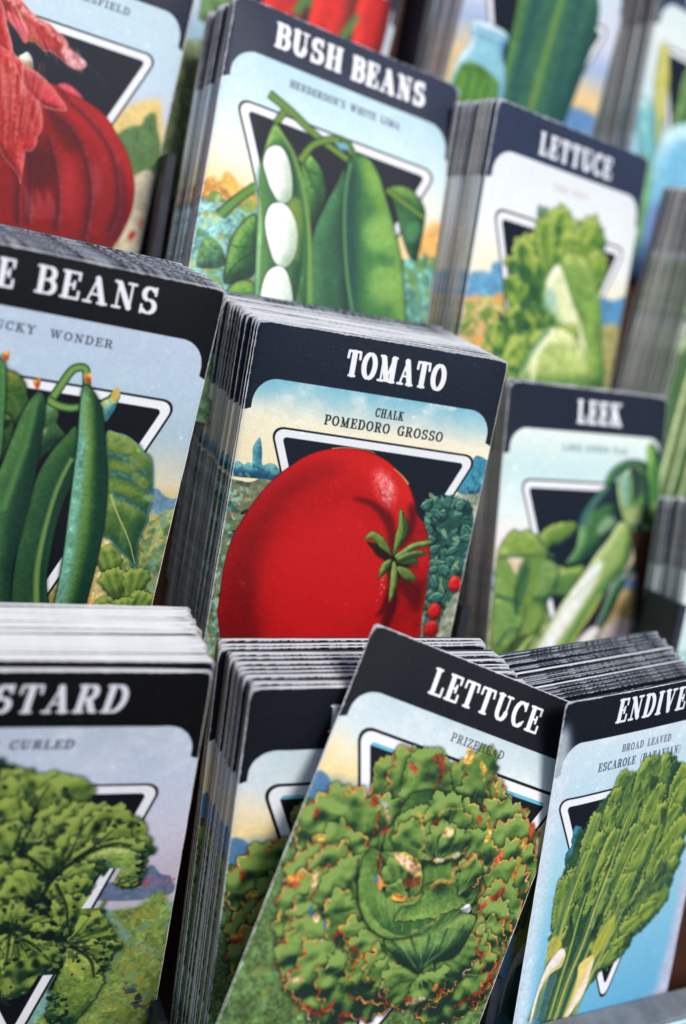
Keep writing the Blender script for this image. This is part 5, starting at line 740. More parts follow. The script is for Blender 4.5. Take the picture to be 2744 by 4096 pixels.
  ('leaf',[(38.2,55.6),(32.5,31.8),18,(120,144,66),(158,178,92),(30,66,46)],{'rim': [(40,80,56),(60,100,60),(170,186,100)],'rf': (1.5,4.2),'seed': 4,'dark': (14,30,28),'rimn': .35,'vein': (20,44,34),'vn': 5,'rimw': .5,'drop': .7}),
  ('leaf',[(41.7,55.8),(33,38.7),16,(120,144,66),(158,178,92),(30,66,46)],{'rim': [(40,80,56),(60,100,60),(170,186,100)],'rf': (1.5,4.2),'seed': 5,'dark': (14,30,28),'rimn': .35,'vein': (20,44,34),'vn': 5,'rimw': .5,'drop': .7}),
  ('leaf',[(42.4,57.4),(52.6,39.5),12,(120,144,66),(158,178,92),(30,66,46)],{'rim': [(40,80,56),(60,100,60),(170,186,100)],'rf': (1.5,4.2),'seed': 6,'dark': (14,30,28),'rimn': .35,'vein': (20,44,34),'vn': 5,'rimw': .5,'drop': .7}),
  ('leaf',[(45.1,61.5),(56.8,40.8),13,(120,144,66),(158,178,92),(30,66,46)],{'rim': [(40,80,56),(60,100,60),(170,186,100)],'rf': (1.5,4.2),'seed': 7,'dark': (14,30,28),'rimn': .35,'vein': (20,44,34),'vn': 5,'rimw': .5,'drop': .7}),
  ('leaf',[(49.7,63),(62.9,41.8),15,(120,144,66),(158,178,92),(30,66,46)],{'rim': [(40,80,56),(60,100,60),(170,186,100)],'rf': (1.5,4.2),'seed': 8,'dark': (14,30,28),'rimn': .35,'vein': (20,44,34),'vn': 5,'rimw': .5,'drop': .7}),
  ('leaf',[(51.2,62.6),(67.9,43.1),15,(120,144,66),(158,178,92),(30,66,46)],{'rim': [(40,80,56),(60,100,60),(170,186,100)],'rf': (1.5,4.2),'seed': 9,'dark': (14,30,28),'rimn': .35,'vein': (20,44,34),'vn': 5,'rimw': .5,'drop': .7}),
  ('leaf',[(51.7,61.9),(73.2,51.2),16,(120,144,66),(158,178,92),(30,66,46)],{'rim': [(40,80,56),(60,100,60),(170,186,100)],'rf': (1.5,4.2),'seed': 10,'dark': (14,30,28),'rimn': .35,'vein': (20,44,34),'vn': 5,'rimw': .5,'drop': .7}),
  ('leaf',[(52.8,60.4),(72.8,55.9),12,(120,144,66),(158,178,92),(30,66,46)],{'rim': [(40,80,56),(60,100,60),(170,186,100)],'rf': (1.5,4.2),'seed': 11,'dark': (14,30,28),'rimn': .35,'vein': (20,44,34),'vn': 5,'rimw': .5,'drop': .7}),
  ('shape',[Q("52.8 60 56.7 57.4 61 54.5 65.5 53.9 69.6 55.3 72.8 58.3 73.9 62.4 73.1 66.5 70.9 68.4 67 67.7 64.9 65.5 63.9 62.2 61.9 60.5 58.3 60.7 54.2 62.4"),(134,160,84)],{'sh': (34,76,60),'hi': (170,190,110),'w': 5,'L': (-.2,-.9),'out': (24,60,50),'ow': .3,'drop': .7,'rf': (.6,2.4),'nz': .15,'st': .3}),
  ('dabs',[Q("64.6 62.7 68.4 63.7 72.6 66.8 70.2 68.3 66.3 67.2"),60,1.2,[(30,50,36),(150,160,80),(20,36,30),(100,120,60)]],{'seed': 1}),
  ('dabs',[Q("70.8 57.4 73.1 58.3 74 63.2 72.4 65.6"),40,1.2,[(24,46,36),(60,90,60),(16,30,26)]],{'seed': 2}),
  ('leaf',[(42.1,61.3),(33.5,46.2),14,(120,144,66),(158,178,92),(30,66,46)],{'rim': [(40,80,56),(60,100,60),(170,186,100)],'rf': (1.5,4.2),'seed': 12,'dark': (14,30,28),'rimn': .35,'vein': (20,44,34),'vn': 5,'rimw': .5,'drop': .7}),
  ('leaf',[(46,71.5),(37.1,57.1),16,(120,144,66),(158,178,92),(30,66,46)],{'rim': [(40,80,56),(60,100,60),(170,186,100)],'rf': (1.5,4.2),'seed': 13,'dark': (14,30,28),'rimn': .35,'vein': (20,44,34),'vn': 5,'rimw': .5,'drop': .7}),
  ('leaf',[(49,64.9),(43.1,54.3),12,(120,144,66),(158,178,92),(30,66,46)],{'rim': [(40,80,56),(60,100,60),(170,186,100)],'rf': (1.5,4.2),'seed': 14,'dark': (14,30,28),'rimn': .35,'vein': (20,44,34),'vn': 5,'rimw': .5,'drop': .7}),
  ('leaf',[(47.6,73.7),(35.5,66.8),18,(120,144,66),(158,178,92),(30,66,46)],{'rim': [(40,80,56),(60,100,60),(170,186,100)],'rf': (1.5,4.2),'seed': 15,'dark': (14,30,28),'rimn': .35,'vein': (20,44,34),'vn': 5,'rimw': .5,'drop': .7}),
  ('leaf',[(49.1,65.7),(60.5,64.4),12,(120,144,66),(158,178,92),(30,66,46)],{'rim': [(40,80,56),(60,100,60),(170,186,100)],'rf': (1.5,4.2),'seed': 16,'dark': (14,30,28),'rimn': .35,'vein': (20,44,34),'vn': 5,'rimw': .5,'drop': .7}),
  ('leaf',[(54.1,74.2),(53.2,64.4),12,(120,144,66),(158,178,92),(30,66,46)],{'rim': [(40,80,56),(60,100,60),(170,186,100)],'rf': (1.5,4.2),'seed': 17,'dark': (14,30,28),'rimn': .35,'vein': (20,44,34),'vn': 5,'rimw': .5,'drop': .7}),
  ('leaf',[(55.1,85.1),(58,70.4),15,(120,144,66),(158,178,92),(30,66,46)],{'rim': [(40,80,56),(60,100,60),(170,186,100)],'rf': (1.5,4.2),'seed': 18,'dark': (14,30,28),'rimn': .35,'vein': (20,44,34),'vn': 5,'rimw': .5,'drop': .7}),
  ('leaf',[(55.3,86.8),(66.8,82.7),16,(120,144,66),(158,178,92),(30,66,46)],{'rim': [(40,80,56),(60,100,60),(170,186,100)],'rf': (1.5,4.2),'seed': 19,'dark': (14,30,28),'rimn': .35,'vein': (20,44,34),'vn': 5,'rimw': .5,'drop': .7}),
  ('leaf',[(56.7,88.6),(67.8,94.4),13,(120,144,66),(158,178,92),(30,66,46)],{'rim': [(40,80,56),(60,100,60),(170,186,100)],'rf': (1.5,4.2),'seed': 20,'dark': (14,30,28),'rimn': .35,'vein': (20,44,34),'vn': 5,'rimw': .5,'drop': .7}),
  ('leaf',[(40.7,81.4),(34.9,74.8),17,(120,144,66),(158,178,92),(30,66,46)],{'rim': [(40,80,56),(60,100,60),(170,186,100)],'rf': (1.5,4.2),'seed': 21,'dark': (14,30,28),'rimn': .35,'vein': (20,44,34),'vn': 5,'rimw': .5,'drop': .7}),
  ('leaf',[(40.7,81.4),(46.2,74.8),16,(120,144,66),(158,178,92),(30,66,46)],{'rim': [(40,80,56),(60,100,60),(170,186,100)],'rf': (1.5,4.2),'seed': 22,'dark': (14,30,28),'rimn': .35,'vein': (20,44,34),'vn': 5,'rimw': .5,'drop': .7}),
  ('leaf',[(40.2,82.2),(37.7,98),16,(120,144,66),(158,178,92),(30,66,46)],{'rim': [(40,80,56),(60,100,60),(170,186,100)],'rf': (1.5,4.2),'seed': 23,'dark': (14,30,28),'rimn': .35,'vein': (20,44,34),'vn': 5,'rimw': .5,'drop': .7}),
  ('leaf',[(40.8,82.7),(44.7,105.7),16,(120,144,66),(158,178,92),(30,66,46)],{'rim': [(40,80,56),(60,100,60),(170,186,100)],'rf': (1.5,4.2),'seed': 24,'dark': (14,30,28),'rimn': .35,'vein': (20,44,34),'vn': 5,'rimw': .5,'drop': .7}),
  ('leaf',[(41.4,83.1),(49,97.4),16,(120,144,66),(158,178,92),(30,66,46)],{'rim': [(40,80,56),(60,100,60),(170,186,100)],'rf': (1.5,4.2),'seed': 25,'dark': (14,30,28),'rimn': .35,'vein': (20,44,34),'vn': 5,'rimw': .5,'drop': .7}),
  ('leaf',[(48.6,84.6),(50.3,80.1),9,(120,144,66),(158,178,92),(30,66,46)],{'rim': [(40,80,56),(60,100,60),(170,186,100)],'rf': (1.5,4.2),'seed': 28,'dark': (14,30,28),'rimn': .35,'vein': (20,44,34),'vn': 5,'rimw': .5,'drop': .7}),
  ('shape',[Q("55.4 88.5 58.3 88.8 62 91.7 65.8 97.3 66.8 103.6 64 111.4 60.7 116.9 57.6 118.9 53.6 117.5 52 113.7 53.1 107.5 53.2 101.8 54.8 95.4"),(122,150,74)],{'sh': (22,62,46),'hi': (160,178,92),'w': 6,'L': (.2,-.9),'out': (20,50,38),'ow': .3,'drop': .7,'rf': (.8,2.4),'nz': .15,'st': .3}),
  ('shape',[Q("55.1 91.9 56.9 91.2 59.8 95 61 100.3 59.1 100.1 56.8 96.9"),(160,172,84)],{'soft': .4,'nz': .1}),
  ('dabs',[Q("52.7 103.9 57.3 108.9 59.3 115.9 54.9 117.6 52.3 113.7"),50,1.4,[(20,46,36),(40,80,54),(90,120,60)]],{'seed': 4}),
  ('dabs',[Q("64.8 87.6 67.5 88.7 68.3 96.7 66 99.1 64.5 103.4 64.4 96.3"),50,1.2,[(24,46,36),(60,90,60),(120,150,80)]],{'seed': 5}),
  ('line',[Q("37.7 80.7 41.3 80.6 46.1 73.6 49.3 64.9 52.8 60.4 58.4 55.5 64.2 53.1 69.2 54.1"),1.6,.6400000000000001,(18,38,32)],{'al': .9,'soft': .15}),
  ('line',[Q("41.7 55.8 45.8 59.2 49.5 64.1"),1.3,.52,(18,38,32)],{'al': .9,'soft': .15}),
  ('line',[Q("40.5 55.7 41.8 49.6 43.4 40.2 46.2 32.9"),1,.4,(18,38,32)],{'al': .9,'soft': .15}),
  ('line',[Q("39 54.5 40.3 45.8 38.6 34.5"),.9,.36000000000000004,(18,38,32)],{'al': .9,'soft': .15}),
  ('line',[Q("39.5 81.3 43.4 84.5 47.3 87.8 51.5 93.3"),1.2,.48,(18,38,32)],{'al': .9,'soft': .15}),
  ('line',[Q("52.5 87.4 56.7 88.6 62.2 93.5 64.2 100.7"),1.4,.5599999999999999,(18,38,32)],{'al': .9,'soft': .15}),
  ('line',[Q("49.3 65.3 52.6 58 55.8 48 58.3 43.5"),.9,.36000000000000004,(18,38,32)],{'al': .9,'soft': .15}),
  ('line',[Q("54.4 58.1 59.4 53.6 63.6 48.4"),.8,.32000000000000006,(18,38,32)],{'al': .9,'soft': .15}),
  ('line',[Q("40.1 81.8 40.1 89.7 39.4 96"),.8,.32000000000000006,(18,38,32)],{'al': .9,'soft': .15}),
  ('line',[Q("50.6 65.8 54.1 74.2 54.9 82.6"),.9,.36000000000000004,(18,38,32)],{'al': .9,'soft': .15}),
  ('line',[Q("38.9 57.2 35.9 56.2 34.2 56.1"),2.2,.8800000000000001,(18,38,32)],{'al': .9,'soft': .15}),
  ('dabs',[Q("33.1 39.8 38.2 28.7 41.1 33.1 46 30.4 52.5 32.8 52.6 39.5 56.9 41.1 62.9 41.8 67.9 43.1 71.9 48.7 73.6 55.2 70 66.2 63.3 61.8 58.2 66.3 60.4 75.5 66.5 82.7 67.8 94.4 62.9 100.5 56.4 99 49 97.4 44.7 105.7 37.4 102.3"),300,1.5,[(20,44,36),(30,58,44),(166,182,104),(150,170,92),(44,76,54)]],{'seed': 50,'al': .6,'asp': 1.9}),
  ('dabs',[Q("33.1 39.8 38.2 28.7 41.1 33.1 46 30.4 52.5 32.8 52.6 39.5 56.9 41.1 62.9 41.8 67.9 43.1 71.9 48.7 73.6 55.2 70 66.2 63.3 61.8 58.2 66.3 60.4 75.5 66.5 82.7 67.8 94.4 62.9 100.5 56.4 99 49 97.4 44.7 105.7 37.4 102.3"),120,1.1,[(14,30,28),(18,38,32)]],{'seed': 51,'al': .85,'asp': 1.3}),
  ('restore',[Q("64.2 61.5 67.2 61.5 62.6 75 58 75")],{}),
  ('restore',[Q("48.9 98.4 53.6 98.4 46 121 40.2 121")],{}),
  ('shape',[Q("52.2 84 51.9 85.8 50.6 86.2 49 84.8 49.6 82.8 50 81.6 51.3 82.1"),(16,34,30)],{'soft': .25,'al': .92}),
  ('shape',[Q("37.8 63.8 37.6 64.6 37 64.8 36.2 64.2 36.5 63.2 36.8 62.6 37.4 62.9"),(16,34,30)],{'soft': .25,'al': .92}),
  ('shape',[Q("40.6 67.2 40.5 67.9 39.9 68.1 39.2 67.5 39.5 66.7 39.7 66.1 40.2 66.4"),(16,34,30)],{'soft': .25,'al': .92}),
  ('shape',[Q("44.7 94 44.5 95.1 43.8 95.3 42.8 94.4 43.2 93.2 43.4 92.5 44.2 92.8"),(16,34,30)],{'soft': .25,'al': .92}),
  ('shape',[Q("48.9 93.9 48.7 95.3 47.8 95.5 46.6 94.5 47 93 47.4 92.1 48.3 92.6"),(16,34,30)],{'soft': .25,'al': .92}),
  ('shape',[Q("51.5 48.2 51.4 49 50.7 49.2 49.9 48.6 50.2 47.7 50.5 47.1 51.1 47.3"),(16,34,30)],{'soft': .25,'al': .92}),
  ('shape',[Q("48.5 52.3 48.3 53.3 47.5 53.5 46.6 52.7 47 51.7 47.2 51 48 51.2"),(16,34,30)],{'soft': .25,'al': .92}),
  ('shape',[Q("45.7 71.9 45.4 73.3 44.4 73.6 43.1 72.5 43.6 71 44 70.1 45 70.5"),(16,34,30)],{'soft': .25,'al': .92}),
  ('shape',[Q("60.4 47.4 60.2 48.6 59.3 48.9 58.1 48 58.6 46.7 58.9 45.9 59.8 46.2"),(16,34,30)],{'soft': .25,'al': .92}),
  ('shape',[Q("65.7 45.7 65.6 46.7 64.8 46.9 63.9 46.2 64.3 45.2 64.5 44.5 65.2 44.8"),(16,34,30)],{'soft': .25,'al': .92}),
  ('shape',[Q("69 47 68.8 48 68 48.2 67 47.5 67.4 46.4 67.7 45.7 68.4 46"),(16,34,30)],{'soft': .25,'al': .92}),
  ('shape',[Q("57.1 78.6 57 79.4 56.3 79.6 55.5 78.9 55.8 78 56 77.4 56.7 77.6"),(16,34,30)],{'soft': .25,'al': .92}),
  ('shape',[Q("53.5 76.2 53.3 77.1 52.7 77.2 51.9 76.5 52.2 75.7 52.4 75 53.1 75.3"),(16,34,30)],{'soft': .25,'al': .92}),
  ('shape',[Q("42.3 55.4 42 56.7 41 57 39.8 56 40.3 54.6 40.6 53.7 41.6 54.1"),(16,34,30)],{'soft': .25,'al': .92}),
  ('line',[Q("81 26.7 76.9 29.5 72.8 31.2"),.5,.2,(238,238,244)],{'al': .6,'soft': .3}),
  ('text',['MUSTARD',15,62.7,3.5,11.6,(216,218,226)],{'slant': .2}),
  ('text',['SOUTHERN GIANT CURLED',-4,51,19.5,22.2,(70,74,92)],{'wt': 1,'slant': .2}),
  ('band',[15.6,26.9,(8,10,15)],{}),
 ],
 'onion': [
  ('sky',[[(17,(196,216,226)),(40,(198,218,232)),(52,(206,210,226)),(60,(232,214,170)),(66,(236,206,130))]],{'cl': .2}),
  ('shape',[Q("-3 80 86 80 86 140 -3 140"),(206,190,150)],{'nz': .25,'sm': 0}),
  ('dabs',[Q("-1 81 84 81 84 134 -1 134"),140,3,[(180,150,110),(200,120,90),(150,160,110)]],{'seed': 31,'al': .55}),
  ('shape',[Q("64.2 60.1 68.3 51.9 75.3 47.4 79.6 48.4 84.7 74.2 75.9 76.8"),(230,206,140)],{'soft': 1.0}),
  ('shape',[Q("65.4 63.9 66.9 61.6 69.8 58.8 73.8 56.8 74.4 54.3 76.3 51.8 78.3 51.9 79.7 56.1 82.9 63 82.5 71.7 80.8 75.3 75.6 75.3 67.8 67.5"),(98,134,84)],{'nz': .12,'soft': .4}),
  ('shape',[Q("75 76.2 84.6 73.9 87.5 101.1 76 104.1"),(214,204,180)],{'nz': .1,'soft': .5}),
  ('shape',[Q("80.5 90 82.3 89.1 82.5 91.8 81.1 92.5"),(220,130,110)],{'soft': .6,'al': .8}),
  ('shape',[Q("78 95.3 79.7 93.7 79.8 96 78.2 97.7"),(206,50,40)],{'soft': .4}),
  ('emblem',[8,70.3,35.2,40.5,110],{}),
  ('shape',[Q("13.7 79.9 15 68.5 22.1 58.9 31.9 54.3 42 52.6 49.2 54.1 56.1 55.7 61.9 58.5 66.9 63.5 70.6 67.4 73.6 72 76.3 78.6 77.2 86.2 76.2 92.3 74.4 98.7 69.2 109.8 56 121 34.3 126.5 20.9 115"),(146,22,28)],{'sh': (80,14,30),'hi': (176,36,40),'w': 18,'L': (.2,-.8),'nz': .05,'st': .12,'out': (120,20,30),'ow': .3}),
  ('line',[Q("42.9 53.1 47.4 56.5 53.5 59.6 61.4 65.2 66.7 71.6 70.3 80.3 71.5 89.7 70.2 97.9"),1.4,3.2,(60,12,30)],{'al': .45,'soft': 1.1}),
  ('line',[Q("42.9 53.1 47.4 56.5 53.5 59.6 61.4 65.2 66.7 71.6 70.3 80.3 71.5 89.7 70.2 97.9"),.3,.6,(56,12,32)],{'al': .7,'soft': .25}),
  ('line',[Q("44 52.8 48.6 56.3 54.7 59.3 62.6 65 68 71.4 71.5 80.1 72.8 89.5 71.4 97.7"),.6,1.4,(200,110,130)],{'al': .45,'soft': .5,'nz': .5}),
  ('line',[Q("40.1 61.4 45.9 63.4 51.3 67.1 56 72.9 59.4 79.6 61.4 86.7 62.3 96.1 62.4 101.9"),1.4,3.2,(60,12,30)],{'al': .45,'soft': 1.1}),
  ('line',[Q("40.1 61.4 45.9 63.4 51.3 67.1 56 72.9 59.4 79.6 61.4 86.7 62.3 96.1 62.4 101.9"),.3,.6,(56,12,32)],{'al': .7,'soft': .25}),
  ('line',[Q("41.3 61.2 47 63.2 52.5 66.9 57.2 72.7 60.6 79.4 62.6 86.5 63.5 95.9 63.6 101.7"),.6,1.4,(200,110,130)],{'al': .45,'soft': .5,'nz': .5}),
  ('line',[Q("42.3 69.8 45.5 76 48.3 81.7 50.6 89.8 52 100.9"),1.4,3.2,(60,12,30)],{'al': .45,'soft': 1.1}),
  ('line',[Q("42.3 69.8 45.5 76 48.3 81.7 50.6 89.8 52 100.9"),.3,.6,(56,12,32)],{'al': .7,'soft': .25}),
  ('line',[Q("43.5 69.6 46.7 75.8 49.4 81.5 51.8 89.6 53.2 100.7"),.6,1.4,(200,110,130)],{'al': .45,'soft': .5,'nz': .5}),
  ('line',[Q("37 76.7 39.2 83.5 41.1 94.3 42.2 101.6"),1.4,3.2,(60,12,30)],{'al': .45,'soft': 1.1}),
  ('line',[Q("37 76.7 39.2 83.5 41.1 94.3 42.2 101.6"),.3,.6,(56,12,32)],{'al': .7,'soft': .25}),
  ('line',[Q("38.1 76.5 40.3 83.3 42.2 94.2 43.4 101.4"),.6,1.4,(200,110,130)],{'al': .45,'soft': .5,'nz': .5}),
  ('line',[Q("32.9 83.9 35.9 87.5 37.2 95.4 39 102.5"),1.4,3.2,(60,12,30)],{'al': .45,'soft': 1.1}),
  ('line',[Q("32.9 83.9 35.9 87.5 37.2 95.4 39 102.5"),.3,.6,(56,12,32)],{'al': .7,'soft': .25}),
  ('line',[Q("34 83.7 37 87.3 38.3 95.3 40.2 102.3"),.6,1.4,(200,110,130)],{'al': .45,'soft': .5,'nz': .5}),
  ('shape',[Q("68.2 71.2 71.4 80 72.3 89.5 70.9 97.7 70.3 100.2 74 98.8 76.1 90.4 74.1 81.2 70.9 74.3"),(88,22,48)],{'soft': 1,'al': .6}),
  ('shape',[Q("48.8 76.9 51.5 75.4 54.6 79 57.7 89.7 56 95.9 52.6 91.1"),(206,60,70)],{'soft': 2,'al': .5}),
  ('shape',[Q("60.2 75.9 61.5 74.7 63.9 80.2 64.7 85.8 63.2 86.2"),(190,90,110)],{'soft': 1.4,'al': .6}),
  ('shape',[Q("36 77.7 41.5 71.5 45.9 77.8 48.2 84.7 46 89.1 39.2 87.3"),(84,16,30)],{'soft': 2,'al': .6}),
  ('shape',[Q("40.3 62.1 45.6 62 51.9 66.5 54.5 71.4 50.2 72.7 43.6 67.1"),(84,18,30)],{'soft': 1.5,'al': .65}),
  ('line',[Q("38.9 89.3 41.3 100"),.5,.3,(226,150,160)],{'al': .35,'soft': .15}),
  ('line',[Q("36.8 75.9 39.8 87.9"),.5,.2,(60,10,24)],{'al': .4,'soft': .12}),
  ('line',[Q("39.8 90.4 41.9 99.8"),.5,.3,(226,150,160)],{'al': .35,'soft': .15}),
  ('line',[Q("37.8 77.7 40.6 88.8"),.5,.2,(60,10,24)],{'al': .4,'soft': .12}),
  ('line',[Q("40.7 91.6 42.6 99.6"),.5,.3,(226,150,160)],{'al': .35,'soft': .15}),
  ('line',[Q("38.1 76.5 41.4 89.8"),.5,.2,(60,10,24)],{'al': .4,'soft': .12}),
  ('line',[Q("41.6 92.7 43.2 99.4"),.5,.3,(226,150,160)],{'al': .35,'soft': .15}),
  ('line',[Q("39.1 78.2 42.2 90.7"),.5,.2,(60,10,24)],{'al': .4,'soft': .12}),
  ('line',[Q("42.6 93.8 43.9 99.3"),.5,.3,(226,150,160)],{'al': .35,'soft': .15}),
  ('line',[Q("39.5 77.1 42.1 87.4"),.5,.2,(60,10,24)],{'al': .4,'soft': .12}),
  ('line',[Q("43.5 95 44.5 99.1"),.5,.3,(226,150,160)],{'al': .35,'soft': .15}),
  ('line',[Q("39.8 76 42.9 88.3"),.5,.2,(60,10,24)],{'al': .4,'soft': .12}),
  ('line',[Q("42.9 89 45.1 98.9"),.5,.3,(226,150,160)],{'al': .35,'soft': .15}),
  ('line',[Q("40.8 77.7 43.7 89.3"),.5,.2,(60,10,24)],{'al': .4,'soft': .12}),
  ('line',[Q("43.8 90.1 45.8 98.7"),.5,.3,(226,150,160)],{'al': .35,'soft': .15}),
  ('line',[Q("41.2 76.6 44.5 90.2"),.5,.2,(60,10,24)],{'al': .4,'soft': .12}),
  ('line',[Q("44.7 91.3 46.4 98.6"),.5,.3,(226,150,160)],{'al': .35,'soft': .15}),
  ('line',[Q("41.5 75.4 44.4 86.9"),.5,.2,(60,10,24)],{'al': .4,'soft': .12}),
  ('line',[Q("45.7 92.4 47.1 98.4"),.5,.3,(226,150,160)],{'al': .35,'soft': .15}),
  ('line',[Q("42.5 77.2 45.2 87.8"),.5,.2,(60,10,24)],{'al': .4,'soft': .12}),
  ('line',[Q("46.6 93.5 47.7 98.2"),.5,.3,(226,150,160)],{'al': .35,'soft': .15}),
  ('line',[Q("42.9 76 46 88.8"),.5,.2,(60,10,24)],{'al': .4,'soft': .12}),
  ('line',[Q("46 87.5 48.4 98"),.5,.3,(226,150,160)],{'al': .35,'soft': .15}),
  ('line',[Q("43.2 74.9 46.8 89.7"),.5,.2,(60,10,24)],{'al': .4,'soft': .12}),
  ('line',[Q("46.9 88.7 49 97.8"),.5,.3,(226,150,160)],{'al': .35,'soft': .15}),
  ('line',[Q("44.2 76.6 46.7 86.3"),.5,.2,(60,10,24)],{'al': .4,'soft': .12}),
  ('line',[Q("47.9 89.8 49.7 97.7"),.5,.3,(226,150,160)],{'al': .35,'soft': .15}),
  ('line',[Q("44.6 75.5 47.6 87.3"),.5,.2,(60,10,24)],{'al': .4,'soft': .12}),
  ('line',[Q("48.8 90.9 50.4 97.5"),.5,.3,(226,150,160)],{'al': .35,'soft': .15}),
  ('line',[Q("44.9 74.4 48.4 88.2"),.5,.2,(60,10,24)],{'al': .4,'soft': .12}),
  ('line',[Q("49.7 92.1 51 97.3"),.5,.3,(226,150,160)],{'al': .35,'soft': .15}),
  ('line',[Q("45.9 76.1 49.2 89.2"),.5,.2,(60,10,24)],{'al': .4,'soft': .12}),
  ('shape',[Q("42.4 52.5 44.7 51.2 48 51.8 52 54.3 49.2 54.1 45.2 53.4"),(220,96,110)],{'nz': .1,'soft': .15}),
  ('shape',[Q("15.8 30.3 19.9 28.9 24.3 28.8 29.3 31.9 32.5 33 35.6 33.4 38.2 34.8 41.6 36.6 43.2 38.7 43 39.5 50.1 42.1 48.8 45 44.6 45 40.8 43.3 37.9 42.3 35.4 42.8 32.4 41.2 29.8 41.3 28.4 42.3 25.4 39.4 21.9 36.9 17.5 34.8"),(176,38,42)],{'sh': (128,20,28),'hi': (216,100,100),'w': 3,'L': (.5,-.6),'nz': .12,'st': .25,'out': (230,220,215),'ow': .15}),
  ('shape',[Q("43.3 39.1 50.1 42.1 48.8 45 44.6 45 40.9 40.6"),(232,190,200)],{'soft': .5,'al': .9,'nz': .3}),
  ('shape',[Q("20.9 33.6 25.6 35.3 28.5 36.9 29.5 41.4 28.4 42.3 25.3 39.1 21.9 36.6"),(214,100,110)],{'nz': .1,'soft': .2}),
  ('shape',[Q("16.5 30.1 20.5 31.6 26.2 34.4 28.8 36.1 25.6 35.3 20.9 33.6 20.2 37.5 18.6 33"),(140,40,50)],{'soft': .4,'al': .8}),
  ('line',[Q("19.9 28.9 26.5 32.5 33.5 34.1 36.7 36.4 42.8 38.5"),2.6,1.2,(240,214,204)],{'al': .75,'soft': .4,'nz': .6}),
  ('line',[Q("29.2 38.2 31.2 40.5 35.2 42.1"),2.4,1,(190,150,80)],{'al': .5,'soft': .4,'nz': .6}),
  ('shape',[Q("27.5 47.6 28.7 46.3 30.3 45 32.1 46.8 33.1 49.8 31.3 50 28.9 49.3"),(220,226,214)],{'sh': (130,150,110),'w': 3,'nz': .2}),
  ('shape',[Q("21.9 38.8 24.4 43.5 25.8 46.7 30 49 34.4 50.5 38.6 52.5 42.8 56.1 47 59.7 43.7 60.7 40 61.1 37.1 59.7 33.7 57.8 31.8 55.8 31.5 63.3 27.4 64.6 21.1 55.6 16.1 31.6 19.2 32.8"),(176,38,42)],{'sh': (128,20,28),'hi': (216,100,100),'w': 3,'L': (.5,-.6),'nz': .12,'st': .25,'out': (240,220,214),'ow': .15}),
  ('shape',[Q("29.5 50.3 34.5 50.9 38.6 52.5 43 55.6 47.1 59.6 43 60.9 39.3 60.9 36.3 59.6 32.5 57.5 30.8 53.9"),(206,70,80)],{'sh': (128,20,28),'hi': (216,100,100),'w': 3,'L': (.5,-.6),'nz': .12,'st': .25,'out': (240,200,190),'ow': .12}),
  ('shape',[Q("19 48.9 23.6 46.7 27.9 51.2 31.6 56.6 34.5 58 37.7 60.7 39.5 64.6 40.2 68.9 39.2 71.5 39.4 74 38.2 77 36.3 77.2 36.5 80.6 36.7 84.3 36.9 88.7 35.6 86.4 32.4 83.6 29.8 81.8 26.8 77.8 24.7 76.6"),(176,38,42)],{'sh': (128,20,28),'hi': (216,100,100),'w': 3,'L': (.5,-.6),'nz': .12,'st': .25,'out': (236,190,180),'ow': .15}),
  ('line',[Q("25.8 50.3 28.7 60.5 32.7 74.2 35.3 84.7"),1.6,.8,(230,180,150)],{'al': .55,'soft': .4,'nz': .6}),
  ('line',[Q("23.1 51.2 26.7 64.9 29.6 78.8"),1.6,.8,(230,180,150)],{'al': .55,'soft': .4,'nz': .6}),
  ('line',[Q("31.2 58.2 34.3 64.3 37.2 70.6"),1.6,.8,(230,180,150)],{'al': .55,'soft': .4,'nz': .6}),
  ('line',[Q("24.1 49.1 27.3 60.9 30.9 74.7"),1,.5,(150,24,34)],{'al': .7,'soft': .2}),
  ('line',[Q("28.3 53.2 31.5 63.3 34.4 73.7"),1,.5,(150,24,34)],{'al': .7,'soft': .2}),
  ('line',[Q("22.4 55.1 26 68.8 27.8 75.7"),1,.5,(150,24,34)],{'al': .7,'soft': .2}),
  ('line',[Q("33.2 59.1 36.5 64 38.3 68.7"),1,.5,(150,24,34)],{'al': .7,'soft': .2}),
  ('hatch',[None,150,21,38,46,66,1.5,13,-.25,[(230,150,140),(140,20,30),(214,90,90),(236,180,160),(160,30,40)]],{'al': .5}),
  ('hatch',[None,110,20,47,30,36,3.5,4.5,0,[(236,170,150),(150,24,34),(244,214,200),(200,70,70)]],{'slope': .3,'al': .5,'seed': 2}),
  ('line',[Q("50.1 42.5 54.9 44.7 59.6 48.2"),.5,.2,(70,84,104)],{'al': .6,'soft': .3}),
  ('text',['ONION',26,56,4.5,12.5,(240,240,244)],{}),
  ('text',['RED WETHERSFIELD',19.5,61.4,19.4,22,(70,78,90)],{'wt': .85}),
  ('band',[15.9,27.6,(44,52,72)],{}),
 ],
 'lettback': [
  ('sky',[[(17,(226,230,234)),(40,(232,236,238)),(56,(240,232,206)),(64,(240,214,160))]],{'cl': .2}),
  ('shape',[Q("-3 82 86 82 86 140 -3 140"),(150,150,90)],{'nz': .25,'sm': 0}),
  ('dabs',[Q("-1 83 84 83 84 134 -1 134"),140,3,[(110,150,70),(190,160,90),(80,120,60)]],{'seed': 31,'al': .55}),
  ('shape',[Q("-.5 58.9 4.8 56.4 8.5 56.2 9.2 53 13.5 52.1 17.7 56.5 19.6 64 .7 66.8"),(110,164,196)],{'nz': .1,'soft': .3}),
  ('shape',[Q("65.9 54.9 75.5 54.3 83.9 51.8 83.9 64.3 70 66.5"),(96,150,190)],{'nz': .1,'soft': .5}),
  ('shape',[Q("0 66.9 19.5 63.8 22.4 75.1 15.5 78.3 11.6 81 1.1 80.5"),(196,180,120)],{'nz': .2}),
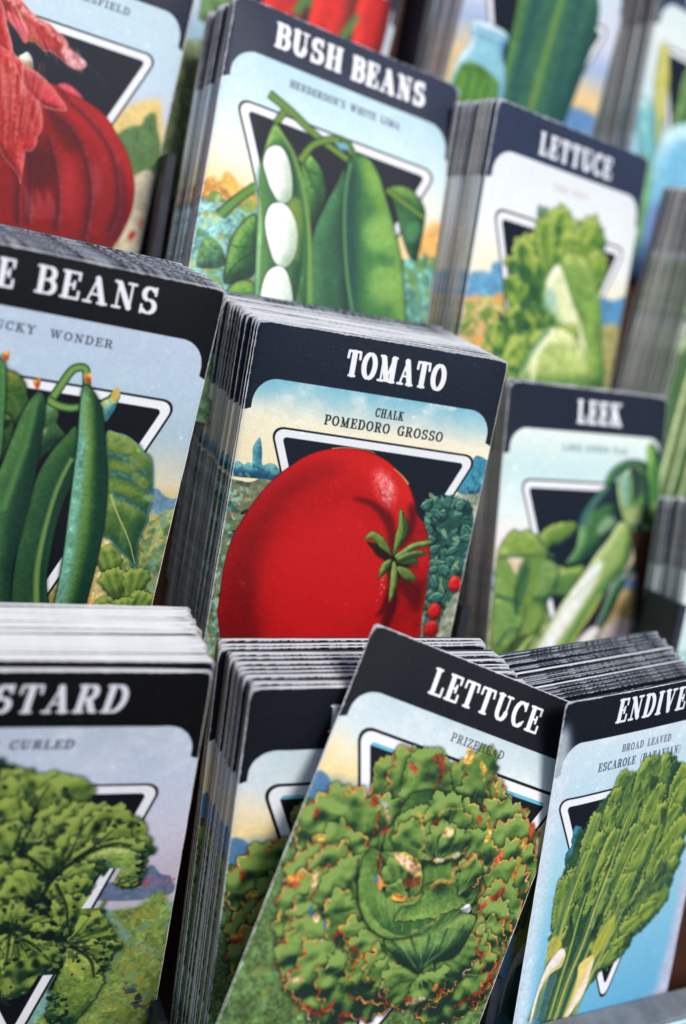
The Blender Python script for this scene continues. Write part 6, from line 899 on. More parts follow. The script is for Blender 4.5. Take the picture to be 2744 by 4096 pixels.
  ('dabs',[Q(".1 67.4 19.6 64 19 79.9 1.1 80.5"),60,3,[(226,170,100),(110,150,70),(140,170,90),(220,180,130)]],{'seed': 2,'al': .8}),
  ('shape',[Q("70 66.5 84.6 63.7 86 84.2 77.1 85.4"),(170,164,110)],{'nz': .2,'soft': .4}),
  ('emblem',[9.7,73,37.6,41,111],{}),
  ('shape',[Q("30 31.6 36.7 29.1 38.3 26.1 40.8 27.7 43.7 29.2 42.7 33.1 44.3 36 48.1 31.5 54.2 29.1 57.6 25.7 59.6 29.6 63.8 32 65.9 39.3 67.9 43.4 65.5 50.5 70 66.5 79 85.7 71.3 90.1 30.7 95.3 22.6 82 16.8 80.2 11.4 76.9 16.9 71.8 20.3 67 17.1 60.3 17.8 53.9 14 51 18.5 47.6 17.2 42.6 26.5 39.2 26.7 35.5"),(104,142,66)],{'sh': (44,96,60),'hi': (160,180,90),'w': 6,'rf': (1.3,3.4),'nz': .2,'st': .3,'drop': .4,'sm': 1}),
  ('dabs',[Q("30 31.6 36.7 29.1 38.3 26.1 40.8 27.7 43.7 29.2 42.7 33.1 44.3 36 48.1 31.5 54.2 29.1 57.6 25.7 59.6 29.6 63.8 32 65.9 39.3 67.9 43.4 65.5 50.5 70 66.5 79 85.7 71.3 90.1 30.7 95.3 22.6 82 16.8 80.2 11.4 76.9 16.9 71.8 20.3 67 17.1 60.3 17.8 53.9 14 51 18.5 47.6 17.2 42.6 26.5 39.2 26.7 35.5"),150,5,[(150,172,84),(70,120,60),(46,100,66),(170,186,100),(96,140,70)]],{'seed': 12,'asp': 1.7,'al': .6,'ang': 1.3}),
  ('leaf',[(45.3,70.4),(38.5,28.2),18,(132,164,72),(176,192,104),(54,112,64)],{'rf': (1.2,3),'seed': 11,'dark': (40,90,60),'drop': .5,'vein': (70,120,66),'vn': 5,'narrow': .5,'wide': .6,'lump': .5}),
  ('leaf',[(40.9,60.3),(31.2,32.9),10,(132,164,72),(176,192,104),(54,112,64)],{'rf': (1.2,3),'seed': 12,'dark': (40,90,60),'drop': .5,'vein': (70,120,66),'vn': 5}),
  ('leaf',[(53.7,58.1),(56.5,28.1),13,(132,164,72),(176,192,104),(54,112,64)],{'rf': (1.2,3),'seed': 2,'dark': (40,90,60),'drop': .5,'vein': (70,120,66),'vn': 5}),
  ('leaf',[(60.1,62.6),(63.1,38.8),12,(132,164,72),(176,192,104),(54,112,64)],{'rf': (1.2,3),'seed': 3,'dark': (40,90,60),'drop': .5,'vein': (70,120,66),'vn': 5}),
  ('leaf',[(39.2,66),(19.7,43.2),12,(132,164,72),(176,192,104),(54,112,64)],{'rf': (1.2,3),'seed': 5,'dark': (40,90,60),'drop': .5,'vein': (70,120,66),'vn': 5}),
  ('leaf',[(37.4,71.7),(18.8,54.8),12,(132,164,72),(176,192,104),(54,112,64)],{'rf': (1.2,3),'seed': 6,'dark': (40,90,60),'drop': .5,'vein': (70,120,66),'vn': 5}),
  ('leaf',[(41.9,76.4),(14.3,76.4),13,(132,164,72),(176,192,104),(54,112,64)],{'rf': (1.2,3),'seed': 8,'dark': (40,90,60),'drop': .5,'vein': (70,120,66),'vn': 5}),
  ('leaf',[(42.6,79),(21.8,66.8),12,(132,164,72),(176,192,104),(54,112,64)],{'rf': (1.2,3),'seed': 10,'dark': (40,90,60),'drop': .5,'vein': (70,120,66),'vn': 5}),
  ('dabs',[Q("17.9 51.3 32 51.2 40.6 71.2 26.5 78.7 16.2 75"),40,4,[(36,88,62),(60,110,60)]],{'seed': 14,'al': .7}),
  ('shape',[Q("43.9 43.6 49.2 41.5 58.3 43.6 64.7 50.7 70.2 60.9 75.7 77 77.3 85.9 68.7 87 63.9 73.1 57.6 63 49.1 53.5"),(128,164,84)],{'sh': (70,120,66),'hi': (170,190,110),'w': 6,'nz': .15,'drop': .4,'rf': (.7,3)}),
  ('shape',[Q("39 49.9 42.4 47.2 46.6 50.7 52.9 58.3 60.5 66.9 65.5 75.7 63.7 78.7 54.8 74.5 47.8 67.3 41.8 63.4 37.5 56.6"),(222,226,180)],{'sh': (140,180,130),'hi': (240,240,220),'w': 5,'soft': .4,'nz': .08}),
  ('shape',[Q("37.6 57.2 41.4 55.9 44.9 59.6 43.4 63.2 38.4 62.9"),(150,200,180)],{'soft': 1,'al': .7}),
  ('leaf',[(46.5,81.2),(41.9,69.9),20,(132,164,72),(176,192,104),(54,112,64)],{'rf': (1.2,3),'seed': 13,'dark': (40,90,60),'drop': .5,'vein': (70,120,66),'vn': 5}),
  ('leaf',[(38.4,87.8),(21.8,82.1),20,(132,164,72),(176,192,104),(54,112,64)],{'rf': (1.2,3),'seed': 14,'dark': (40,90,60),'drop': .5,'vein': (70,120,66),'vn': 5}),
  ('leaf',[(53,80.3),(51.2,67.3),16,(132,164,72),(176,192,104),(54,112,64)],{'rf': (1.2,3),'seed': 15,'dark': (40,90,60),'drop': .5,'vein': (70,120,66),'vn': 5}),
  ('shape',[Q("34.5 91.5 33.9 83 38.2 74.8 45 69.4 55.3 70 63.8 75.9 68.7 87"),(178,196,120)],{'sh': (110,150,80),'hi': (220,224,170),'w': 8,'nz': .15,'st': .2,'drop': .4}),
  ('line',[Q("43.6 70.2 38.5 75.8 34.7 82.9 33.6 91.1"),2.4,1.8,(96,150,110)],{'al': .8,'soft': .4}),
  ('line',[Q("46.1 70.3 41 76 38.6 82.3 39.1 90.4"),1.8,2.4,(236,236,206)],{'al': .8,'soft': .5}),
  ('text',['LETTUCE',22.3,62,4.9,12.7,(230,234,240)],{'wt': 1.1}),
  ('text',['PARIS WHITE',32.7,52,20.3,22.6,(200,180,180)],{'wt': .7}),
  ('band',[15.3,25.9,(56,66,90)],{}),
 ],
 'leek': [
  ('sky',[[(17,(222,232,226)),(30,(196,224,222)),(44,(222,234,232)),(56,(236,228,224)),(62,(236,214,190))]],{'cl': .3}),
  ('shape',[Q("-3 80 86 80 86 140 -3 140"),(150,160,110)],{'nz': .25,'sm': 0}),
  ('dabs',[Q("-1 81 84 81 84 134 -1 134"),140,3,[(110,150,80),(180,160,100),(90,120,70)]],{'seed': 31,'al': .55}),
  ('shape',[Q("-1.4 67.2 9.1 68.7 24.6 69.3 32.4 73.1 25.6 77.2 -.5 74.8"),(110,150,180)],{'soft': .6}),
  ('shape',[Q("62.7 72.3 73.6 70.1 83.7 72.4 82.9 78.6 61.9 78.3"),(120,150,190)],{'soft': .6}),
  ('shape',[Q("-.9 76.8 21.3 77.1 52 86.2 51.8 108 -3.1 105.2"),(150,170,110)],{'nz': .2,'soft': .4}),
  ('shape',[Q("58.7 77.7 82.8 77.5 84.7 109.7 59.6 108.4"),(180,160,110)],{'nz': .2,'soft': .6}),
  ('shape',[Q("58.5 88 70.8 85.6 82.9 90.4 83.1 103.9 54.2 102.7"),(214,200,200)],{'soft': 1.2,'nz': .1}),
  ('shape',[Q("21.4 78.2 32.8 76.8 31.7 79.4 23 79.8"),(196,150,80)],{'soft': .4}),
  ('emblem',[12.2,74,36.9,43,112],{}),
  ('shape',[Q("1.1 62.1 2.3 57 6.5 52.5 10 52.9 14.1 52.2 18.5 53.7 25.2 50.1 32.3 49.1 38.6 49.3 36.2 53.5 30.3 56.8 24.1 58.6 28.8 61.7 23.7 61.5 29.9 64.6 35.9 65.9 44 65.1 43.4 72.1 37.2 76.3 29.7 75.1 25.9 79.8 26.3 83 22.9 90.8 19 93.8 9.9 99.6 3 96.3 1.2 85 .9 72.2"),(112,146,70)],{'sh': (56,100,56),'hi': (156,178,96),'w': 8,'rf': (.4,3.4),'out': (50,96,56),'ow': .2,'nz': .08,'drop': .4,'st': .15}),
  ('shape',[Q("4.8 61.8 11.7 62.1 12.7 64.6 9.9 68.5 7.3 65.7"),(226,200,180)],{'soft': .5}),
  ('shape',[Q("23.4 59.2 29.7 57.3 37.4 54 34.1 63.6 29.9 64.6 26.8 63.1 29.5 61.7"),(22,34,52)],{'soft': .3}),
  ('shape',[Q(".8 62.6 8 65.7 10.5 74.9 7.4 77.9 1.8 73.8"),(124,160,84)],{'soft': .7,'al': .85,'nz': .1}),
  ('shape',[Q("11.3 64.6 16.1 63.6 16.2 69.8 14.2 77 11.4 83.2 10.2 72.8"),(60,108,66)],{'soft': .7,'al': .85,'nz': .1}),
  ('shape',[Q("21.3 65.7 26.8 63.1 30.1 66.7 27.4 74.1 21.3 77.1"),(124,160,96)],{'soft': .7,'al': .85,'nz': .1}),
  ('shape',[Q("30.5 69.9 39.1 67.8 42.5 71 35.6 75.7 28.2 75.1"),(96,138,76)],{'soft': .7,'al': .85,'nz': .1}),
  ('shape',[Q("1.4 79.9 9.4 78 15.2 85.3 10.4 92.4 3.7 93.2"),(120,158,90)],{'soft': .7,'al': .85,'nz': .1}),
  ('shape',[Q("14.9 82.7 23 79.8 25.6 83.5 18.8 91.7 14.3 90"),(130,160,84)],{'soft': .7,'al': .85,'nz': .1}),
  ('shape',[Q("22.7 53.7 31 50.5 37.6 49.8 30.2 55.7"),(106,140,64)],{'soft': .7,'al': .85,'nz': .1}),
  ('shape',[Q("2.9 57 11.5 53.9 20.1 55.8 24.9 59.4 12.3 60.5"),(134,162,78)],{'soft': .7,'al': .85,'nz': .1}),
  ('line',[Q("29.6 74.1 31 67.8 29.8 64.1"),1.6,.48,(26,74,60)],{'al': .8,'soft': .5}),
  ('line',[Q("12.1 82.7 10.5 74.9 15 65.7"),1.8,.54,(26,74,60)],{'al': .8,'soft': .5}),
  ('line',[Q("1.7 75.8 9.4 77.5 14.5 79.1"),1.2,.36,(26,74,60)],{'al': .8,'soft': .5}),
  ('line',[Q("1.4 62.1 11 61.6 23.6 61"),.9,.27,(26,74,60)],{'al': .8,'soft': .5}),
  ('line',[Q("18.5 54.3 23.3 58.4 26.5 61"),.9,.27,(26,74,60)],{'al': .8,'soft': .5}),
  ('line',[Q("12.3 90.4 15.2 85.3 16 80.1"),1.3,.39,(26,74,60)],{'al': .8,'soft': .5}),
  ('line',[Q("19.2 77.1 29.9 76.7 35.7 76.3"),1.2,.36,(26,74,60)],{'al': .8,'soft': .5}),
  ('line',[Q("3.8 94.2 8.6 88.2 15.6 88.4"),1.1,.33,(26,74,60)],{'al': .8,'soft': .5}),
  ('shape',[Q("73.8 18.4 78 19.2 83 25.6 85.4 36.6 86.1 47.8 83.1 56.2 77 53.5 73.9 37 73.2 26.1"),(70,130,66)],{'sh': (20,70,54),'hi': (130,180,90),'w': 5,'L': (-.8,-.3),'nz': .08,'st': .2,'drop': .5,'out': (14,56,56),'ow': .3}),
  ('shape',[Q("72 20.1 75.5 18.8 77.3 25.9 74.8 26"),(130,180,90)],{'soft': .4}),
  ('shape',[Q("78.6 41.3 84.2 40.6 84.3 46.7 80.2 46.8"),(150,170,120)],{'soft': .5,'al': .8}),
  ('line',[Q("74.5 46.9 80.5 49 85.3 47.8"),1.8,1.4,(16,60,50)],{'soft': .4}),
  ('shape',[Q("56.8 33.8 50.2 36.2 44.6 40.6 40.8 46 39.3 51.9 38.6 58.3 34.1 63.6 34.3 64.6 43.1 63.5 51.6 59.2 58.3 51 60.3 42.9"),(66,118,70)],{'sh': (22,64,56),'hi': (120,166,110),'w': 7,'L': (-.8,-.3),'nz': .08,'st': .2,'drop': .5,'out': (14,56,56),'ow': .3}),
  ('shape',[Q("56 33.8 59.3 35.3 58.5 40.8 52.5 42 46.6 44.3 50.5 38.9"),(26,40,66)],{'soft': .6,'al': .85}),
  ('shape',[Q("39.4 46.6 46 39.5 52.5 36.6 46.5 43.2 42.2 50.8"),(40,90,110)],{'soft': .6,'al': .6}),
  ('shape',[Q("49.7 50.1 55.3 46.2 59.5 48.3 55.3 51.6 50.1 53.3"),(170,196,160)],{'soft': .8,'al': .7}),
  ('shape',[Q("51.4 34.3 52.5 30.8 56.7 27.1 63.4 24.8 71.5 25.2 74.3 28.2 67.8 27.5 61.6 28.5 57.6 31.1 55.3 34.4"),(56,120,74)],{'sh': (22,72,54),'hi': (120,176,110),'w': 3,'L': (-.8,-.3),'nz': .08,'st': .2,'drop': .5,'out': (14,56,56),'ow': .3}),
  ('shape',[Q("57.6 33.8 62.3 28.2 67.6 26.3 73.7 29.3 76.3 36.9 76.9 46.9 71.7 50.3 65.3 50.4 60.3 42.9"),(110,150,80)],{'sh': (24,72,60),'hi': (180,196,140),'w': 6,'L': (-.8,-.3),'nz': .08,'st': .2,'drop': .5,'out': (14,56,56),'ow': .3}),
  ('shape',[Q("59.7 32.1 63.2 29.2 65 36.2 64.3 42.8 60.6 38.5"),(140,190,180)],{'soft': .5,'al': .75}),
  ('shape',[Q("63.9 28.1 67.8 27.4 71.6 31.6 71.5 37.1 67.9 40.5 66.3 34"),(22,44,56)],{'soft': .7,'al': .8}),
  ('line',[Q("58.7 30.5 60.9 38.5 64.8 49.3"),.5,.3,(26,80,60)],{'al': .6,'soft': .25}),
  ('line',[Q("60.9 30.7 62.8 38.5 65.7 49.3"),.5,.3,(170,200,150)],{'al': .6,'soft': .25}),
  ('line',[Q("63.2 31 64.7 38.4 66.7 49.3"),.5,.3,(26,80,60)],{'al': .6,'soft': .25}),
  ('line',[Q("65.4 31.2 66.6 38.3 67.6 49.2"),.5,.3,(170,200,150)],{'al': .6,'soft': .25}),
  ('line',[Q("67.7 31.4 68.5 38.3 68.6 49.2"),.5,.3,(26,80,60)],{'al': .6,'soft': .25}),
  ('line',[Q("70 31.7 70.4 38.2 69.5 49.2"),.5,.3,(170,200,150)],{'al': .6,'soft': .25}),
  ('line',[Q("72.2 31.9 72.4 38.2 70.5 49.2"),.5,.3,(26,80,60)],{'al': .6,'soft': .25}),
  ('shape',[Q("64.4 43.9 71.4 42.6 73.8 48 66.9 50.3"),(190,196,140)],{'soft': .8,'al': .7}),
  ('shape',[Q("72.5 50.2 78.6 53.5 83.5 59 84.3 64.6 81.7 70.2 79.6 78.5 78.3 86.9 77.4 98.1 74.9 98 74.3 81.2 73.2 67.4 71.3 59.1"),(90,140,110)],{'sh': (20,56,40),'hi': (150,190,180),'w': 5,'L': (-.8,-.3),'nz': .08,'st': .2,'drop': .5,'out': (14,56,56),'ow': .3}),
  ('shape',[Q("74 67.4 81.4 67.9 79.6 78.5 78.3 86.9 76.2 89.6"),(26,46,30)],{'soft': .8,'al': .8}),
  ('shape',[Q("67 50.9 72.5 50.2 74.1 56.3 71.1 63.5 62.4 70.1 57.3 78.7 54.4 86.3 52.8 91.7 52.2 105.3 58.4 105.6 55.1 91.8 60.3 83.7 67.3 71.2 74.4 64.6"),(40,96,70)],{'sh': (14,60,54),'hi': (110,160,110),'w': 5,'L': (-.8,-.3),'nz': .08,'st': .2,'drop': .5,'out': (14,56,56),'ow': .3}),
  ('shape',[Q("16.6 103.6 22.1 96 27 88.8 33.2 79.9 39.7 72.6 45 66.8 50.2 60.3 55.7 54.9 61.1 48.3 66.9 50.3 69.3 56.3 67.2 64.6 61.6 70.1 55.4 76.5 50.2 83.5 44.8 89.3 41.1 95.6 37.3 100.8 35 106.1"),(150,176,104)],{'sh': (76,126,70),'hi': (190,206,150),'w': 6,'L': (-.7,-.5),'nz': .06,'drop': .6,'out': (60,110,70),'ow': .25}),
  ('shape',[Q("17.4 103.6 23.5 95.5 29.7 87.3 36 78.4 42.5 71 47.9 65.7 53.7 63.5 52.3 70 46.3 77.5 39.9 85.9 33.5 93.7 28.9 104.2"),(236,236,236)],{'soft': .7}),
  ('shape',[Q("34.4 101.8 40.8 92.9 48.5 82.4 52.3 76.5 55.3 75.4 51.6 82.4 45 90.4 38.6 99.3 35 106.1"),(210,200,110)],{'soft': .6,'al': .75}),
  ('line',[Q("30.5 105.8 36.6 95.5 44.3 85.5 50.9 77.6 57.7 70"),1.6,2.6,(96,150,84)],{'al': .75,'soft': .6}),
  ('shape',[Q("9.3 100.6 16.1 93.1 18.7 91.1 22.9 90.2 18.6 95.8 15.9 103.5"),(130,164,84)],{'sh': (60,100,50),'w': 4,'drop': .4,'hi': (170,190,120)}),
  ('line',[Q("9.4 95 13.1 91.5 18.6 90.6"),1.4,.8,(50,40,30)],{'soft': .3}),
  ('shape',[Q("37.4 101.9 42.5 94.6 47.2 90.4 52.3 87.9 55.6 89.6 53.3 96.1 52.2 105.3 38 106.2"),(226,222,222)],{'sh': (170,180,170),'w': 4,'soft': .5,'drop': .4}),
  ('line',[Q("35.9 101.8 39.9 97.7 44.1 95.7"),1.6,.8,(40,60,40)],{'soft': .3,'al': .8}),
  ('line',[Q("64.8 70.1 69.2 67.9 73.4 69 72.6 74.5"),2,1,(200,200,220)],{'al': .6,'soft': .6}),
  ('line',[Q("67.2 53.1 57.7 64.6 44.3 85 33.2 103.8"),.4,.4,(110,150,90)],{'al': .4,'soft': .25}),
  ('line',[Q("66.3 54.2 56.3 65.5 41.8 85.4 31.5 103.8"),.4,.4,(210,216,160)],{'al': .4,'soft': .25}),
  ('line',[Q("65.3 55.3 54.9 66.3 39.3 85.9 29.7 103.7"),.4,.4,(150,180,120)],{'al': .4,'soft': .25}),
  ('line',[Q("64.4 56.4 53.4 67.2 36.8 86.4 27.9 103.6"),.4,.4,(110,150,90)],{'al': .4,'soft': .25}),
  ('line',[Q("63.4 57.5 52 68.1 34.4 86.9 26.2 103.5"),.4,.4,(210,216,160)],{'al': .4,'soft': .25}),
  ('line',[Q("62.4 58.6 50.6 68.9 31.9 87.3 24.5 103.4"),.4,.4,(150,180,120)],{'al': .4,'soft': .25}),
  ('line',[Q("61.5 59.7 49.2 69.8 29.5 87.8 22.7 103.3"),.4,.4,(110,150,90)],{'al': .4,'soft': .25}),
  ('line',[Q("60.5 60.8 47.7 70.6 27.1 88.2 21 103.3"),.4,.4,(210,216,160)],{'al': .4,'soft': .25}),
  ('line',[Q("59.6 61.9 46.3 71.5 24.7 88.7 19.3 103.2"),.4,.4,(150,180,120)],{'al': .4,'soft': .25}),
  ('text',['LEEK',33.8,57.2,4,12.7,(234,236,240)],{'wt': 1.05}),
  ('text',['LARGE LONDON FLAG',27.3,61.8,20.4,22.9,(110,140,150)],{'wt': .9}),
  ('band',[15.8,25.8,(34,42,60)],{}),
 ],
 'endive': [
  ('sky',[[(14,(206,220,230)),(34,(190,216,228)),(60,(170,210,226)),(90,(140,196,220)),(125,(110,178,212)),(135,(160,190,214))]],{'cl': .5}),
  ('shape',[Q("-1 17 5 19 4 60 5 100 6 136 -1 136"),(214,224,234)],{'soft': 2,'al': .8}),
  ('shape',[Q("78 50 84 50 84 136 74 136 77 100"),(196,196,216)],{'soft': 2.5,'al': .9}),
  ('emblem',[7,69,37.6,42.3,114.5],{'bw': 2.6,'fill': (20,28,44)}),
  ('shape',[Q("11.6 46.1 13.9 45.6 17 48.7 16.7 52.8 16.3 56.6 15.4 61.1 11 60.6 9.9 55.1 11.8 52.7"),(40,84,70)],{'sh': (16,44,50),'hi': (60,130,150),'w': 4,'nz': .2,'rf': (.5,2.4)}),
  ('shape',[Q("71.1 50.8 72.5 69.4 69.6 77.5 62.1 84 56.3 94.4 51.5 97.2 42.1 97.2 39.1 107.1 32.6 113.4 27.4 119 24.9 125.4 11.4 121 9.6 88.6 9.4 64.5 19.5 43 27.7 35.3 53 26.6 67 38"),(52,92,64)],{'rf': (1.3,4),'nz': .2,'soft': .3}),
  ('leaf',[(57.6,66),(64.9,32.6),9,(118,148,70),(164,180,92),(50,96,66)],{'rf': (1.1,2),'seed': 0,'dark': (18,44,42),'drop': .5,'rim': [(176,176,80),(60,110,80),(150,170,80)],'rimn': 1,'rimw': .5,'wide': .62,'narrow': .22,'vein': (166,180,96),'vn': 3}),
  ('leaf',[(57.6,66),(67.3,39),9,(118,148,70),(164,180,92),(50,96,66)],{'rf': (1.1,2),'seed': 1,'dark': (18,44,42),'drop': .5,'rim': [(176,176,80),(60,110,80),(150,170,80)],'rimn': 1,'rimw': .5,'wide': .62,'narrow': .22,'vein': (166,180,96),'vn': 3}),
  ('leaf',[(53.9,65.2),(66.3,48.8),10,(118,148,70),(164,180,92),(50,96,66)],{'rf': (1.1,2),'seed': 2,'dark': (18,44,42),'drop': .5,'rim': [(176,176,80),(60,110,80),(150,170,80)],'rimn': 1,'rimw': .5,'wide': .62,'narrow': .22,'vein': (166,180,96),'vn': 3}),
  ('leaf',[(49.1,59.1),(53,26.6),10,(118,148,70),(164,180,92),(50,96,66)],{'rf': (1.1,2),'seed': 3,'dark': (18,44,42),'drop': .5,'rim': [(176,176,80),(60,110,80),(150,170,80)],'rimn': 1,'rimw': .5,'wide': .62,'narrow': .22,'vein': (166,180,96),'vn': 3}),
  ('leaf',[(45.5,58.3),(47.5,26.1),8,(118,148,70),(164,180,92),(50,96,66)],{'rf': (1.1,2),'seed': 4,'dark': (18,44,42),'drop': .5,'rim': [(176,176,80),(60,110,80),(150,170,80)],'rimn': 1,'rimw': .5,'wide': .62,'narrow': .22,'vein': (166,180,96),'vn': 3}),
  ('leaf',[(36.3,61.1),(44.2,26),9,(118,148,70),(164,180,92),(50,96,66)],{'rf': (1.1,2),'seed': 5,'dark': (18,44,42),'drop': .5,'rim': [(176,176,80),(60,110,80),(150,170,80)],'rimn': 1,'rimw': .5,'wide': .62,'narrow': .22,'vein': (166,180,96),'vn': 3}),
  ('leaf',[(44.5,68),(53.2,37.8),10,(118,148,70),(164,180,92),(50,96,66)],{'rf': (1.1,2),'seed': 6,'dark': (18,44,42),'drop': .5,'rim': [(176,176,80),(60,110,80),(150,170,80)],'rimn': 1,'rimw': .5,'wide': .62,'narrow': .22,'vein': (166,180,96),'vn': 3}),
  ('leaf',[(53,75),(55.9,45.7),9,(118,148,70),(164,180,92),(50,96,66)],{'rf': (1.1,2),'seed': 7,'dark': (18,44,42),'drop': .5,'rim': [(176,176,80),(60,110,80),(150,170,80)],'rimn': 1,'rimw': .5,'wide': .62,'narrow': .22,'vein': (166,180,96),'vn': 3}),
  ('leaf',[(48.4,84.1),(72.2,55.1),12,(118,148,70),(164,180,92),(50,96,66)],{'rf': (1.1,2),'seed': 8,'dark': (18,44,42),'drop': .5,'rim': [(176,176,80),(60,110,80),(150,170,80)],'rimn': 1,'rimw': .5,'wide': .62,'narrow': .22,'vein': (166,180,96),'vn': 3}),
  ('leaf',[(49.7,89.5),(72.6,64.3),12,(118,148,70),(164,180,92),(50,96,66)],{'rf': (1.1,2),'seed': 9,'dark': (18,44,42),'drop': .5,'rim': [(176,176,80),(60,110,80),(150,170,80)],'rimn': 1,'rimw': .5,'wide': .62,'narrow': .22,'vein': (166,180,96),'vn': 3}),
  ('leaf',[(46.7,91.3),(71.5,71.3),11,(118,148,70),(164,180,92),(50,96,66)],{'rf': (1.1,2),'seed': 10,'dark': (18,44,42),'drop': .5,'rim': [(176,176,80),(60,110,80),(150,170,80)],'rimn': 1,'rimw': .5,'wide': .62,'narrow': .22,'vein': (166,180,96),'vn': 3}),
  ('leaf',[(43.8,93),(69.7,78.1),11,(118,148,70),(164,180,92),(50,96,66)],{'rf': (1.1,2),'seed': 11,'dark': (18,44,42),'drop': .5,'rim': [(176,176,80),(60,110,80),(150,170,80)],'rimn': 1,'rimw': .5,'wide': .62,'narrow': .22,'vein': (166,180,96),'vn': 3}),
  ('leaf',[(45.1,98.5),(68.9,83.1),11,(118,148,70),(164,180,92),(50,96,66)],{'rf': (1.1,2),'seed': 12,'dark': (18,44,42),'drop': .5,'rim': [(176,176,80),(60,110,80),(150,170,80)],'rimn': 1,'rimw': .5,'wide': .62,'narrow': .22,'vein': (166,180,96),'vn': 3}),
  ('leaf',[(41.5,97.5),(63.1,87.8),10,(118,148,70),(164,180,92),(50,96,66)],{'rf': (1.1,2),'seed': 13,'dark': (18,44,42),'drop': .5,'rim': [(176,176,80),(60,110,80),(150,170,80)],'rimn': 1,'rimw': .5,'wide': .62,'narrow': .22,'vein': (166,180,96),'vn': 3}),
  ('leaf',[(38.6,99.3),(55.8,92.2),10,(118,148,70),(164,180,92),(50,96,66)],{'rf': (1.1,2),'seed': 14,'dark': (18,44,42),'drop': .5,'rim': [(176,176,80),(60,110,80),(150,170,80)],'rimn': 1,'rimw': .5,'wide': .62,'narrow': .22,'vein': (166,180,96),'vn': 3}),
  ('leaf',[(37,103.9),(51.7,97.8),9,(118,148,70),(164,180,92),(50,96,66)],{'rf': (1.1,2),'seed': 15,'dark': (18,44,42),'drop': .5,'rim': [(176,176,80),(60,110,80),(150,170,80)],'rimn': 1,'rimw': .5,'wide': .62,'narrow': .22,'vein': (166,180,96),'vn': 3}),
  ('leaf',[(36.3,106.3),(45.7,101.3),8,(118,148,70),(164,180,92),(50,96,66)],{'rf': (1.1,2),'seed': 16,'dark': (18,44,42),'drop': .5,'rim': [(176,176,80),(60,110,80),(150,170,80)],'rimn': 1,'rimw': .5,'wide': .62,'narrow': .22,'vein': (166,180,96),'vn': 3}),
  ('leaf',[(29.5,59.6),(35.6,30.6),8,(118,148,70),(164,180,92),(50,96,66)],{'rf': (1.1,2),'seed': 17,'dark': (18,44,42),'drop': .5,'rim': [(176,176,80),(60,110,80),(150,170,80)],'rimn': 1,'rimw': .5,'wide': .62,'narrow': .22,'vein': (166,180,96),'vn': 3}),
  ('leaf',[(24,63.1),(32.6,29.1),7,(118,148,70),(164,180,92),(50,96,66)],{'rf': (1.1,2),'seed': 18,'dark': (18,44,42),'drop': .5,'rim': [(176,176,80),(60,110,80),(150,170,80)],'rimn': 1,'rimw': .5,'wide': .62,'narrow': .22,'vein': (166,180,96),'vn': 3}),
  ('leaf',[(25.1,68.3),(30.1,34.8),8,(118,148,70),(164,180,92),(50,96,66)],{'rf': (1.1,2),'seed': 19,'dark': (18,44,42),'drop': .5,'rim': [(176,176,80),(60,110,80),(150,170,80)],'rimn': 1,'rimw': .5,'wide': .62,'narrow': .22,'vein': (166,180,96),'vn': 3}),
  ('leaf',[(22.9,72.6),(29.1,41.2),9,(118,148,70),(164,180,92),(50,96,66)],{'rf': (1.1,2),'seed': 20,'dark': (18,44,42),'drop': .5,'rim': [(176,176,80),(60,110,80),(150,170,80)],'rimn': 1,'rimw': .5,'wide': .62,'narrow': .22,'vein': (166,180,96),'vn': 3}),
  ('leaf',[(19.6,71.8),(21.9,42.6),8,(118,148,70),(164,180,92),(50,96,66)],{'rf': (1.1,2),'seed': 21,'dark': (18,44,42),'drop': .5,'rim': [(176,176,80),(60,110,80),(150,170,80)],'rimn': 1,'rimw': .5,'wide': .62,'narrow': .22,'vein': (166,180,96),'vn': 3}),
  ('leaf',[(18.1,76.3),(26.2,50.6),10,(118,148,70),(164,180,92),(50,96,66)],{'rf': (1.1,2),'seed': 22,'dark': (18,44,42),'drop': .5,'rim': [(176,176,80),(60,110,80),(150,170,80)],'rimn': 1,'rimw': .5,'wide': .62,'narrow': .22,'vein': (166,180,96),'vn': 3}),
  ('leaf',[(24.6,82.9),(33.9,50.9),9,(118,148,70),(164,180,92),(50,96,66)],{'rf': (1.1,2),'seed': 23,'dark': (18,44,42),'drop': .5,'rim': [(176,176,80),(60,110,80),(150,170,80)],'rimn': 1,'rimw': .5,'wide': .62,'narrow': .22,'vein': (166,180,96),'vn': 3}),
  ('leaf',[(28.6,83.9),(37.9,56.6),9,(118,148,70),(164,180,92),(50,96,66)],{'rf': (1.1,2),'seed': 24,'dark': (18,44,42),'drop': .5,'rim': [(176,176,80),(60,110,80),(150,170,80)],'rimn': 1,'rimw': .5,'wide': .62,'narrow': .22,'vein': (166,180,96),'vn': 3}),
  ('leaf',[(34.1,85.4),(44.4,51.2),9,(118,148,70),(164,180,92),(50,96,66)],{'rf': (1.1,2),'seed': 25,'dark': (18,44,42),'drop': .5,'rim': [(176,176,80),(60,110,80),(150,170,80)],'rimn': 1,'rimw': .5,'wide': .62,'narrow': .22,'vein': (166,180,96),'vn': 3}),
  ('leaf',[(39.7,86.9),(49.3,60.1),9,(118,148,70),(164,180,92),(50,96,66)],{'rf': (1.1,2),'seed': 26,'dark': (18,44,42),'drop': .5,'rim': [(176,176,80),(60,110,80),(150,170,80)],'rimn': 1,'rimw': .5,'wide': .62,'narrow': .22,'vein': (166,180,96),'vn': 3}),
  ('leaf',[(41.3,82.2),(53.9,54.2),9,(118,148,70),(164,180,92),(50,96,66)],{'rf': (1.1,2),'seed': 27,'dark': (18,44,42),'drop': .5,'rim': [(176,176,80),(60,110,80),(150,170,80)],'rimn': 1,'rimw': .5,'wide': .62,'narrow': .22,'vein': (166,180,96),'vn': 3}),
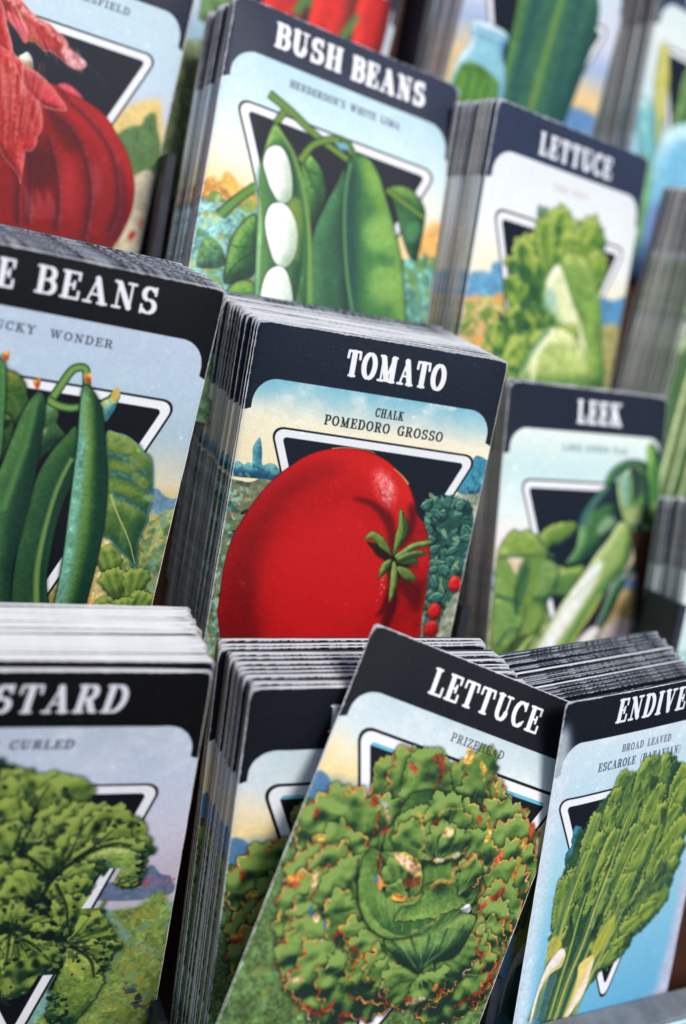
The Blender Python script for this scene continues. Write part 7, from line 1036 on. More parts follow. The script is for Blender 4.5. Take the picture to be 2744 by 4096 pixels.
  ('leaf',[(19.2,81.4),(21.7,55.9),9,(118,148,70),(164,180,92),(50,96,66)],{'rf': (1.1,2),'seed': 28,'dark': (18,44,42),'drop': .5,'rim': [(176,176,80),(60,110,80),(150,170,80)],'rimn': 1,'rimw': .5,'wide': .62,'narrow': .22,'vein': (166,180,96),'vn': 3}),
  ('leaf',[(16.4,85.6),(14.9,61.5),8,(118,148,70),(164,180,92),(50,96,66)],{'rf': (1.1,2),'seed': 29,'dark': (18,44,42),'drop': .5,'rim': [(176,176,80),(60,110,80),(150,170,80)],'rimn': 1,'rimw': .5,'wide': .62,'narrow': .22,'vein': (166,180,96),'vn': 3}),
  ('leaf',[(14,94.8),(12.9,63.4),8,(118,148,70),(164,180,92),(50,96,66)],{'rf': (1.1,2),'seed': 30,'dark': (18,44,42),'drop': .5,'rim': [(176,176,80),(60,110,80),(150,170,80)],'rimn': 1,'rimw': .5,'wide': .62,'narrow': .22,'vein': (166,180,96),'vn': 3}),
  ('leaf',[(13.3,94.6),(10.7,64.8),6,(118,148,70),(164,180,92),(50,96,66)],{'rf': (1.1,2),'seed': 31,'dark': (18,44,42),'drop': .5,'rim': [(176,176,80),(60,110,80),(150,170,80)],'rimn': 1,'rimw': .5,'wide': .62,'narrow': .22,'vein': (166,180,96),'vn': 3}),
  ('leaf',[(29.8,89.2),(33,69.2),8,(118,148,70),(164,180,92),(50,96,66)],{'rf': (1.1,2),'seed': 32,'dark': (18,44,42),'drop': .5,'rim': [(176,176,80),(60,110,80),(150,170,80)],'rimn': 1,'rimw': .5,'wide': .62,'narrow': .22,'vein': (166,180,96),'vn': 3}),
  ('leaf',[(36.6,96.1),(42.3,70),8,(118,148,70),(164,180,92),(50,96,66)],{'rf': (1.1,2),'seed': 33,'dark': (18,44,42),'drop': .5,'rim': [(176,176,80),(60,110,80),(150,170,80)],'rimn': 1,'rimw': .5,'wide': .62,'narrow': .22,'vein': (166,180,96),'vn': 3}),
  ('leaf',[(38,96.5),(47.2,70.6),8,(118,148,70),(164,180,92),(50,96,66)],{'rf': (1.1,2),'seed': 34,'dark': (18,44,42),'drop': .5,'rim': [(176,176,80),(60,110,80),(150,170,80)],'rimn': 1,'rimw': .5,'wide': .62,'narrow': .22,'vein': (166,180,96),'vn': 3}),
  ('leaf',[(33.5,105.4),(41.5,83.3),10,(118,148,70),(164,180,92),(50,96,66)],{'rf': (1.1,2),'seed': 35,'dark': (18,44,42),'drop': .5,'rim': [(176,176,80),(60,110,80),(150,170,80)],'rimn': 1,'rimw': .5,'wide': .62,'narrow': .22,'vein': (166,180,96),'vn': 3}),
  ('leaf',[(14.5,99.9),(18.1,76.3),9,(118,148,70),(164,180,92),(50,96,66)],{'rf': (1.1,2),'seed': 36,'dark': (18,44,42),'drop': .5,'rim': [(176,176,80),(60,110,80),(150,170,80)],'rimn': 1,'rimw': .5,'wide': .62,'narrow': .22,'vein': (166,180,96),'vn': 3}),
  ('leaf',[(15.8,100.2),(18.6,84.2),8,(118,148,70),(164,180,92),(50,96,66)],{'rf': (1.1,2),'seed': 37,'dark': (18,44,42),'drop': .5,'rim': [(176,176,80),(60,110,80),(150,170,80)],'rimn': 1,'rimw': .5,'wide': .62,'narrow': .22,'vein': (166,180,96),'vn': 3}),
  ('shape',[Q("56.3 74.9 60.1 70.7 65.8 71 69.7 78.1 65.9 82.3 59.1 83.2 52 85 50.2 88.6 47.5 85.9 52.6 79"),(34,70,66)],{'soft': 1,'al': .55,'nz': .3}),
  ('dabs',[Q("53.2 27.1 67.3 39 71.5 54.9 69.6 77.5 61 85.2 51.5 97.2 38.6 99.3 28.6 83.9 21.1 67.3 24.1 46.9 35.9 32.1"),220,1.6,[(170,182,86),(52,98,68),(30,66,58),(140,166,80),(100,144,84),(24,54,52)]],{'seed': 40,'asp': 2.6,'al': .5,'ang': -1.1}),
  ('line',[Q("27.1 38 23.4 43.9 21 55.2 16.4 68.6 13.9 82.5 11.3 96.5 8.3 118"),.3,2.6,(64,104,70)],{'al': .7,'soft': .25}),
  ('line',[Q("28 38.2 24.3 44.1 21.9 55.4 17.4 68.8 14.8 82.7 12.2 96.7 9.2 118.3"),.2,1.7,(176,184,100)],{'al': .85,'soft': .2}),
  ('line',[Q("32.1 43.3 28.3 54.5 24.6 65.7 21.3 79.5 19.4 93.8 16.8 108.1 14.9 120.1"),.3,2.6,(64,104,70)],{'al': .7,'soft': .25}),
  ('line',[Q("33.1 43.5 29.3 54.7 25.5 65.9 22.3 79.8 20.3 94.1 17.7 108.3 15.9 120.4"),.2,1.7,(150,170,90)],{'al': .85,'soft': .2}),
  ('line',[Q("40.5 37.8 36 51.3 32.7 65.2 28.8 79 25.6 93.1 20.9 106.8 17.9 122.1"),.3,2.6,(64,104,70)],{'al': .7,'soft': .25}),
  ('line',[Q("41.5 38 36.9 51.5 33.7 65.4 29.8 79.3 26.5 93.3 21.9 107.1 18.8 122.4"),.2,1.7,(196,190,110)],{'al': .85,'soft': .2}),
  ('line',[Q("48.2 50 41.9 62.4 37.2 76.2 33 86.1 28.1 98.8 24.6 112 21.9 123.4"),.3,2.6,(64,104,70)],{'al': .7,'soft': .25}),
  ('line',[Q("49.1 50.2 42.8 62.6 38.2 76.4 34 86.3 29.1 99.1 25.5 112.3 22.9 123.7"),.2,1.7,(176,184,100)],{'al': .85,'soft': .2}),
  ('line',[Q("49.2 65.1 43.7 75.8 39.5 85.8 34.3 97.5 29.1 109.3 24.7 124.3"),.3,2.6,(64,104,70)],{'al': .7,'soft': .25}),
  ('line',[Q("50.2 65.3 44.7 76.1 40.4 86 35.3 97.8 30.1 109.6 25.6 124.6"),.2,1.7,(150,170,90)],{'al': .85,'soft': .2}),
  ('line',[Q("45.3 82.2 40.7 91.2 35.5 103 30.1 113.7 26 124.7"),.3,2.6,(64,104,70)],{'al': .7,'soft': .25}),
  ('line',[Q("46.3 82.5 41.7 91.5 36.5 103.3 31.1 114 27 125.1"),.2,1.7,(196,190,110)],{'al': .85,'soft': .2}),
  ('line',[Q("38.6 93.7 34.4 103.7 30.1 113.7 27.2 124.1"),.3,2.6,(64,104,70)],{'al': .7,'soft': .25}),
  ('line',[Q("39.6 93.9 35.3 104 31.1 114 28.2 124.4"),.2,1.7,(176,184,100)],{'al': .85,'soft': .2}),
  ('line',[Q("17.6 56.8 14.4 70.5 12.5 84.5 10.5 98.7 8.3 118"),.3,2.6,(64,104,70)],{'al': .7,'soft': .25}),
  ('line',[Q("18.5 57.1 15.3 70.7 13.4 84.8 11.4 99 9.2 118.3"),.2,1.7,(150,170,90)],{'al': .85,'soft': .2}),
  ('line',[Q("13.6 72.7 13.1 84.7 12 94.2 8.8 108.1 6.6 118.4"),.3,2.6,(64,104,70)],{'al': .7,'soft': .25}),
  ('line',[Q("14.5 72.9 14 84.9 13 94.5 9.7 108.4 7.5 118.7"),.2,1.7,(196,190,110)],{'al': .85,'soft': .2}),
  ('line',[Q("30.8 30.2 25 37.6 21.3 43.4 18.9 54.8 15.2 68.3 12.6 82.1 10 96.1 7.1 117.6"),.2,.7,(60,100,66)],{'al': .55,'soft': .12,'nz': .4}),
  ('line',[Q("32.9 31.5 29.1 42.7 25.3 53.8 21.6 65 19.5 79.1 17.6 93.3 15 107.5 13.1 119.5"),.2,.7,(60,100,66)],{'al': .55,'soft': .12,'nz': .4}),
  ('line',[Q("44.2 27 40.3 37.7 35.7 51.3 32.5 65.1 28.7 79 25.4 93 20.8 106.8 17.7 122"),.2,.7,(60,100,66)],{'al': .55,'soft': .12,'nz': .4}),
  ('line',[Q("49.8 38.6 44.4 49.2 38.2 61.6 33.6 75.3 30.8 85.5 25.9 98.2 22.4 111.3 19.7 122.7"),.2,.7,(190,190,110)],{'al': .55,'soft': .12,'nz': .4}),
  ('line',[Q("58.5 56.2 52.7 65.9 47.2 76.7 42.9 86.7 36.3 98.1 31.1 109.9 26.7 125"),.2,.7,(100,150,120)],{'al': .55,'soft': .12,'nz': .4}),
  ('line',[Q("46.1 71.4 43.2 81.7 38.7 90.6 33.5 102.4 28.8 113.3 24.8 124.3"),.2,.7,(70,120,90)],{'al': .55,'soft': .12,'nz': .4}),
  ('line',[Q("39.2 83.7 36.1 93 31.8 102.9 27.5 112.9 25.6 123.6"),.2,.7,(100,150,120)],{'al': .55,'soft': .12,'nz': .4}),
  ('line',[Q("21 43.4 17.9 56.9 14.6 70.5 12.7 84.6 10.6 98.7 8.5 118"),.2,.7,(60,100,66)],{'al': .55,'soft': .12,'nz': .4}),
  ('line',[Q("13.5 61.6 13.4 72.6 12.9 84.6 11.8 94.1 8.6 108.1 6.5 118.4"),.2,.7,(70,120,90)],{'al': .55,'soft': .12,'nz': .4}),
  ('line',[Q("30.8 30.2 24.9 37.6 21.2 43.4 18.8 54.7 15.1 68.2 12.6 82.1 10 96.1 7 117.6"),.2,.7,(70,120,90)],{'al': .55,'soft': .12,'nz': .4}),
  ('line',[Q("38.9 32.7 35.1 43.9 31.3 55.1 27.5 66.4 23.1 80 21.1 94.3 18.5 108.6 16.7 120.7"),.2,.7,(60,100,66)],{'al': .55,'soft': .12,'nz': .4}),
  ('line',[Q("43.5 26.8 39.6 37.6 35 51.1 31.8 65 28.3 78.9 25 92.9 20.4 106.6 17.3 121.9"),.2,.7,(190,190,110)],{'al': .55,'soft': .12,'nz': .4}),
  ('line',[Q("55 39.6 49.6 50.3 43.3 62.7 38.6 76.5 33.8 86.3 28.9 99 25.4 112.2 22.7 123.7"),.2,.7,(190,190,110)],{'al': .55,'soft': .12,'nz': .4}),
  ('line',[Q("52 54.8 46.3 64.4 40.8 75.1 36.6 85 32.5 97 27.4 108.7 23 123.7"),.2,.7,(60,100,66)],{'al': .55,'soft': .12,'nz': .4}),
  ('line',[Q("44.2 70.9 41.4 81.2 36.9 90.1 31.7 101.9 27.8 113 23.8 124"),.2,.7,(190,190,110)],{'al': .55,'soft': .12,'nz': .4}),
  ('line',[Q("44.5 85.1 41.3 94.4 37 104.4 32.7 114.5 28.8 124.6"),.2,.7,(140,170,90)],{'al': .55,'soft': .12,'nz': .4}),
  ('line',[Q("20.5 43.3 17.3 56.8 14.1 70.4 12.2 84.4 10.4 98.7 8.2 117.9"),.2,.7,(100,150,120)],{'al': .55,'soft': .12,'nz': .4}),
  ('line',[Q("15.3 62.1 15.3 73.1 14.7 85.1 13.7 94.7 9.7 108.4 7.6 118.7"),.2,.7,(100,150,120)],{'al': .55,'soft': .12,'nz': .4}),
  ('line',[Q("32.1 30.5 26.2 37.8 22.5 43.7 20.1 55 15.9 68.4 13.3 82.3 10.8 96.3 7.8 117.8"),.2,.7,(60,100,66)],{'al': .55,'soft': .12,'nz': .4}),
  ('line',[Q("35.4 32 31.7 43.2 27.9 54.4 24.1 65.6 21.1 79.5 19.1 93.8 16.5 108 14.7 120"),.2,.7,(70,120,90)],{'al': .55,'soft': .12,'nz': .4}),
  ('line',[Q("47.6 27.6 43.6 38.4 39 52 35.8 65.9 30.7 79.5 27.4 93.6 22.8 107.3 19.7 122.7"),.2,.7,(190,190,110)],{'al': .55,'soft': .12,'nz': .4}),
  ('line',[Q("49.6 38.6 44.2 49.2 38 61.5 33.4 75.2 30.7 85.5 25.8 98.1 22.3 111.3 19.6 122.7"),.2,.7,(100,150,120)],{'al': .55,'soft': .12,'nz': .4}),
  ('line',[Q("52.5 54.9 46.8 64.5 41.3 75.2 37.1 85.2 32.8 97.1 27.7 108.8 23.2 123.8"),.2,.7,(100,150,120)],{'al': .55,'soft': .12,'nz': .4}),
  ('line',[Q("50.5 72.4 47.6 82.8 43.1 91.8 37.8 103.7 31.5 114.1 27.4 125.2"),.2,.7,(140,170,90)],{'al': .55,'soft': .12,'nz': .4}),
  ('line',[Q("41.1 84.2 37.9 93.5 33.7 103.5 29.4 113.4 26.8 124"),.2,.7,(100,150,120)],{'al': .55,'soft': .12,'nz': .4}),
  ('line',[Q("21.3 43.4 18.1 57 14.9 70.6 13 84.7 10.8 98.8 8.7 118.1"),.2,.7,(60,100,66)],{'al': .55,'soft': .12,'nz': .4}),
  ('line',[Q("14.4 61.8 14.3 72.8 13.8 84.9 12.7 94.4 9.2 108.2 7 118.5"),.2,.7,(60,100,66)],{'al': .55,'soft': .12,'nz': .4}),
  ('line',[Q("30.8 30.2 24.9 37.6 21.2 43.4 18.8 54.7 15.1 68.2 12.6 82.1 10 96.1 7 117.6"),.2,.7,(140,170,90)],{'al': .55,'soft': .12,'nz': .4}),
  ('line',[Q("37.3 32.4 33.5 43.6 29.8 54.8 26 66 22.2 79.8 20.3 94.1 17.7 108.3 15.8 120.4"),.2,.7,(190,190,110)],{'al': .55,'soft': .12,'nz': .4}),
  ('line',[Q("47.4 27.5 43.4 38.3 38.8 51.9 35.6 65.9 30.5 79.5 27.3 93.5 22.6 107.3 19.5 122.6"),.2,.7,(60,100,66)],{'al': .55,'soft': .12,'nz': .4}),
  ('line',[Q("55 39.6 49.6 50.3 43.3 62.7 38.6 76.5 33.8 86.3 28.9 99 25.4 112.2 22.7 123.7"),.2,.7,(70,120,90)],{'al': .55,'soft': .12,'nz': .4}),
  ('line',[Q("56.6 55.8 50.8 65.5 45.4 76.2 41.1 86.2 35.3 97.8 30.1 109.6 25.6 124.6"),.2,.7,(140,170,90)],{'al': .55,'soft': .12,'nz': .4}),
  ('line',[Q("52.1 72.8 49.2 83.2 44.6 92.2 39.4 104.1 32.4 114.4 28.3 125.5"),.2,.7,(60,100,66)],{'al': .55,'soft': .12,'nz': .4}),
  ('line',[Q("42.3 84.5 39.2 93.8 34.9 103.8 30.6 113.8 27.5 124.2"),.2,.7,(70,120,90)],{'al': .55,'soft': .12,'nz': .4}),
  ('line',[Q("21.8 43.5 18.6 57.1 15.4 70.7 13.4 84.8 11.1 98.9 8.9 118.2"),.2,.7,(60,100,66)],{'al': .55,'soft': .12,'nz': .4}),
  ('line',[Q("11.9 61.2 11.8 72.2 11.3 84.2 10.2 93.7 7.7 107.8 5.5 118.1"),.2,.7,(190,190,110)],{'al': .55,'soft': .12,'nz': .4}),
  ('line',[Q("29.4 30 23.6 37.3 19.9 43.1 17.5 54.4 14.4 68 11.8 81.9 9.2 95.8 6.2 117.3"),.2,.7,(100,150,120)],{'al': .55,'soft': .12,'nz': .4}),
  ('line',[Q("32.5 31.5 28.8 42.6 25 53.7 21.2 64.9 19.3 79 17.4 93.3 14.8 107.5 12.9 119.5"),.2,.7,(190,190,110)],{'al': .55,'soft': .12,'nz': .4}),
  ('line',[Q("43.7 26.9 39.8 37.6 35.2 51.2 32 65 28.3 78.9 25.1 92.9 20.5 106.7 17.4 121.9"),.2,.7,(70,120,90)],{'al': .55,'soft': .12,'nz': .4}),
  ('line',[Q("49.5 38.5 44.1 49.2 37.8 61.5 33.2 75.2 30.6 85.4 25.7 98.1 22.2 111.2 19.5 122.6"),.2,.7,(100,150,120)],{'al': .55,'soft': .12,'nz': .4}),
  ('line',[Q("57.2 55.9 51.5 65.6 46 76.4 41.7 86.4 35.6 97.9 30.4 109.7 26 124.7"),.2,.7,(190,190,110)],{'al': .55,'soft': .12,'nz': .4}),
  ('line',[Q("44.2 70.9 41.4 81.2 36.9 90.1 31.7 101.9 27.8 113 23.8 124"),.2,.7,(60,100,66)],{'al': .55,'soft': .12,'nz': .4}),
  ('line',[Q("44 84.9 40.8 94.3 36.5 104.3 32.2 114.3 28.4 124.5"),.2,.7,(100,150,120)],{'al': .55,'soft': .12,'nz': .4}),
  ('line',[Q("22.5 43.7 19.3 57.2 16.1 70.9 14.2 85 11.5 99 9.3 118.3"),.2,.7,(140,170,90)],{'al': .55,'soft': .12,'nz': .4}),
  ('line',[Q("14.1 61.8 14 72.8 13.5 84.8 12.4 94.3 9 108.2 6.8 118.5"),.2,.7,(140,170,90)],{'al': .55,'soft': .12,'nz': .4}),
  ('line',[Q("33 30.6 27.1 38 23.4 43.9 21 55.2 16.4 68.6 13.9 82.5 11.3 96.5 8.3 118"),.2,.7,(190,190,110)],{'al': .55,'soft': .12,'nz': .4}),
  ('shape',[Q("18.1 76.3 21.3 73.7 18.6 78.3 19.2 84.4 19.3 87.3 17.2 80.9"),(24,54,50)],{'soft': .35,'al': .6,'rf': (.4,1.6)}),
  ('shape',[Q("17.7 80 20.4 86.7 19.1 92.2 16.5 92 14.6 89 16.8 87.7"),(24,54,50)],{'soft': .35,'al': .6,'rf': (.4,1.6)}),
  ('shape',[Q("31.1 83.6 34.6 84.5 33.8 89.8 31.9 92.8 31.2 89.6"),(24,54,50)],{'soft': .35,'al': .6,'rf': (.4,1.6)}),
  ('shape',[Q("21.6 69.4 25.1 68.3 24.8 72.6 22.2 71.9"),(24,54,50)],{'soft': .35,'al': .6,'rf': (.4,1.6)}),
  ('shape',[Q("39.1 78.7 40.4 78.5 40.2 83.5"),(24,54,50)],{'soft': .35,'al': .6,'rf': (.4,1.6)}),
  ('shape',[Q("31.8 64 33.9 64.5 31.2 66.8"),(24,54,50)],{'soft': .35,'al': .6,'rf': (.4,1.6)}),
  ('shape',[Q("55.7 47.6 59.6 49.4 57.4 54.4"),(24,54,50)],{'soft': .35,'al': .6,'rf': (.4,1.6)}),
  ('shape',[Q("46.9 34.2 51.1 35 49.6 39.5 47.1 37.6"),(24,54,50)],{'soft': .35,'al': .6,'rf': (.4,1.6)}),
  ('shape',[Q("48.6 96.4 52.7 96.5 52.3 100.5 47.8 101.3 48.6 99"),(24,54,50)],{'soft': .35,'al': .6,'rf': (.4,1.6)}),
  ('shape',[Q("29.8 89.2 32.9 90.1 30.9 94.1"),(24,54,50)],{'soft': .35,'al': .6,'rf': (.4,1.6)}),
  ('shape',[Q("16.6 92.5 18.5 95.6 17.5 99.8 15.2 100.6 11.8 102.1 8.8 108.1 7.7 117.8 6.7 119 7 111.5 8.8 102.1 10.7 96.8 13.7 93.2"),(232,222,220)],{'sh': (210,200,140),'w': 3,'soft': .2}),
  ('shape',[Q("26.2 101.8 30.9 99.6 33.5 99.9 33.5 105.4 31.5 114.1 27.6 120.1 24.4 123.2 23.1 122.7 25.9 112.4 26.6 106.5"),(226,206,130)],{'sh': (240,226,200),'w': 4,'soft': .3}),
  ('shape',[Q("30.3 108.6 32.1 105 31.7 112.1 27.4 119 24.5 123.7 24.9 119.2"),(240,226,226)],{'soft': .4,'al': .8}),
  ('shape',[Q("9.4 87.6 12.9 86.6 15.5 90.3 13.8 93.7 11.1 95.4 9.4 96.4"),(196,186,90)],{'soft': .4,'al': .8}),
  ('shape',[Q("29.9 95.3 32.2 93.9 36.3 89 40.6 85.1 41.4 91.4 37.2 98.9 33.6 100.4"),(190,184,84)],{'soft': .4,'al': .75}),
  ('shape',[Q("9.3 110.8 10.8 106.2 12.5 102.3 15.4 101.6 14.9 108 13.6 113.6 13.2 120.6 8.1 119.9"),(80,130,150)],{'soft': .4,'al': .6}),
  ('text',['ENDIVE',23.8,58.8,1.9,10.3,(226,230,238)],{'wt': 1.05,'slant': .15}),
  ('text',['BROAD LEAVED',28.8,53.8,18.6,21.4,(120,130,150)],{'wt': 1.0}),
  ('text',['ESCAROLE (BATAVIAN)',18.6,60.4,23.8,27,(100,116,136)],{'wt': 1.0}),
  ('band',[14.7,26.6,(18,25,38)],{}),
 ],
 'pickle': [
  ('sky',[[(17,(206,220,232)),(40,(216,216,230)),(52,(170,190,220)),(64,(236,206,160)),(70,(230,200,130))]],{}),
  ('shape',[Q("60 72 84 70 84 90 60 92"),(110,150,196)],{'soft': 1.0}),
  ('shape',[Q("60 90 84 88 84 136 56 136"),(150,156,90)],{'soft': 1,'nz': .2}),
  ('shape',[Q("-1 70 20 74 20 136 -1 136"),(226,200,140)],{'soft': 2}),
  ('emblem',[10,73,36.5,42,111],{}),
  ('shape',[Q("26 20 40 16 58 18 68 26 70 40 68 60 64 90 62 136 24 136 27 80 26 50"),(62,118,92)],{'sh': (24,74,76),'hi': (110,160,80),'w': 12,'L': (-.4,-.5),'nz': .12}),
  ('line',[Q("48 22 46 60 44 136"),3.4,4,(126,164,82)],{'al': .8,'soft': 1.0}),
  ('line',[Q("56 24 57 60 54 136"),5,5,(40,92,92)],{'al': .6,'soft': 1.4}),
  ('line',[Q("34 26 34 70 33 136"),5,6,(36,90,96)],{'al': .6,'soft': 1.4}),
  ('leaf',[(40,30),(22,14),14,(90,140,70),(130,170,90),(40,90,60)],{'rf': (.8,3)}),
  ('leaf',[(50,20),(72,14),12,(100,150,70),(140,170,90),(40,90,60)],{'rf': (.8,3),'seed': 3}),
  ('shape',[Q("6 52 24 52 24 60 29 70 30 84 28 104 4 104 2 84 3 68 7 60"),(150,200,216)],{'sh': (96,150,176),'hi': (210,232,240),'w': 5,'nz': .06,'drop': .3}),
  ('shape',[Q("5 70 24 70 27 80 26 100 5 100"),(92,146,70)],{'soft': .6,'nz': .2}),
  ('line',[Q("8 72 8 98"),3.4,3.4,(110,164,76)],{'al': .8,'soft': .6}),
  ('line',[Q("10.5 72 10.5 98"),.9,.9,(40,96,70)],{'al': .7,'soft': .4}),
  ('line',[Q("13 72 13 98"),3.4,3.4,(110,164,76)],{'al': .8,'soft': .6}),
  ('line',[Q("15.5 72 15.5 98"),.9,.9,(40,96,70)],{'al': .7,'soft': .4}),
  ('line',[Q("18 72 18 98"),3.4,3.4,(110,164,76)],{'al': .8,'soft': .6}),
  ('line',[Q("20.5 72 20.5 98"),.9,.9,(40,96,70)],{'al': .7,'soft': .4}),
  ('line',[Q("23 72 23 98"),3.4,3.4,(110,164,76)],{'al': .8,'soft': .6}),
  ('line',[Q("25.5 72 25.5 98"),.9,.9,(40,96,70)],{'al': .7,'soft': .4}),
  ('line',[Q("6 54 24 54"),.7,.7,(90,140,170)],{'al': .7,'soft': .2}),
  ('line',[Q("6 57 24 57"),.7,.7,(90,140,170)],{'al': .7,'soft': .2}),
  ('text',['CUCUMBER',17,66,4.2,12.6,(236,238,242)],{}),
  ('text',['BOSTON PICKLING',26,60,20.5,23,(110,120,140)],{'wt': .85}),
  ('band',[16,27,(56,66,90)],{}),
 ],
 'pepper': [
  ('sky',[[(17,(206,220,232)),(50,(216,224,232)),(66,(150,180,200))]],{}),
  ('shape',[Q("-1 74 84 72 84 136 -1 136"),(120,140,100)],{'nz': .3,'soft': 1.0}),
  ('dabs',[Q("50 40 83 40 83 130 50 130"),90,5,[(90,130,170),(110,140,90),(200,210,216),(150,160,110),(50,90,70),(180,150,90)]],{'seed': 4,'al': .7}),
  ('emblem',[10,73,36.5,42,111],{}),
  ('leaf',[(24,70),(8,50),20,(70,120,60),(110,150,80),(30,80,50)],{}),
  ('leaf',[(40,40),(70,24),24,(70,120,60),(110,150,80),(30,80,50)],{'seed': 4}),
  ('leaf',[(44,60),(70,84),24,(70,120,60),(110,150,80),(30,80,50)],{'seed': 7}),
  ('shape',[Q("30 10 40 8 44 34 42 64 36 92 30 100 26 70 26 40"),(196,26,28)],{'sh': (120,12,18),'hi': (232,50,40),'w': 7,'L': (-.7,-.3),'nz': .1,'drop': .8,'out': (90,10,16),'ow': .3}),
  ('shape',[Q("68 8 78 10 80 40 76 70 70 90 66 80 67 50 64 26"),(196,26,28)],{'sh': (120,12,18),'hi': (232,50,40),'w': 7,'L': (-.7,-.3),'nz': .1,'drop': .8,'out': (90,10,16),'ow': .3}),
  ('shape',[Q("48 12 60 8 64 30 62 60 55 98 52 100 49 72 46 40"),(204,28,30)],{'sh': (120,12,18),'hi': (232,50,40),'w': 7,'L': (-.7,-.3),'nz': .1,'drop': .8,'out': (90,10,16),'ow': .3}),
  ('line',[Q("20 30 16 42"),2.6,3.6,(80,130,60)],{}),
  ('line',[Q("44 30 40 42"),2.6,3.6,(80,130,60)],{}),
  ('line',[Q("66 30 62 42"),2.6,3.6,(80,130,60)],{}),
  ('text',['PEPPER',26,60,4.2,12.6,(236,238,242)],{}),
  ('text',['LONG RED CAYENNE',24,62,20.5,23,(110,120,140)],{'wt': .85}),
  ('band',[16,27,(56,66,90)],{}),
 ],
 'radish': [
  ('sky',[[(17,(214,228,226)),(34,(222,232,228)),(60,(200,224,226)),(90,(140,190,214)),(120,(120,150,200))]],{'cl': .5}),
  ('emblem',[10,73,36.5,42,111],{}),
  ('leaf',[(18,90),(8,34),9,(200,196,110),(236,224,170),(150,176,110)],{'rf': (.5,3)}),
  ('leaf',[(18,96),(2,60),12,(120,190,190),(190,226,220),(90,160,150)],{'rf': (.8,3),'seed': 2}),
  ('leaf',[(30,100),(34,34),16,(96,140,84),(140,176,110),(50,100,80)],{'rf': (.8,3),'seed': 4}),
  ('leaf',[(50,90),(60,30),18,(90,140,84),(140,176,110),(50,100,80)],{'rf': (.8,3),'seed': 5}),
  ('shape',[Q("20 70 40 60 62 66 70 90 60 118 40 128 24 112 16 90"),(130,190,216)],{'sh': (90,110,190),'hi': (200,230,236),'w': 12,'nz': .12,'L': (-.3,-.8)}),
  ('shape',[Q("24 100 60 96 60 120 40 130 26 118"),(130,120,190)],{'soft': 2,'al': .6}),
  ('shape',[Q("0 92 14 84 18 110 14 136 2 136"),(120,180,120)],{'soft': 1,'nz': .2}),
  ('line',[Q("8 90 10 136"),1.6,2,(206,216,160)],{'al': .8,'soft': .4}),
  ('text',['KOHLRABI',18,66,4.2,12.6,(236,238,242)],{}),
  ('text',['EARLY WHITE',30,56,20.5,23,(110,120,140)],{'wt': .85}),
  ('band',[16,27,(60,72,100)],{}),
 ],
 'celery': [
  ('sky',[[(17,(206,220,226)),(60,(214,224,210)),(100,(200,210,190))]],{}),
  ('emblem',[10,73,36.5,42,111],{}),
  ('shape',[Q("1 60 7 56 9 90 7 136 0 136 -1 90"),(84,120,74)],{'sh': (70,120,70),'hi': (206,220,170),'w': 4,'L': (-.8,-.2),'drop': .4,'nz': .1}),
  ('shape',[Q("9.5 60 15.5 56 17.5 90 15.5 136 8.5 136 7.5 90"),(112,134,88)],{'sh': (70,120,70),'hi': (206,220,170),'w': 4,'L': (-.8,-.2),'drop': .4,'nz': .1}),
  ('shape',[Q("18 60 24 56 26 90 24 136 17 136 16 90"),(70,108,62)],{'sh': (70,120,70),'hi': (206,220,170),'w': 4,'L': (-.8,-.2),'drop': .4,'nz': .1}),
  ('shape',[Q("26.5 60 32.5 56 34.5 90 32.5 136 25.5 136 24.5 90"),(84,120,74)],{'sh': (70,120,70),'hi': (206,220,170),'w': 4,'L': (-.8,-.2),'drop': .4,'nz': .1}),
  ('shape',[Q("35 60 41 56 43 90 41 136 34 136 33 90"),(112,134,88)],{'sh': (70,120,70),'hi': (206,220,170),'w': 4,'L': (-.8,-.2),'drop': .4,'nz': .1}),
  ('shape',[Q("43.5 60 49.5 56 51.5 90 49.5 136 42.5 136 41.5 90"),(70,108,62)],{'sh': (70,120,70),'hi': (206,220,170),'w': 4,'L': (-.8,-.2),'drop': .4,'nz': .1}),
  ('shape',[Q("52 60 58 56 60 90 58 136 51 136 50 90"),(84,120,74)],{'sh': (70,120,70),'hi': (206,220,170),'w': 4,'L': (-.8,-.2),'drop': .4,'nz': .1}),
  ('shape',[Q("60.5 60 66.5 56 68.5 90 66.5 136 59.5 136 58.5 90"),(112,134,88)],{'sh': (70,120,70),'hi': (206,220,170),'w': 4,'L': (-.8,-.2),'drop': .4,'nz': .1}),
  ('shape',[Q("69 60 75 56 77 90 75 136 68 136 67 90"),(70,108,62)],{'sh': (70,120,70),'hi': (206,220,170),'w': 4,'L': (-.8,-.2),'drop': .4,'nz': .1}),
  ('leaf',[(6,66),(4,30),14,(110,156,76),(160,190,110),(60,110,66)],{'rf': (1,3),'seed': 0,'drop': .4}),
  ('leaf',[(14,66),(12.5,37),14,(110,156,76),(160,190,110),(60,110,66)],{'rf': (1,3),'seed': 1,'drop': .4}),
  ('leaf',[(22,66),(21,44),14,(110,156,76),(160,190,110),(60,110,66)],{'rf': (1,3),'seed': 2,'drop': .4}),
  ('leaf',[(30,66),(29.5,35),14,(110,156,76),(160,190,110),(60,110,66)],{'rf': (1,3),'seed': 3,'drop': .4}),
  ('leaf',[(38,66),(38,42),14,(110,156,76),(160,190,110),(60,110,66)],{'rf': (1,3),'seed': 4,'drop': .4}),
  ('leaf',[(46,66),(46.5,33),14,(110,156,76),(160,190,110),(60,110,66)],{'rf': (1,3),'seed': 5,'drop': .4}),
  ('leaf',[(54,66),(55,40),14,(110,156,76),(160,190,110),(60,110,66)],{'rf': (1,3),'seed': 6,'drop': .4}),
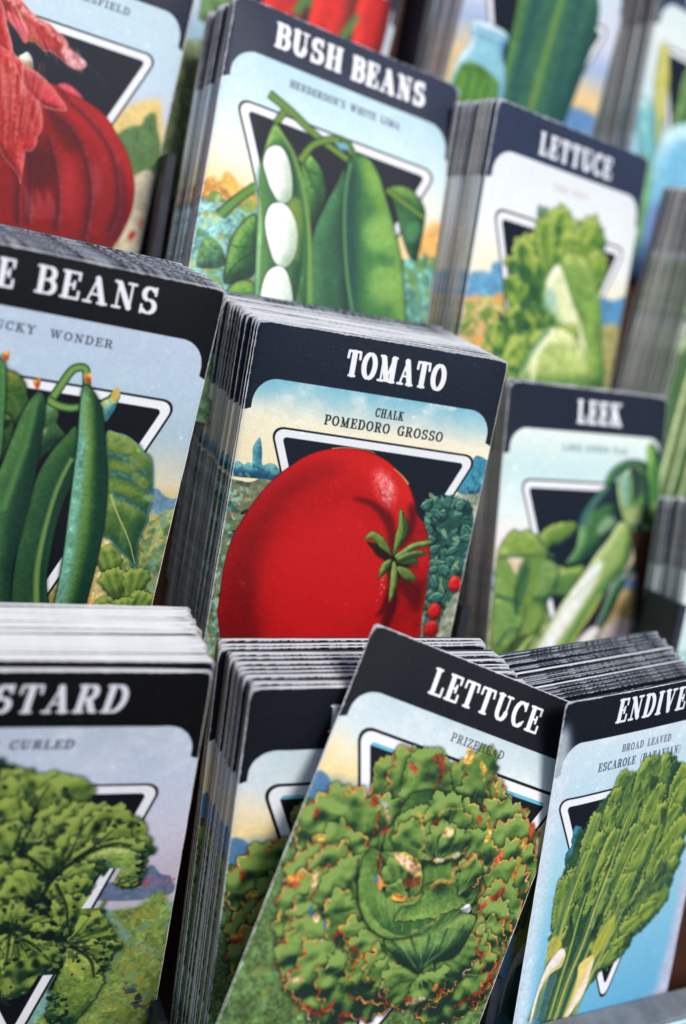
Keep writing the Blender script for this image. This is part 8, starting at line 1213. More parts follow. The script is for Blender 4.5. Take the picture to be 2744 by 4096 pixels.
  ('leaf',[(62,66),(63.5,31),14,(110,156,76),(160,190,110),(60,110,66)],{'rf': (1,3),'seed': 7,'drop': .4}),
  ('leaf',[(70,66),(72,38),14,(110,156,76),(160,190,110),(60,110,66)],{'rf': (1,3),'seed': 8,'drop': .4}),
  ('leaf',[(78,66),(80.5,45),14,(110,156,76),(160,190,110),(60,110,66)],{'rf': (1,3),'seed': 9,'drop': .4}),
  ('text',['SPINACH',20,64,4.2,12.6,(236,238,242)],{}),
  ('text',['BLOOMSDALE',28,58,20.5,23,(110,120,140)],{'wt': .85}),
  ('band',[16,27,(44,54,76)],{}),
 ],
}

BANDLATE = ('pickle', 'pepper')
ORD = 'first second third fourth fifth sixth seventh eighth ninth tenth eleventh twelfth thirteenth fourteenth fifteenth sixteenth seventeenth eighteenth nineteenth twentieth twenty-first twenty-second twenty-third twenty-fourth twenty-fifth twenty-sixth twenty-seventh twenty-eighth twenty-ninth thirtieth thirty-first thirty-second thirty-third thirty-fourth'.split()
SAME = {'under': 'lettuce', 'beet': 'radish'}
TOPSLOT = {'W': 3, 'D': 5, 'R': 6}
prints = {}
RC = {'bush': 3.2, 'leek': 3.4, 'endive': 1.6}
GAP = {'endive': 14}
def rise_x(nm, k): return {'tomato': -.33, 'under': -.3, 'pole': -.2, 'mustard': -.1, 'bush': 0, 'leek': .2}.get(nm, 0) * (k + 1)
STACKS = [
('tomato', [[0.9946, 0.0163, 0.1025], [-0.0082, 0.9968, -0.079], [-0.1035, 0.0777, 0.9916]], [101.2, 2.7, 398.0], 1.0, 3.0, (0.4, 0.0, 0.3), 7.5, 'black-headed seed packet with a big red tomato, foremost of the middle stack', 'printed_tomato', 32, 1.42, ['D', 'W', 'W', 'W', 'W', 'W', 'W', 'W', 'W', 'W', 'W', 'W', 'W', 'W', 'W', 'W', 'W', 'W', 'W', 'R', 'W', 'W', 'D', 'W', 'R', 'W', 'D', 'D', 'R', 'D', 'D'], (0.5, 0.42), lambda k: .13 * k, 0.08, 'packet back in the thick stack behind the tomato packet'),
('lettuce', [[0.962, -0.2605, -0.0821], [0.2689, 0.9559, 0.1181], [0.0477, -0.1357, 0.9896]], [134.6, 81.4, 338.1], 1.0, 2.8, (-0.6, 0.0, 0.0), 8, 'lettuce seed packet with red-edged leaves, pulled out and tilted at the front', 'printed_lettuce', 0, 1, ['W'], (0, 0), lambda k: 0, 0.15, 'x'),
('under', [[0.9952, 0.0719, -0.0662], [-0.0789, 0.9909, -0.1093], [0.0577, 0.114, 0.9918]], [101.2, 103.3, 338.5], 1.061, 3.2, (0.3, 0.0, 0.2), 6, 'lettuce seed packet standing upright, half hidden by the tilted lettuce packet', 'printed_lettuce', 10, 2.5, ['W', 'W', 'W', 'W', 'W', 'W', 'W', 'W', 'W', 'W', 'W', 'W', 'W', 'W', 'W', 'W', 'W', 'W', 'W', 'W'], (1, 0.45), lambda k: .35 * (k + 1), 0.15, 'packet back in the stack behind the half hidden lettuce packet'),
('endive', [[0.9417, 0.0905, -0.3242], [-0.1088, 0.9933, -0.0388], [0.3185, 0.0718, 0.9452]], [196.2, 97.6, 329.6], 0.93, 2.8, (-0.8, -0.6, 0.0), 7, 'endive seed packet with a leafy green bunch, standing over the pale front rail', 'printed_endive', 15, 1.4, ['D', 'D', 'R', 'D', 'R', '?'], (0.1, 0.55), lambda k: -5.5 + .6 * k, 0.15, 'packet back in the stack behind the endive packet'),
('pole', [[0.9933, -0.039, -0.1088], [0.0223, 0.9884, -0.1504], [0.1134, 0.1469, 0.9826]], [-0.8, -6.1, 373.0], 1.05, 3.4, (0.5, 0.2, 0.2), 7, 'pole beans seed packet with long green pods, cut off by the left side', 'printed_bean_pods', 26, 1.45, ['D', 'R', 'D', 'R', 'R', 'R', 'D', 'R', 'R', 'R', 'D', 'R', 'R', 'R', 'D', 'R', 'R', 'R', 'D', 'R', 'R', 'R', 'D', 'R', 'R', 'R', 'D', 'R', 'R', 'R', 'D', 'R', 'R'], (0.1, 0.3), lambda k: .9 if k else .2, 0.15, 'packet back in the dusty stack behind the pole beans packet'),
('mustard', [[0.9968, 0.0729, -0.0314], [-0.0788, 0.9541, -0.2889], [0.0089, 0.2904, 0.9569]], [-2.7, 106.1, 336.7], 1.11, 3.2, (0.4, 0.3, 0.2), 6, 'mustard seed packet with curly green leaves, lowest at the left', 'printed_mustard_greens', 19, 1.25, ['W', 'W', 'W', 'W', 'W', 'W', 'W', 'W', 'W', 'W', 'W', 'W', 'W', 'W', 'W', 'W', 'W', 'W', 'W', 'W', 'W', 'W', 'W', 'W', 'W', 'W', 'W', 'W', 'W', 'W'], (1, 0.3), lambda k: 2.4 + .02 * k, 0.04, 'packet back in the white-topped stack behind the mustard packet'),
('bush', [[0.9873, -0.0713, -0.1421], [0.1099, 0.9518, 0.2862], [0.1148, -0.2982, 0.9476]], [92.7, -107.1, 472.7], 1.133, 3.4, (0.5, 0.4, 0.2), 6, 'bush beans seed packet with white beans in an open pod', 'printed_bean_pods', 12, 1.9, ['D', 'D', 'R', '?'], (0.15, 0.75), lambda k: .4 * k, 0.07, 'packet back in the stack behind the bush beans packet'),
('onion', [[0.9928, -0.072, -0.0958], [0.0763, 0.9962, 0.042], [0.0925, -0.049, 0.9945]], [-0.9, -119.8, 481.2], 1.0, 3.4, (0.5, 0.2, 0.2), 6.5, 'red onion seed packet, cut off by the upper left corner', 'printed_onion', 12, 1.5, ['D', '?'], (0.1, 0.6), lambda k: .3, 0.15, 'packet back in the stack behind the red onion packet'),
('lettback', [[0.9298, -0.0039, -0.368], [0.0241, 0.9984, 0.0502], [0.3672, -0.0556, 0.9285]], [190.9, -90.8, 455.7], 1.1, 3.0, (0.5, 0.4, 0.3), 5, 'blurred lettuce seed packet with an upright pale green head, upper right', 'printed_lettuce', 12, 1.5, ['R', 'W', 'D', 'W', '?'], (0.4, 0.85), lambda k: .4, 0.07, 'packet back in the stack behind the blurred upright lettuce packet'),
('leek', [[0.9541, 0.0693, -0.2915], [-0.036, 0.9924, 0.118], [0.2974, -0.1021, 0.9493]], [207.3, 8.8, 435.3], 1.05, 3.0, (0.4, 0.2, 0.2), 5, 'leek seed packet with white and green stalks, at the right', 'printed_leeks', 10, 1.9, ['W', 'W', 'W', 'W', 'R', 'W', 'D', 'R', '?'], (0.15, 0.75), lambda k: .3 + .1 * k, 0.15, 'packet back in the stack behind the leek packet'),
('pickle', [[0.9597, -0.0517, -0.2762], [0.0417, 0.9983, -0.0419], [0.2779, 0.0287, 0.9602]], [191.3, -180.0, 502.3], 1.0, 3.2, (0.5, 0.4, 0.2), 4, 'blurred cucumber seed packet with a jar of pickles, at the top', 'printed_cucumber', 12, 1.6, ['D', '?'], (0.4, 0.9), lambda k: .3, 0.15, 'packet back in the stack behind the cucumber packet'),
('pepper', [[0.9797, -0.162, -0.1185], [0.1883, 0.9462, 0.2632], [0.0694, -0.2801, 0.9574]], [95.8, -165.1, 538.6], 1.0, 3.2, (0.5, 0.4, 0.2), 4, 'blurred seed packet with long red peppers, behind the bush beans packet', 'printed_peppers', 7, 1.6, ['D', '?'], (0.4, 0.5), lambda k: .3, 0.15, 'packet back in the stack behind the red peppers packet'),
('radish', [[0.9297, -0.0192, -0.3678], [0.0352, 0.9987, 0.0369], [0.3666, -0.0472, 0.9292]], [290.9, -180.5, 535.0], 1.0, 3.2, (0.5, 0.4, 0.2), 4, 'blurred seed packet with a pale blue round vegetable, in the upper right corner', 'printed_vegetable', 15, 1.6, ['D', '?'], (0.3, 0.7), lambda k: .3, 0.15, 'packet back in the stack behind the packet with the pale blue vegetable'),
('celery', [[0.9283, -0.0673, -0.3658], [0.0684, 0.9976, -0.0098], [0.3656, -0.0159, 0.9306]], [298.8, -79.8, 468.0], 1.0, 3.2, (0.5, 0.4, 0.2), 4, 'blurred green stalk seed packet at the right side, under the pale blue vegetable packet', 'printed_green_stalks', 15, 1.8, ['D', '?'], (0.35, 0.4), lambda k: .3, 0.15, 'packet back in the blurred stack behind the green stalk packet'),
('beet', [[0.9555, 0.0298, -0.2933], [-0.0063, 0.9967, 0.081], [0.2948, -0.0756, 0.9526]], [289.8, 42.3, 425.0], 1.0, 3.2, (0.5, 0.4, 0.2), 4, 'blurred seed packet barely in view at the right side beside the leek packet', 'printed_green_stalks', 12, 1.6, ['D', '?'], (0.1, 0.4), lambda k: .3, 0.15, 'packet back in the stack behind the packet right of the leek packet'),
]
# ------------------------------------------------------------------ helpers
MM = .001
def link(name, me, parent=None, mats=()):
    o = bpy.data.objects.new(name, me); C.objects.link(o)
    if me is not None and hasattr(me, 'materials') and not me.materials:
        for m in mats: me.materials.append(m)
    if parent is not None: o.parent = parent
    return o
def tag(o, label=None, cat=None, group=None, kind=None):
    if label: o['label'] = label
    if cat: o['category'] = cat
    if group: o['group'] = group
    if kind: o['kind'] = kind
    return o
def mesh(name, V, Fc, mi=None, uv=None, smooth=False):
    me = bpy.data.meshes.new(name); me.from_pydata([tuple(map(float, v)) for v in V], [], Fc)
    if mi is not None: me.polygons.foreach_set('material_index', mi)
    if uv is not None:
        l = me.uv_layers.new(name='UVMap'); vi = np.empty(len(me.loops), np.int32); me.loops.foreach_get('vertex_index', vi)
        l.data.foreach_set('uv', np.asarray(uv, np.float32)[vi].ravel())
    if smooth: me.polygons.foreach_set('use_smooth', [True] * len(Fc))
    me.update(); return me
def mat(name, col, rough=.5, spec=.5, noise=0., nscale=40., bump=0., bscale=300., col2=None, metal=0.):
    m = bpy.data.materials.new(name); m.use_nodes = True; nt = m.node_tree; b = nt.nodes['Principled BSDF']
    b.inputs['Roughness'].default_value = rough; b.inputs['Specular IOR Level'].default_value = spec; b.inputs['Metallic'].default_value = metal
    b.inputs['Base Color'].default_value = (*col, 1)
    tc = nt.nodes.new('ShaderNodeTexCoord')
    if noise or col2:
        n = nt.nodes.new('ShaderNodeTexNoise'); n.inputs['Scale'].default_value = nscale; n.inputs['Detail'].default_value = 6; n.inputs['Roughness'].default_value = .65
        nt.links.new(tc.outputs['Object'], n.inputs['Vector'])
        r = nt.nodes.new('ShaderNodeValToRGB'); r.color_ramp.elements[0].position = .38; r.color_ramp.elements[1].position = .66
        c2 = col2 or tuple(c * (1 + noise) for c in col); c1 = col if col2 else tuple(c * (1 - noise) for c in col)
        r.color_ramp.elements[0].color = (*c1, 1); r.color_ramp.elements[1].color = (*c2, 1)
        nt.links.new(n.outputs['Fac'], r.inputs['Fac']); nt.links.new(r.outputs['Color'], b.inputs['Base Color'])
    if bump:
        n = nt.nodes.new('ShaderNodeTexNoise'); n.inputs['Scale'].default_value = bscale; n.inputs['Detail'].default_value = 4
        nt.links.new(tc.outputs['Object'], n.inputs['Vector']); bp = nt.nodes.new('ShaderNodeBump'); bp.inputs['Strength'].default_value = bump; bp.inputs['Distance'].default_value = .0006
        nt.links.new(n.outputs['Fac'], bp.inputs['Height']); nt.links.new(bp.outputs['Normal'], b.inputs['Normal'])
    return m
def print_mat(name, img, rough=.5, side=False, gain=1.):
    m = bpy.data.materials.new(name); m.use_nodes = True; nt = m.node_tree; b = nt.nodes['Principled BSDF']
    b.inputs['Roughness'].default_value = rough; b.inputs['Specular IOR Level'].default_value = .2
    t = nt.nodes.new('ShaderNodeTexImage'); t.image = img; t.extension = 'EXTEND'; t.interpolation = 'Cubic' if not side else 'Linear'
    uvn = nt.nodes.new('ShaderNodeUVMap'); uvn.uv_map = 'UVMap'; nt.links.new(uvn.outputs['UV'], t.inputs['Vector'])
    out = t.outputs['Color']; tc = nt.nodes.new('ShaderNodeTexCoord')
    if side:   # wrapped print on the folded edge, rubbed down to bare paper in streaks
        mp = nt.nodes.new('ShaderNodeMapping'); mp.inputs['Scale'].default_value = (900, 900, 60)
        n = nt.nodes.new('ShaderNodeTexNoise'); n.inputs['Scale'].default_value = 1.; n.inputs['Detail'].default_value = 5
        nt.links.new(tc.outputs['Object'], mp.inputs['Vector']); nt.links.new(mp.outputs['Vector'], n.inputs['Vector'])
        mr = nt.nodes.new('ShaderNodeMapRange'); mr.inputs['From Min'].default_value = .45; mr.inputs['From Max'].default_value = .75
        mr.inputs['To Min'].default_value = .45; mr.inputs['To Max'].default_value = .9
        nt.links.new(n.outputs['Fac'], mr.inputs['Value'])
        mx = nt.nodes.new('ShaderNodeMix'); mx.data_type = 'RGBA'; mx.inputs['B'].default_value = (.46, .38, .31, 1)
        nt.links.new(mr.outputs['Result'], mx.inputs['Factor']); nt.links.new(out, mx.inputs['A']); out = mx.outputs['Result']
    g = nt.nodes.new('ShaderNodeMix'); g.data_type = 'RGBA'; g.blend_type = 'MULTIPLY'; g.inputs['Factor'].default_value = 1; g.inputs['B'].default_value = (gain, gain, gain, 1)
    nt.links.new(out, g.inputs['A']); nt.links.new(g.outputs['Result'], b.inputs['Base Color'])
    n2 = nt.nodes.new('ShaderNodeTexNoise'); n2.inputs['Scale'].default_value = 900; n2.inputs['Detail'].default_value = 3
    nt.links.new(tc.outputs['Object'], n2.inputs['Vector']); bp = nt.nodes.new('ShaderNodeBump'); bp.inputs['Strength'].default_value = .12; bp.inputs['Distance'].default_value = .0004
    nt.links.new(n2.outputs['Fac'], bp.inputs['Height']); nt.links.new(bp.outputs['Normal'], b.inputs['Normal'])
    return m
PAPER = mat('white_paper', (.80, .81, .84), .7, .3, noise=.07, nscale=220, bump=.2)
PAPER_SIDE = mat('bare_paper_fold', (.50, .42, .35), .75, .25, noise=.25, nscale=500, bump=.2)
CREAM = mat('cream_paper_fold', (.70, .62, .52), .75, .25, noise=.2, nscale=500, bump=.2)
TOPW = mat('cut_white_paper_edge', (.72, .72, .73), .75, .3, noise=.05, nscale=160)
TOPD = mat('dark_print_and_gap_edge', (.035, .04, .055), .5, .5, col2=(.075, .085, .11), nscale=120, bump=.15)
TOPD2 = mat('rubbed_dark_printed_edge', (.045, .05, .07), .5, .5, col2=(.17, .19, .24), nscale=150, bump=.15)
BACK = mat('plain_back_paper', (.62, .60, .56), .7, .3, noise=.06, nscale=90)

# ------------------------------------------------------------------ print runs
def press_run(name, res):
    s = Press(res, seed=len(name) * 7 + 3); snap = None; tit = None
    ops = [o for o in ARTS[name] if o[0] != 'band']; bd = [o for o in ARTS[name] if o[0] == 'band'][0]; s.emb = None
    texts = [o for o in ops if o[0] == 'text']; rest = [o for o in ops if o[0] != 'text']
    # the picture is printed up to the head band, so the band goes down after the sky
    first = True; varm = np.zeros((s.H, s.W), bool)
    for op, a, k in rest:
        getattr(s, op)(*a, **k)
        if op == 'sky':
            s.band(*bd[1], **bd[2])
            for t in () if name == 'lettuce' else texts[1:] if name != 'pole' and name != 'bush' else texts[2:]:
                b4 = s.a.copy(); s.text(*t[1], **t[2]); varm |= np.abs(s.a - b4).max(-1) > .1
            if name in BANDLATE: keep = s.a[:int(30 * res)].copy()
        if op == 'emblem': snap = s.a.copy()
    veg = blur((np.abs(s.a - snap).max(-1) > .07).astype(np.float32), .5 * res) > .5
    if name in BANDLATE:
        H = int(17 * res); s.a[:H] = keep[:H]; veg[:H] = False
    if name == 'lettuce':
        b4 = s.a.copy(); s.text(*texts[1][1], **texts[1][2]); varm |= np.abs(s.a - b4).max(-1) > .1
    b4 = s.a.copy()
    for t in (texts[:1] if name not in ('pole', 'bush') else texts[:2]): s.text(*t[1], **t[2])
    titm = np.abs(s.a - b4).max(-1) > .12
    emb = (s.emb < 3.7) & ~veg
    x, y = s.xx, s.yy; e = np.minimum(np.minimum(x, PW - x), y); cr = np.hypot(np.minimum(x, PW - x), np.minimum(y, PH - y)); w = np.clip((.18 + .6 * s.nz[0] + .3 * s.nz[1] + np.clip(3.2 - cr, 0, 3) * .25 - e) * 5, 0, 1)[..., None]
    a = s.finish(); a = a + (np.array([.84, .86, .9]) - a) * w * .75
    img = bpy.data.images.new('print_' + name, s.W, s.H); img.colorspace_settings.name = 'sRGB'
    px = np.ones((s.H, s.W, 4), np.float32); px[..., :3] = a[::-1]; img.pixels.foreach_set(px.ravel()); img.update()
    return img, dict(res=res, veg=veg & ~varm, emb=emb & ~varm, tit=titm, var=varm, band=bd[1])

def bandline(x, b, f):
    e = np.minimum(x, PW - x)
    bot = np.where(e > 9.5, b, b + (f - 3.2 - b) * (1 - np.sqrt(np.clip(1 - ((9.5 - e) / 7.4) ** 2, 0, 1))))
    return np.where(e < 2.1, f - .2 - .45 * e, bot)

# outward bulge of a packet face: pinched at the edges, full over the seeds, a little warped
def bulge(x, y, th, te, warp=(0, 0, 0)):
    ex = np.clip(np.minimum(x, PW - x) / 14, 0, 1); ey = np.clip(np.minimum(y + 4, PH - y) / 22, 0, 1)
    f = np.sin(ex * math.pi / 2) * np.sin(ey * math.pi / 2)
    rr = np.clip(1 - np.minimum(x, PW - x) / .9, 0, 1) ** 2 * .3
    return te / 2 + (th - te) / 2 * f - rr + warp[0] * ((x - PW / 2) / PW) ** 2 * 4 + warp[1] * (y / PH) ** 2 + warp[2] * (x / PW) * (y / PH)

def rnd(x, y, r):
    """worn, rounded corners: narrow the sheet near its top and bottom edge"""
    e = np.clip(np.minimum(y, PH - y), 0, r); h = PW / 2 - r + np.sqrt(np.maximum(0, r * r - (r - e) ** 2)); return PW / 2 + (x - PW / 2) * h / (PW / 2)
def pouch(name, nx, nz, th, te, warp, front_faces, topk, sidek, seed, rc=1.):
    """back sheet, folded edges and mouth (and the front sheet when front_faces); slots: 0 print 1 paper 2 left/right fold 3 top edge 4 back"""
    rg = np.random.default_rng(seed)
    xs = PW * (.5 - .5 * np.cos(np.linspace(0, math.pi, nx))); xs = .5 * xs + .5 * np.linspace(0, PW, nx); ys = np.r_[0, .15 * rc, .5 * rc, rc, np.linspace(rc, PH - rc, nz - 6)[1:-1], PH - rc, PH - .5 * rc, PH - .15 * rc, PH][:nz]; ys = np.sort(ys); nz = len(ys)
    X, Y = np.meshgrid(xs, ys); off = warp[0] * ((X - PW / 2) / PW) ** 2 * 4 + warp[1] * (Y / PH) ** 2 + warp[2] * (X / PW) * (Y / PH)
    Dn = bulge(X, Y, th, te, warp); Bk = Dn - 2 * off
    V = []; UV = []; Fc = []; MI = []
    def add(x, y, d): V.append(((rnd(x, y, rc) - PW / 2) * MM, d * MM, (PH - y) * MM)); UV.append((x / PW, 1 - y / PH)); return len(V) - 1
    iF = [[add(xs[i], ys[j], -Dn[j, i]) for i in range(nx)] for j in range(nz)] if front_faces else None
    iB = [[add(xs[i], ys[j], Bk[j, i]) for i in range(nx)] for j in range(nz)]
    if front_faces:
        for j in range(nz - 1):
            for i in range(nx - 1): Fc.append((iF[j][i], iF[j + 1][i], iF[j + 1][i + 1], iF[j][i + 1])); MI.append(0)
    for j in range(nz - 1):
        for i in range(nx - 1): Fc.append((iB[j][i], iB[j][i + 1], iB[j + 1][i + 1], iB[j + 1][i])); MI.append(4)
    loop = [(0, i, 't') for i in range(nx)] + [(j, nx - 1, 'r') for j in range(1, nz)] + [(nz - 1, i, 'b') for i in range(nx - 2, -1, -1)] + [(j, 0, 'l') for j in range(nz - 2, 0, -1)]
    prev = None; rings = []
    jit = rg.normal(0, 1, len(loop))
    for k, (j, i, sd) in enumerate(loop):
        x, y = xs[i], ys[j]; f, b = -Dn[j, i], Bk[j, i]; ux = 1.6 if i == 0 else (PW - 1.6 if i == nx - 1 else x)
        ox = (-1 if i == 0 else 1 if i == nx - 1 else 0); oy = (-1 if j == 0 else 1 if j == nz - 1 else 0)
        r = []
        for q, o_ in ((0, 0), (.1, .10), (.22, .16), (.5, .2), (.8, .14), (1, 0)):
            o2 = o_ + (.03 * jit[k] if 0 < q < 1 else 0)
            V.append(((rnd(x, y, rc) + ox * o2 - PW / 2) * MM, (f + (b - f) * q) * MM, (PH - (y + oy * o2)) * MM)); UV.append((ux / PW, 1 - y / PH)); r.append(len(V) - 1)
        rings.append(r)
    n = len(loop)
    for k in range(n):
        a, b = rings[k], rings[(k + 1) % n]; sd = loop[(k + 1) % n][2] if loop[k][2] != loop[(k + 1) % n][2] and loop[k][2] != 't' else loop[k][2]
        if k < nx - 1: sd = 't'
        elif k < nx - 1 + nz - 1: sd = 'r'
        elif k < 2 * (nx - 1) + nz - 1: sd = 'b'
        else: sd = 'l'
        for q in range(5):
            Fc.append((a[q], b[q], b[q + 1], a[q + 1]))
            if sd == 't': MI.append(topk[q])
            else: MI.append(1 if q == 0 else (sidek if q < 4 else 1))
    return mesh(name, V, Fc, MI, UV, smooth=False)

def face_sheets(root, info, matp, th, te, warp, veg_name, rc=1.):
    """front sheet as separate printed parts cut from one surface"""
    res = info['res']; step = .8
    nx = int(PW / step); xs = np.linspace(0, PW, nx + 1)
    b, f = info['band'][0], info['band'][1]; bl = bandline(xs, b, f)
    def surf(x, y): return -bulge(x, y, th, te, warp)
    def samp(m, X, Y): return m[np.clip((Y * res).astype(int), 0, m.shape[0] - 1), np.clip((X * res).astype(int), 0, m.shape[1] - 1)]
    def sheet(Yg, classes):
        nr = Yg.shape[0]; Xg = np.broadcast_to(xs, Yg.shape); D = surf(Xg, Yg)
        xc = (Xg[:-1, :-1] + Xg[1:, 1:]) / 2; yc = (Yg[:-1, :-1] + Yg[1:, :-1] + Yg[:-1, 1:] + Yg[1:, 1:]) / 4
        cls = np.zeros(xc.shape, int)
        for ci, m in enumerate(classes): cls[samp(m, xc, yc)] = ci + 1
        P = np.stack([(rnd(Xg, Yg, rc) - PW / 2) * MM, D * MM, (PH - Yg) * MM], -1).reshape(-1, 3); U = np.stack([Xg / PW, 1 - Yg / PH], -1).reshape(-1, 2)
        N = Xg.shape[1]; out = []
        for ci in range(len(classes) + 1):
            jj, ii = np.nonzero(cls == ci)
            if len(jj) == 0: out.append(None); continue
            q = np.stack([jj * N + ii, (jj + 1) * N + ii, (jj + 1) * N + ii + 1, jj * N + ii + 1], 1)
            u, inv = np.unique(q, return_inverse=True); inv = inv.reshape(q.shape)
            out.append((P[u], [tuple(map(int, r)) for r in inv], U[u]))
        return out
    t = np.linspace(0, 1, 36)[:, None]
    t = np.sort(np.r_[t[:, 0], .01, .02, .04]) [:, None]; br = sheet(bl[None, :] * t, [info['tit']])
    H = PH - bl; nr = int(112 / step); t = np.linspace(0, 1, nr)[:, None]
    pr = sheet(bl[None, :] + H[None, :] * t, [info['emb'], info['veg'], info['var']])
    def mk(nm, d, par):
        if d is None: return None
        return link(nm, mesh(nm, d[0], d[1], None, d[2], smooth=True), par, (matp,))
    band = mk('title_band', br[0], root); mk('title_lettering', br[1], band)
    pan = mk('picture_panel', pr[0], root)
    if pr[1] is not None:
        P_, F_, U_ = pr[1]; par = list(range(len(P_)))
        def find(q):
            while par[q] != q: par[q] = par[par[q]]; q = par[q]
            return q
        for fc in F_:
            r0 = find(fc[0])
            for q in fc[1:]: par[find(q)] = r0
        grp = {}
        for fc in F_: grp.setdefault(find(fc[0]), []).append(fc)
        for gs in grp.values():
            u = sorted({q for fc in gs for q in fc}); ix = {q: i for i, q in enumerate(u)}
            mk('triangle_emblem' if len(gs) > 60 else 'emblem_fragment', (P_[u], [tuple(ix[q] for q in fc) for fc in gs], U_[u]), pan)
    mk(veg_name, pr[2], pan); mk('variety_lettering', pr[3], pan)

# ------------------------------------------------------------------ poses
def world_of(A, g):
    """rack frame (x right, y down the packets, z back, mm) to world metres; packet axes X right, Y back, Z up, base at the bottom edge"""
    A = np.array(A); g = np.array(g)
    base = g + A[:, 0] * PW / 2 + A[:, 1] * PH
    Rw = RW @ np.stack([A[:, 0], A[:, 2], -A[:, 1]], 1)
    return Rw, ORG + RW @ base * MM
def matrix(Rw, p, s=1.):
    m = Matrix.Identity(4)
    for i in range(3):
        for j in range(3): m[i][j] = float(Rw[i, j]) * s
        m[i][3] = float(p[i])
    return m
def eul(rx, ry, rz):
    return np.array(Matrix.Rotation(rz, 3, 'Z') @ Matrix.Rotation(ry, 3, 'Y') @ Matrix.Rotation(rx, 3, 'X'))

for ST in STACKS:
    (nm, A, g, sc, th, warp, res, lab, veg, n, pitch, topf, prob, rise, jit, label_back) = ST
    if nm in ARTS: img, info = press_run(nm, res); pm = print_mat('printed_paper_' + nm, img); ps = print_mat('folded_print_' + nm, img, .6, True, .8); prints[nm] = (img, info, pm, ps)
    else: img, info, pm, ps = prints[SAME[nm]]
    Rw, p = world_of(A, g if sc == 1 else np.array(g)); 
    A_ = np.array(A); base = np.array(g) + (A_[:, 0] * PW / 2 + A_[:, 1] * PH) * sc; p = ORG + RW @ base * MM
    root = link('seed_packet', None); root.matrix_world = matrix(Rw, p, 1.); tag(root, lab, 'seed packet', 'front packets of the display')
    root.scale = (sc, sc, sc)
    body = link('paper_body', pouch('paper_body', 26, 40, th, .7, warp, False, [1, TOPSLOT[topf[0]], TOPSLOT[topf[0]], TOPSLOT[topf[0]], 1], 2, 5, RC.get(nm, 1.1)), root, (pm, PAPER, ps, TOPW, BACK, TOPD, TOPD2, PAPER_SIDE))
    face_sheets(root, info, pm, th, .7, warp, veg, RC.get(nm, 1.1))
    rg = np.random.default_rng(sum(map(ord, nm)))
    protos = {}
    depth = .4 + GAP.get(nm, 0)
    for k in range(n):
        pk = pitch * rg.uniform(.55, 1.45); tk = topf[min(len(topf) - 1, 1 + k)] if len(topf) > 1 else topf[0]
        if tk == '?': tk = 'W' if rg.random() < prob[0] else ('D' if rg.random() < .7 else 'R')
        sk = 7 if rg.random() < prob[1] else 2
        sk = 8 if sk == 7 and rg.random() < .45 else sk; key = (tk, sk, rg.integers(4))
        if key not in protos:
            me = pouch('packet_in_stack', 14, 22, pk * 1.04, pk * .97, (0, 0, 0), True, ([3 if tk == 'W' else 0, TOPSLOT[tk], TOPSLOT[tk], TOPSLOT[tk] if rg.random() < .6 else 3, 1] if nm != 'under' else [0, 3, 3, 5, 5]), sk, int(rg.integers(999)))  # under stack: rear of each top edge painted dark as the shaded gap
            for m in (pm, PAPER, ps, TOPW, BACK, TOPD, TOPD2, PAPER_SIDE, CREAM): me.materials.append(m)
            protos[key] = (me, pk)
        me, pk = protos[key]; depth += pk / 2
        o = link('seed_packet', me)
        up = rise(k) + rg.normal(0, jit); dx = rg.normal(0, jit * 1.1) + rise_x(nm, k)
        q = p + Rw @ np.array([dx, depth * sc, up]) * MM
        o.matrix_world = matrix(Rw @ eul(rg.normal(0, .002), rg.normal(0, .004), rg.normal(0, .003)), q, 1.); o.scale = (sc, sc, sc)
        tag(o, ORD[k] + ' ' + label_back, 'seed packet', 'packets stacked ' + label_back[label_back.index('behind'):])
        depth += pk / 2 + .01

# ------------------------------------------------------------------ the rack that holds the packets
HARD = mat('brown_hardboard', (.055, .020, .011), .7, .25, noise=.25, nscale=60, bump=.2)
SLATE = mat('slate_painted_divider', (.016, .021, .034), .55, .4, noise=.3, nscale=90, bump=.2)
LIP = mat('grey_metal_lip', (.16, .175, .20), .5, .5, noise=.2, nscale=120, bump=.3)
STRIP = mat('pale_blue_price_strip', (.52, .72, .78), .4, .5, noise=.06, nscale=30)
def rk(x, y, z): return ORG + RW @ np.array([x, y, z], float) * MM
def rbox(name, m, par, x0, x1, y0, y1, z0, z1, bev=.4):
    bm = bmesh.new(); bmesh.ops.create_cube(bm, size=1)
    for v in bm.verts:
        x = x0 if v.co.x < 0 else x1; y = y0 if v.co.y < 0 else y1; z = z0 if v.co.z < 0 else z1
        v.co = Vector(tuple(rk(x, y, z) - np.array(par.location)))
    bmesh.ops.bevel(bm, geom=bm.edges[:], offset=bev * MM, segments=2, affect='EDGES')
    bmesh.ops.recalc_face_normals(bm, faces=bm.faces[:])
    me = bpy.data.meshes.new(name); bm.to_mesh(me); bm.free(); return link(name, me, par, (m,))
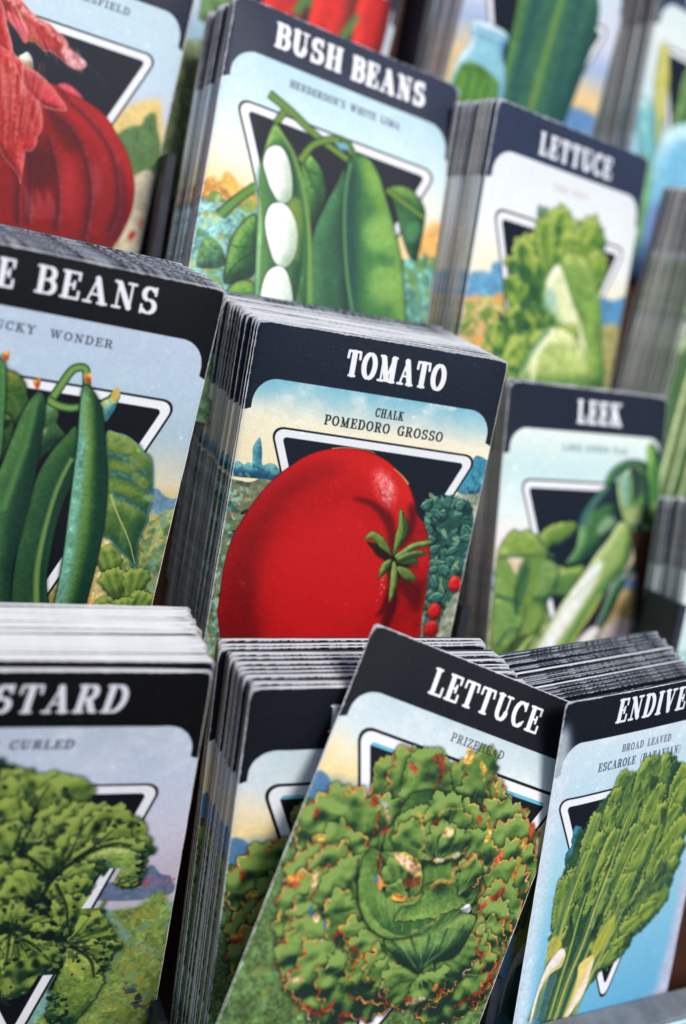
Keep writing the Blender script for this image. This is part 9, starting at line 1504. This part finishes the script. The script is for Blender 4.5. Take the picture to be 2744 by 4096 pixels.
rack = link('display_rack', None); rack.location = tuple(rk(150, 256, 450)); tag(rack, 'tiered brown and slate rack that holds all the seed packets', 'display rack')
bpy.context.view_layer.update()
for y, z0, z1 in ((252, 300, 412), (150, 416, 448), (62, 453, 524), (2, 528, 620)): rbox('shelf', HARD, rack, -120, 520, y, y + 4, z0, z1)
for y0, y1, z in ((150, 253, 413), (60, 144, 449), (0, 61, 525), (-360, 1, 622)): rbox('back_board', HARD, rack, -120, 520, y0, y1, z, z + 3)
for x, y0, y1, z0, z1 in ((97, 218, 251, 360, 392), (200, 195, 251, 345, 385), (86, 100, 144, 388, 402), (192, 88, 144, 404, 430), (77, -48, 60, 466, 490), (180, -230, 0, 520, 550), (283, 80, 144, 410, 435)):
    rbox('divider', SLATE, rack, x, x + 2.2, y0, y1, z0, z1)
# front rail: a grey lip with a pale strip along its face
a = np.array([213.1, 207.5, 339.9]); b = np.array([288.6, 209.2, 365.9]); d = (b - a) / np.linalg.norm(b - a); p0 = a - d * 60; p1 = b + d * 160
rail = link('front_rail', None); rail.location = tuple(rk(*p0)); tag(rail, 'pale blue and grey rail across the lower right corner', 'rail')
def bar(name, m, prof, par):
    # profile (forward, down) in world mm swept along the rail
    V = []; k = len(prof); q0 = rk(*p0); q1 = rk(*p1)
    for q in (q0, q1):
        for f, dn in prof: V.append(tuple(q + np.array([0, -f, -dn]) * MM - q0))
    Fc = [(i, (i + 1) % k, (i + 1) % k + k, i + k) for i in range(k)] + [tuple(range(k))[::-1], tuple(range(k, 2 * k))]
    return link(name, mesh(name, V, Fc), par, (m,))
bar('metal_lip', LIP, [(.6, 0), (1.2, -.5), (11.4, -.5), (12, 0), (12, 3), (.6, 3)], rail)
bar('price_strip', STRIP, [(12.3, .3), (13, 0), (13.6, .4), (13.6, 30), (12.3, 30)], rail)
fl = mesh('ground', [(-3, -3, 0), (3, -3, 0), (3, 3, 0), (-3, 3, 0)], [(0, 1, 2, 3)]); g_ = link('ground', fl, None, (mat('dark_table_top', (.06, .05, .05), .6, .3, noise=.2, nscale=8),)); tag(g_, kind='structure')
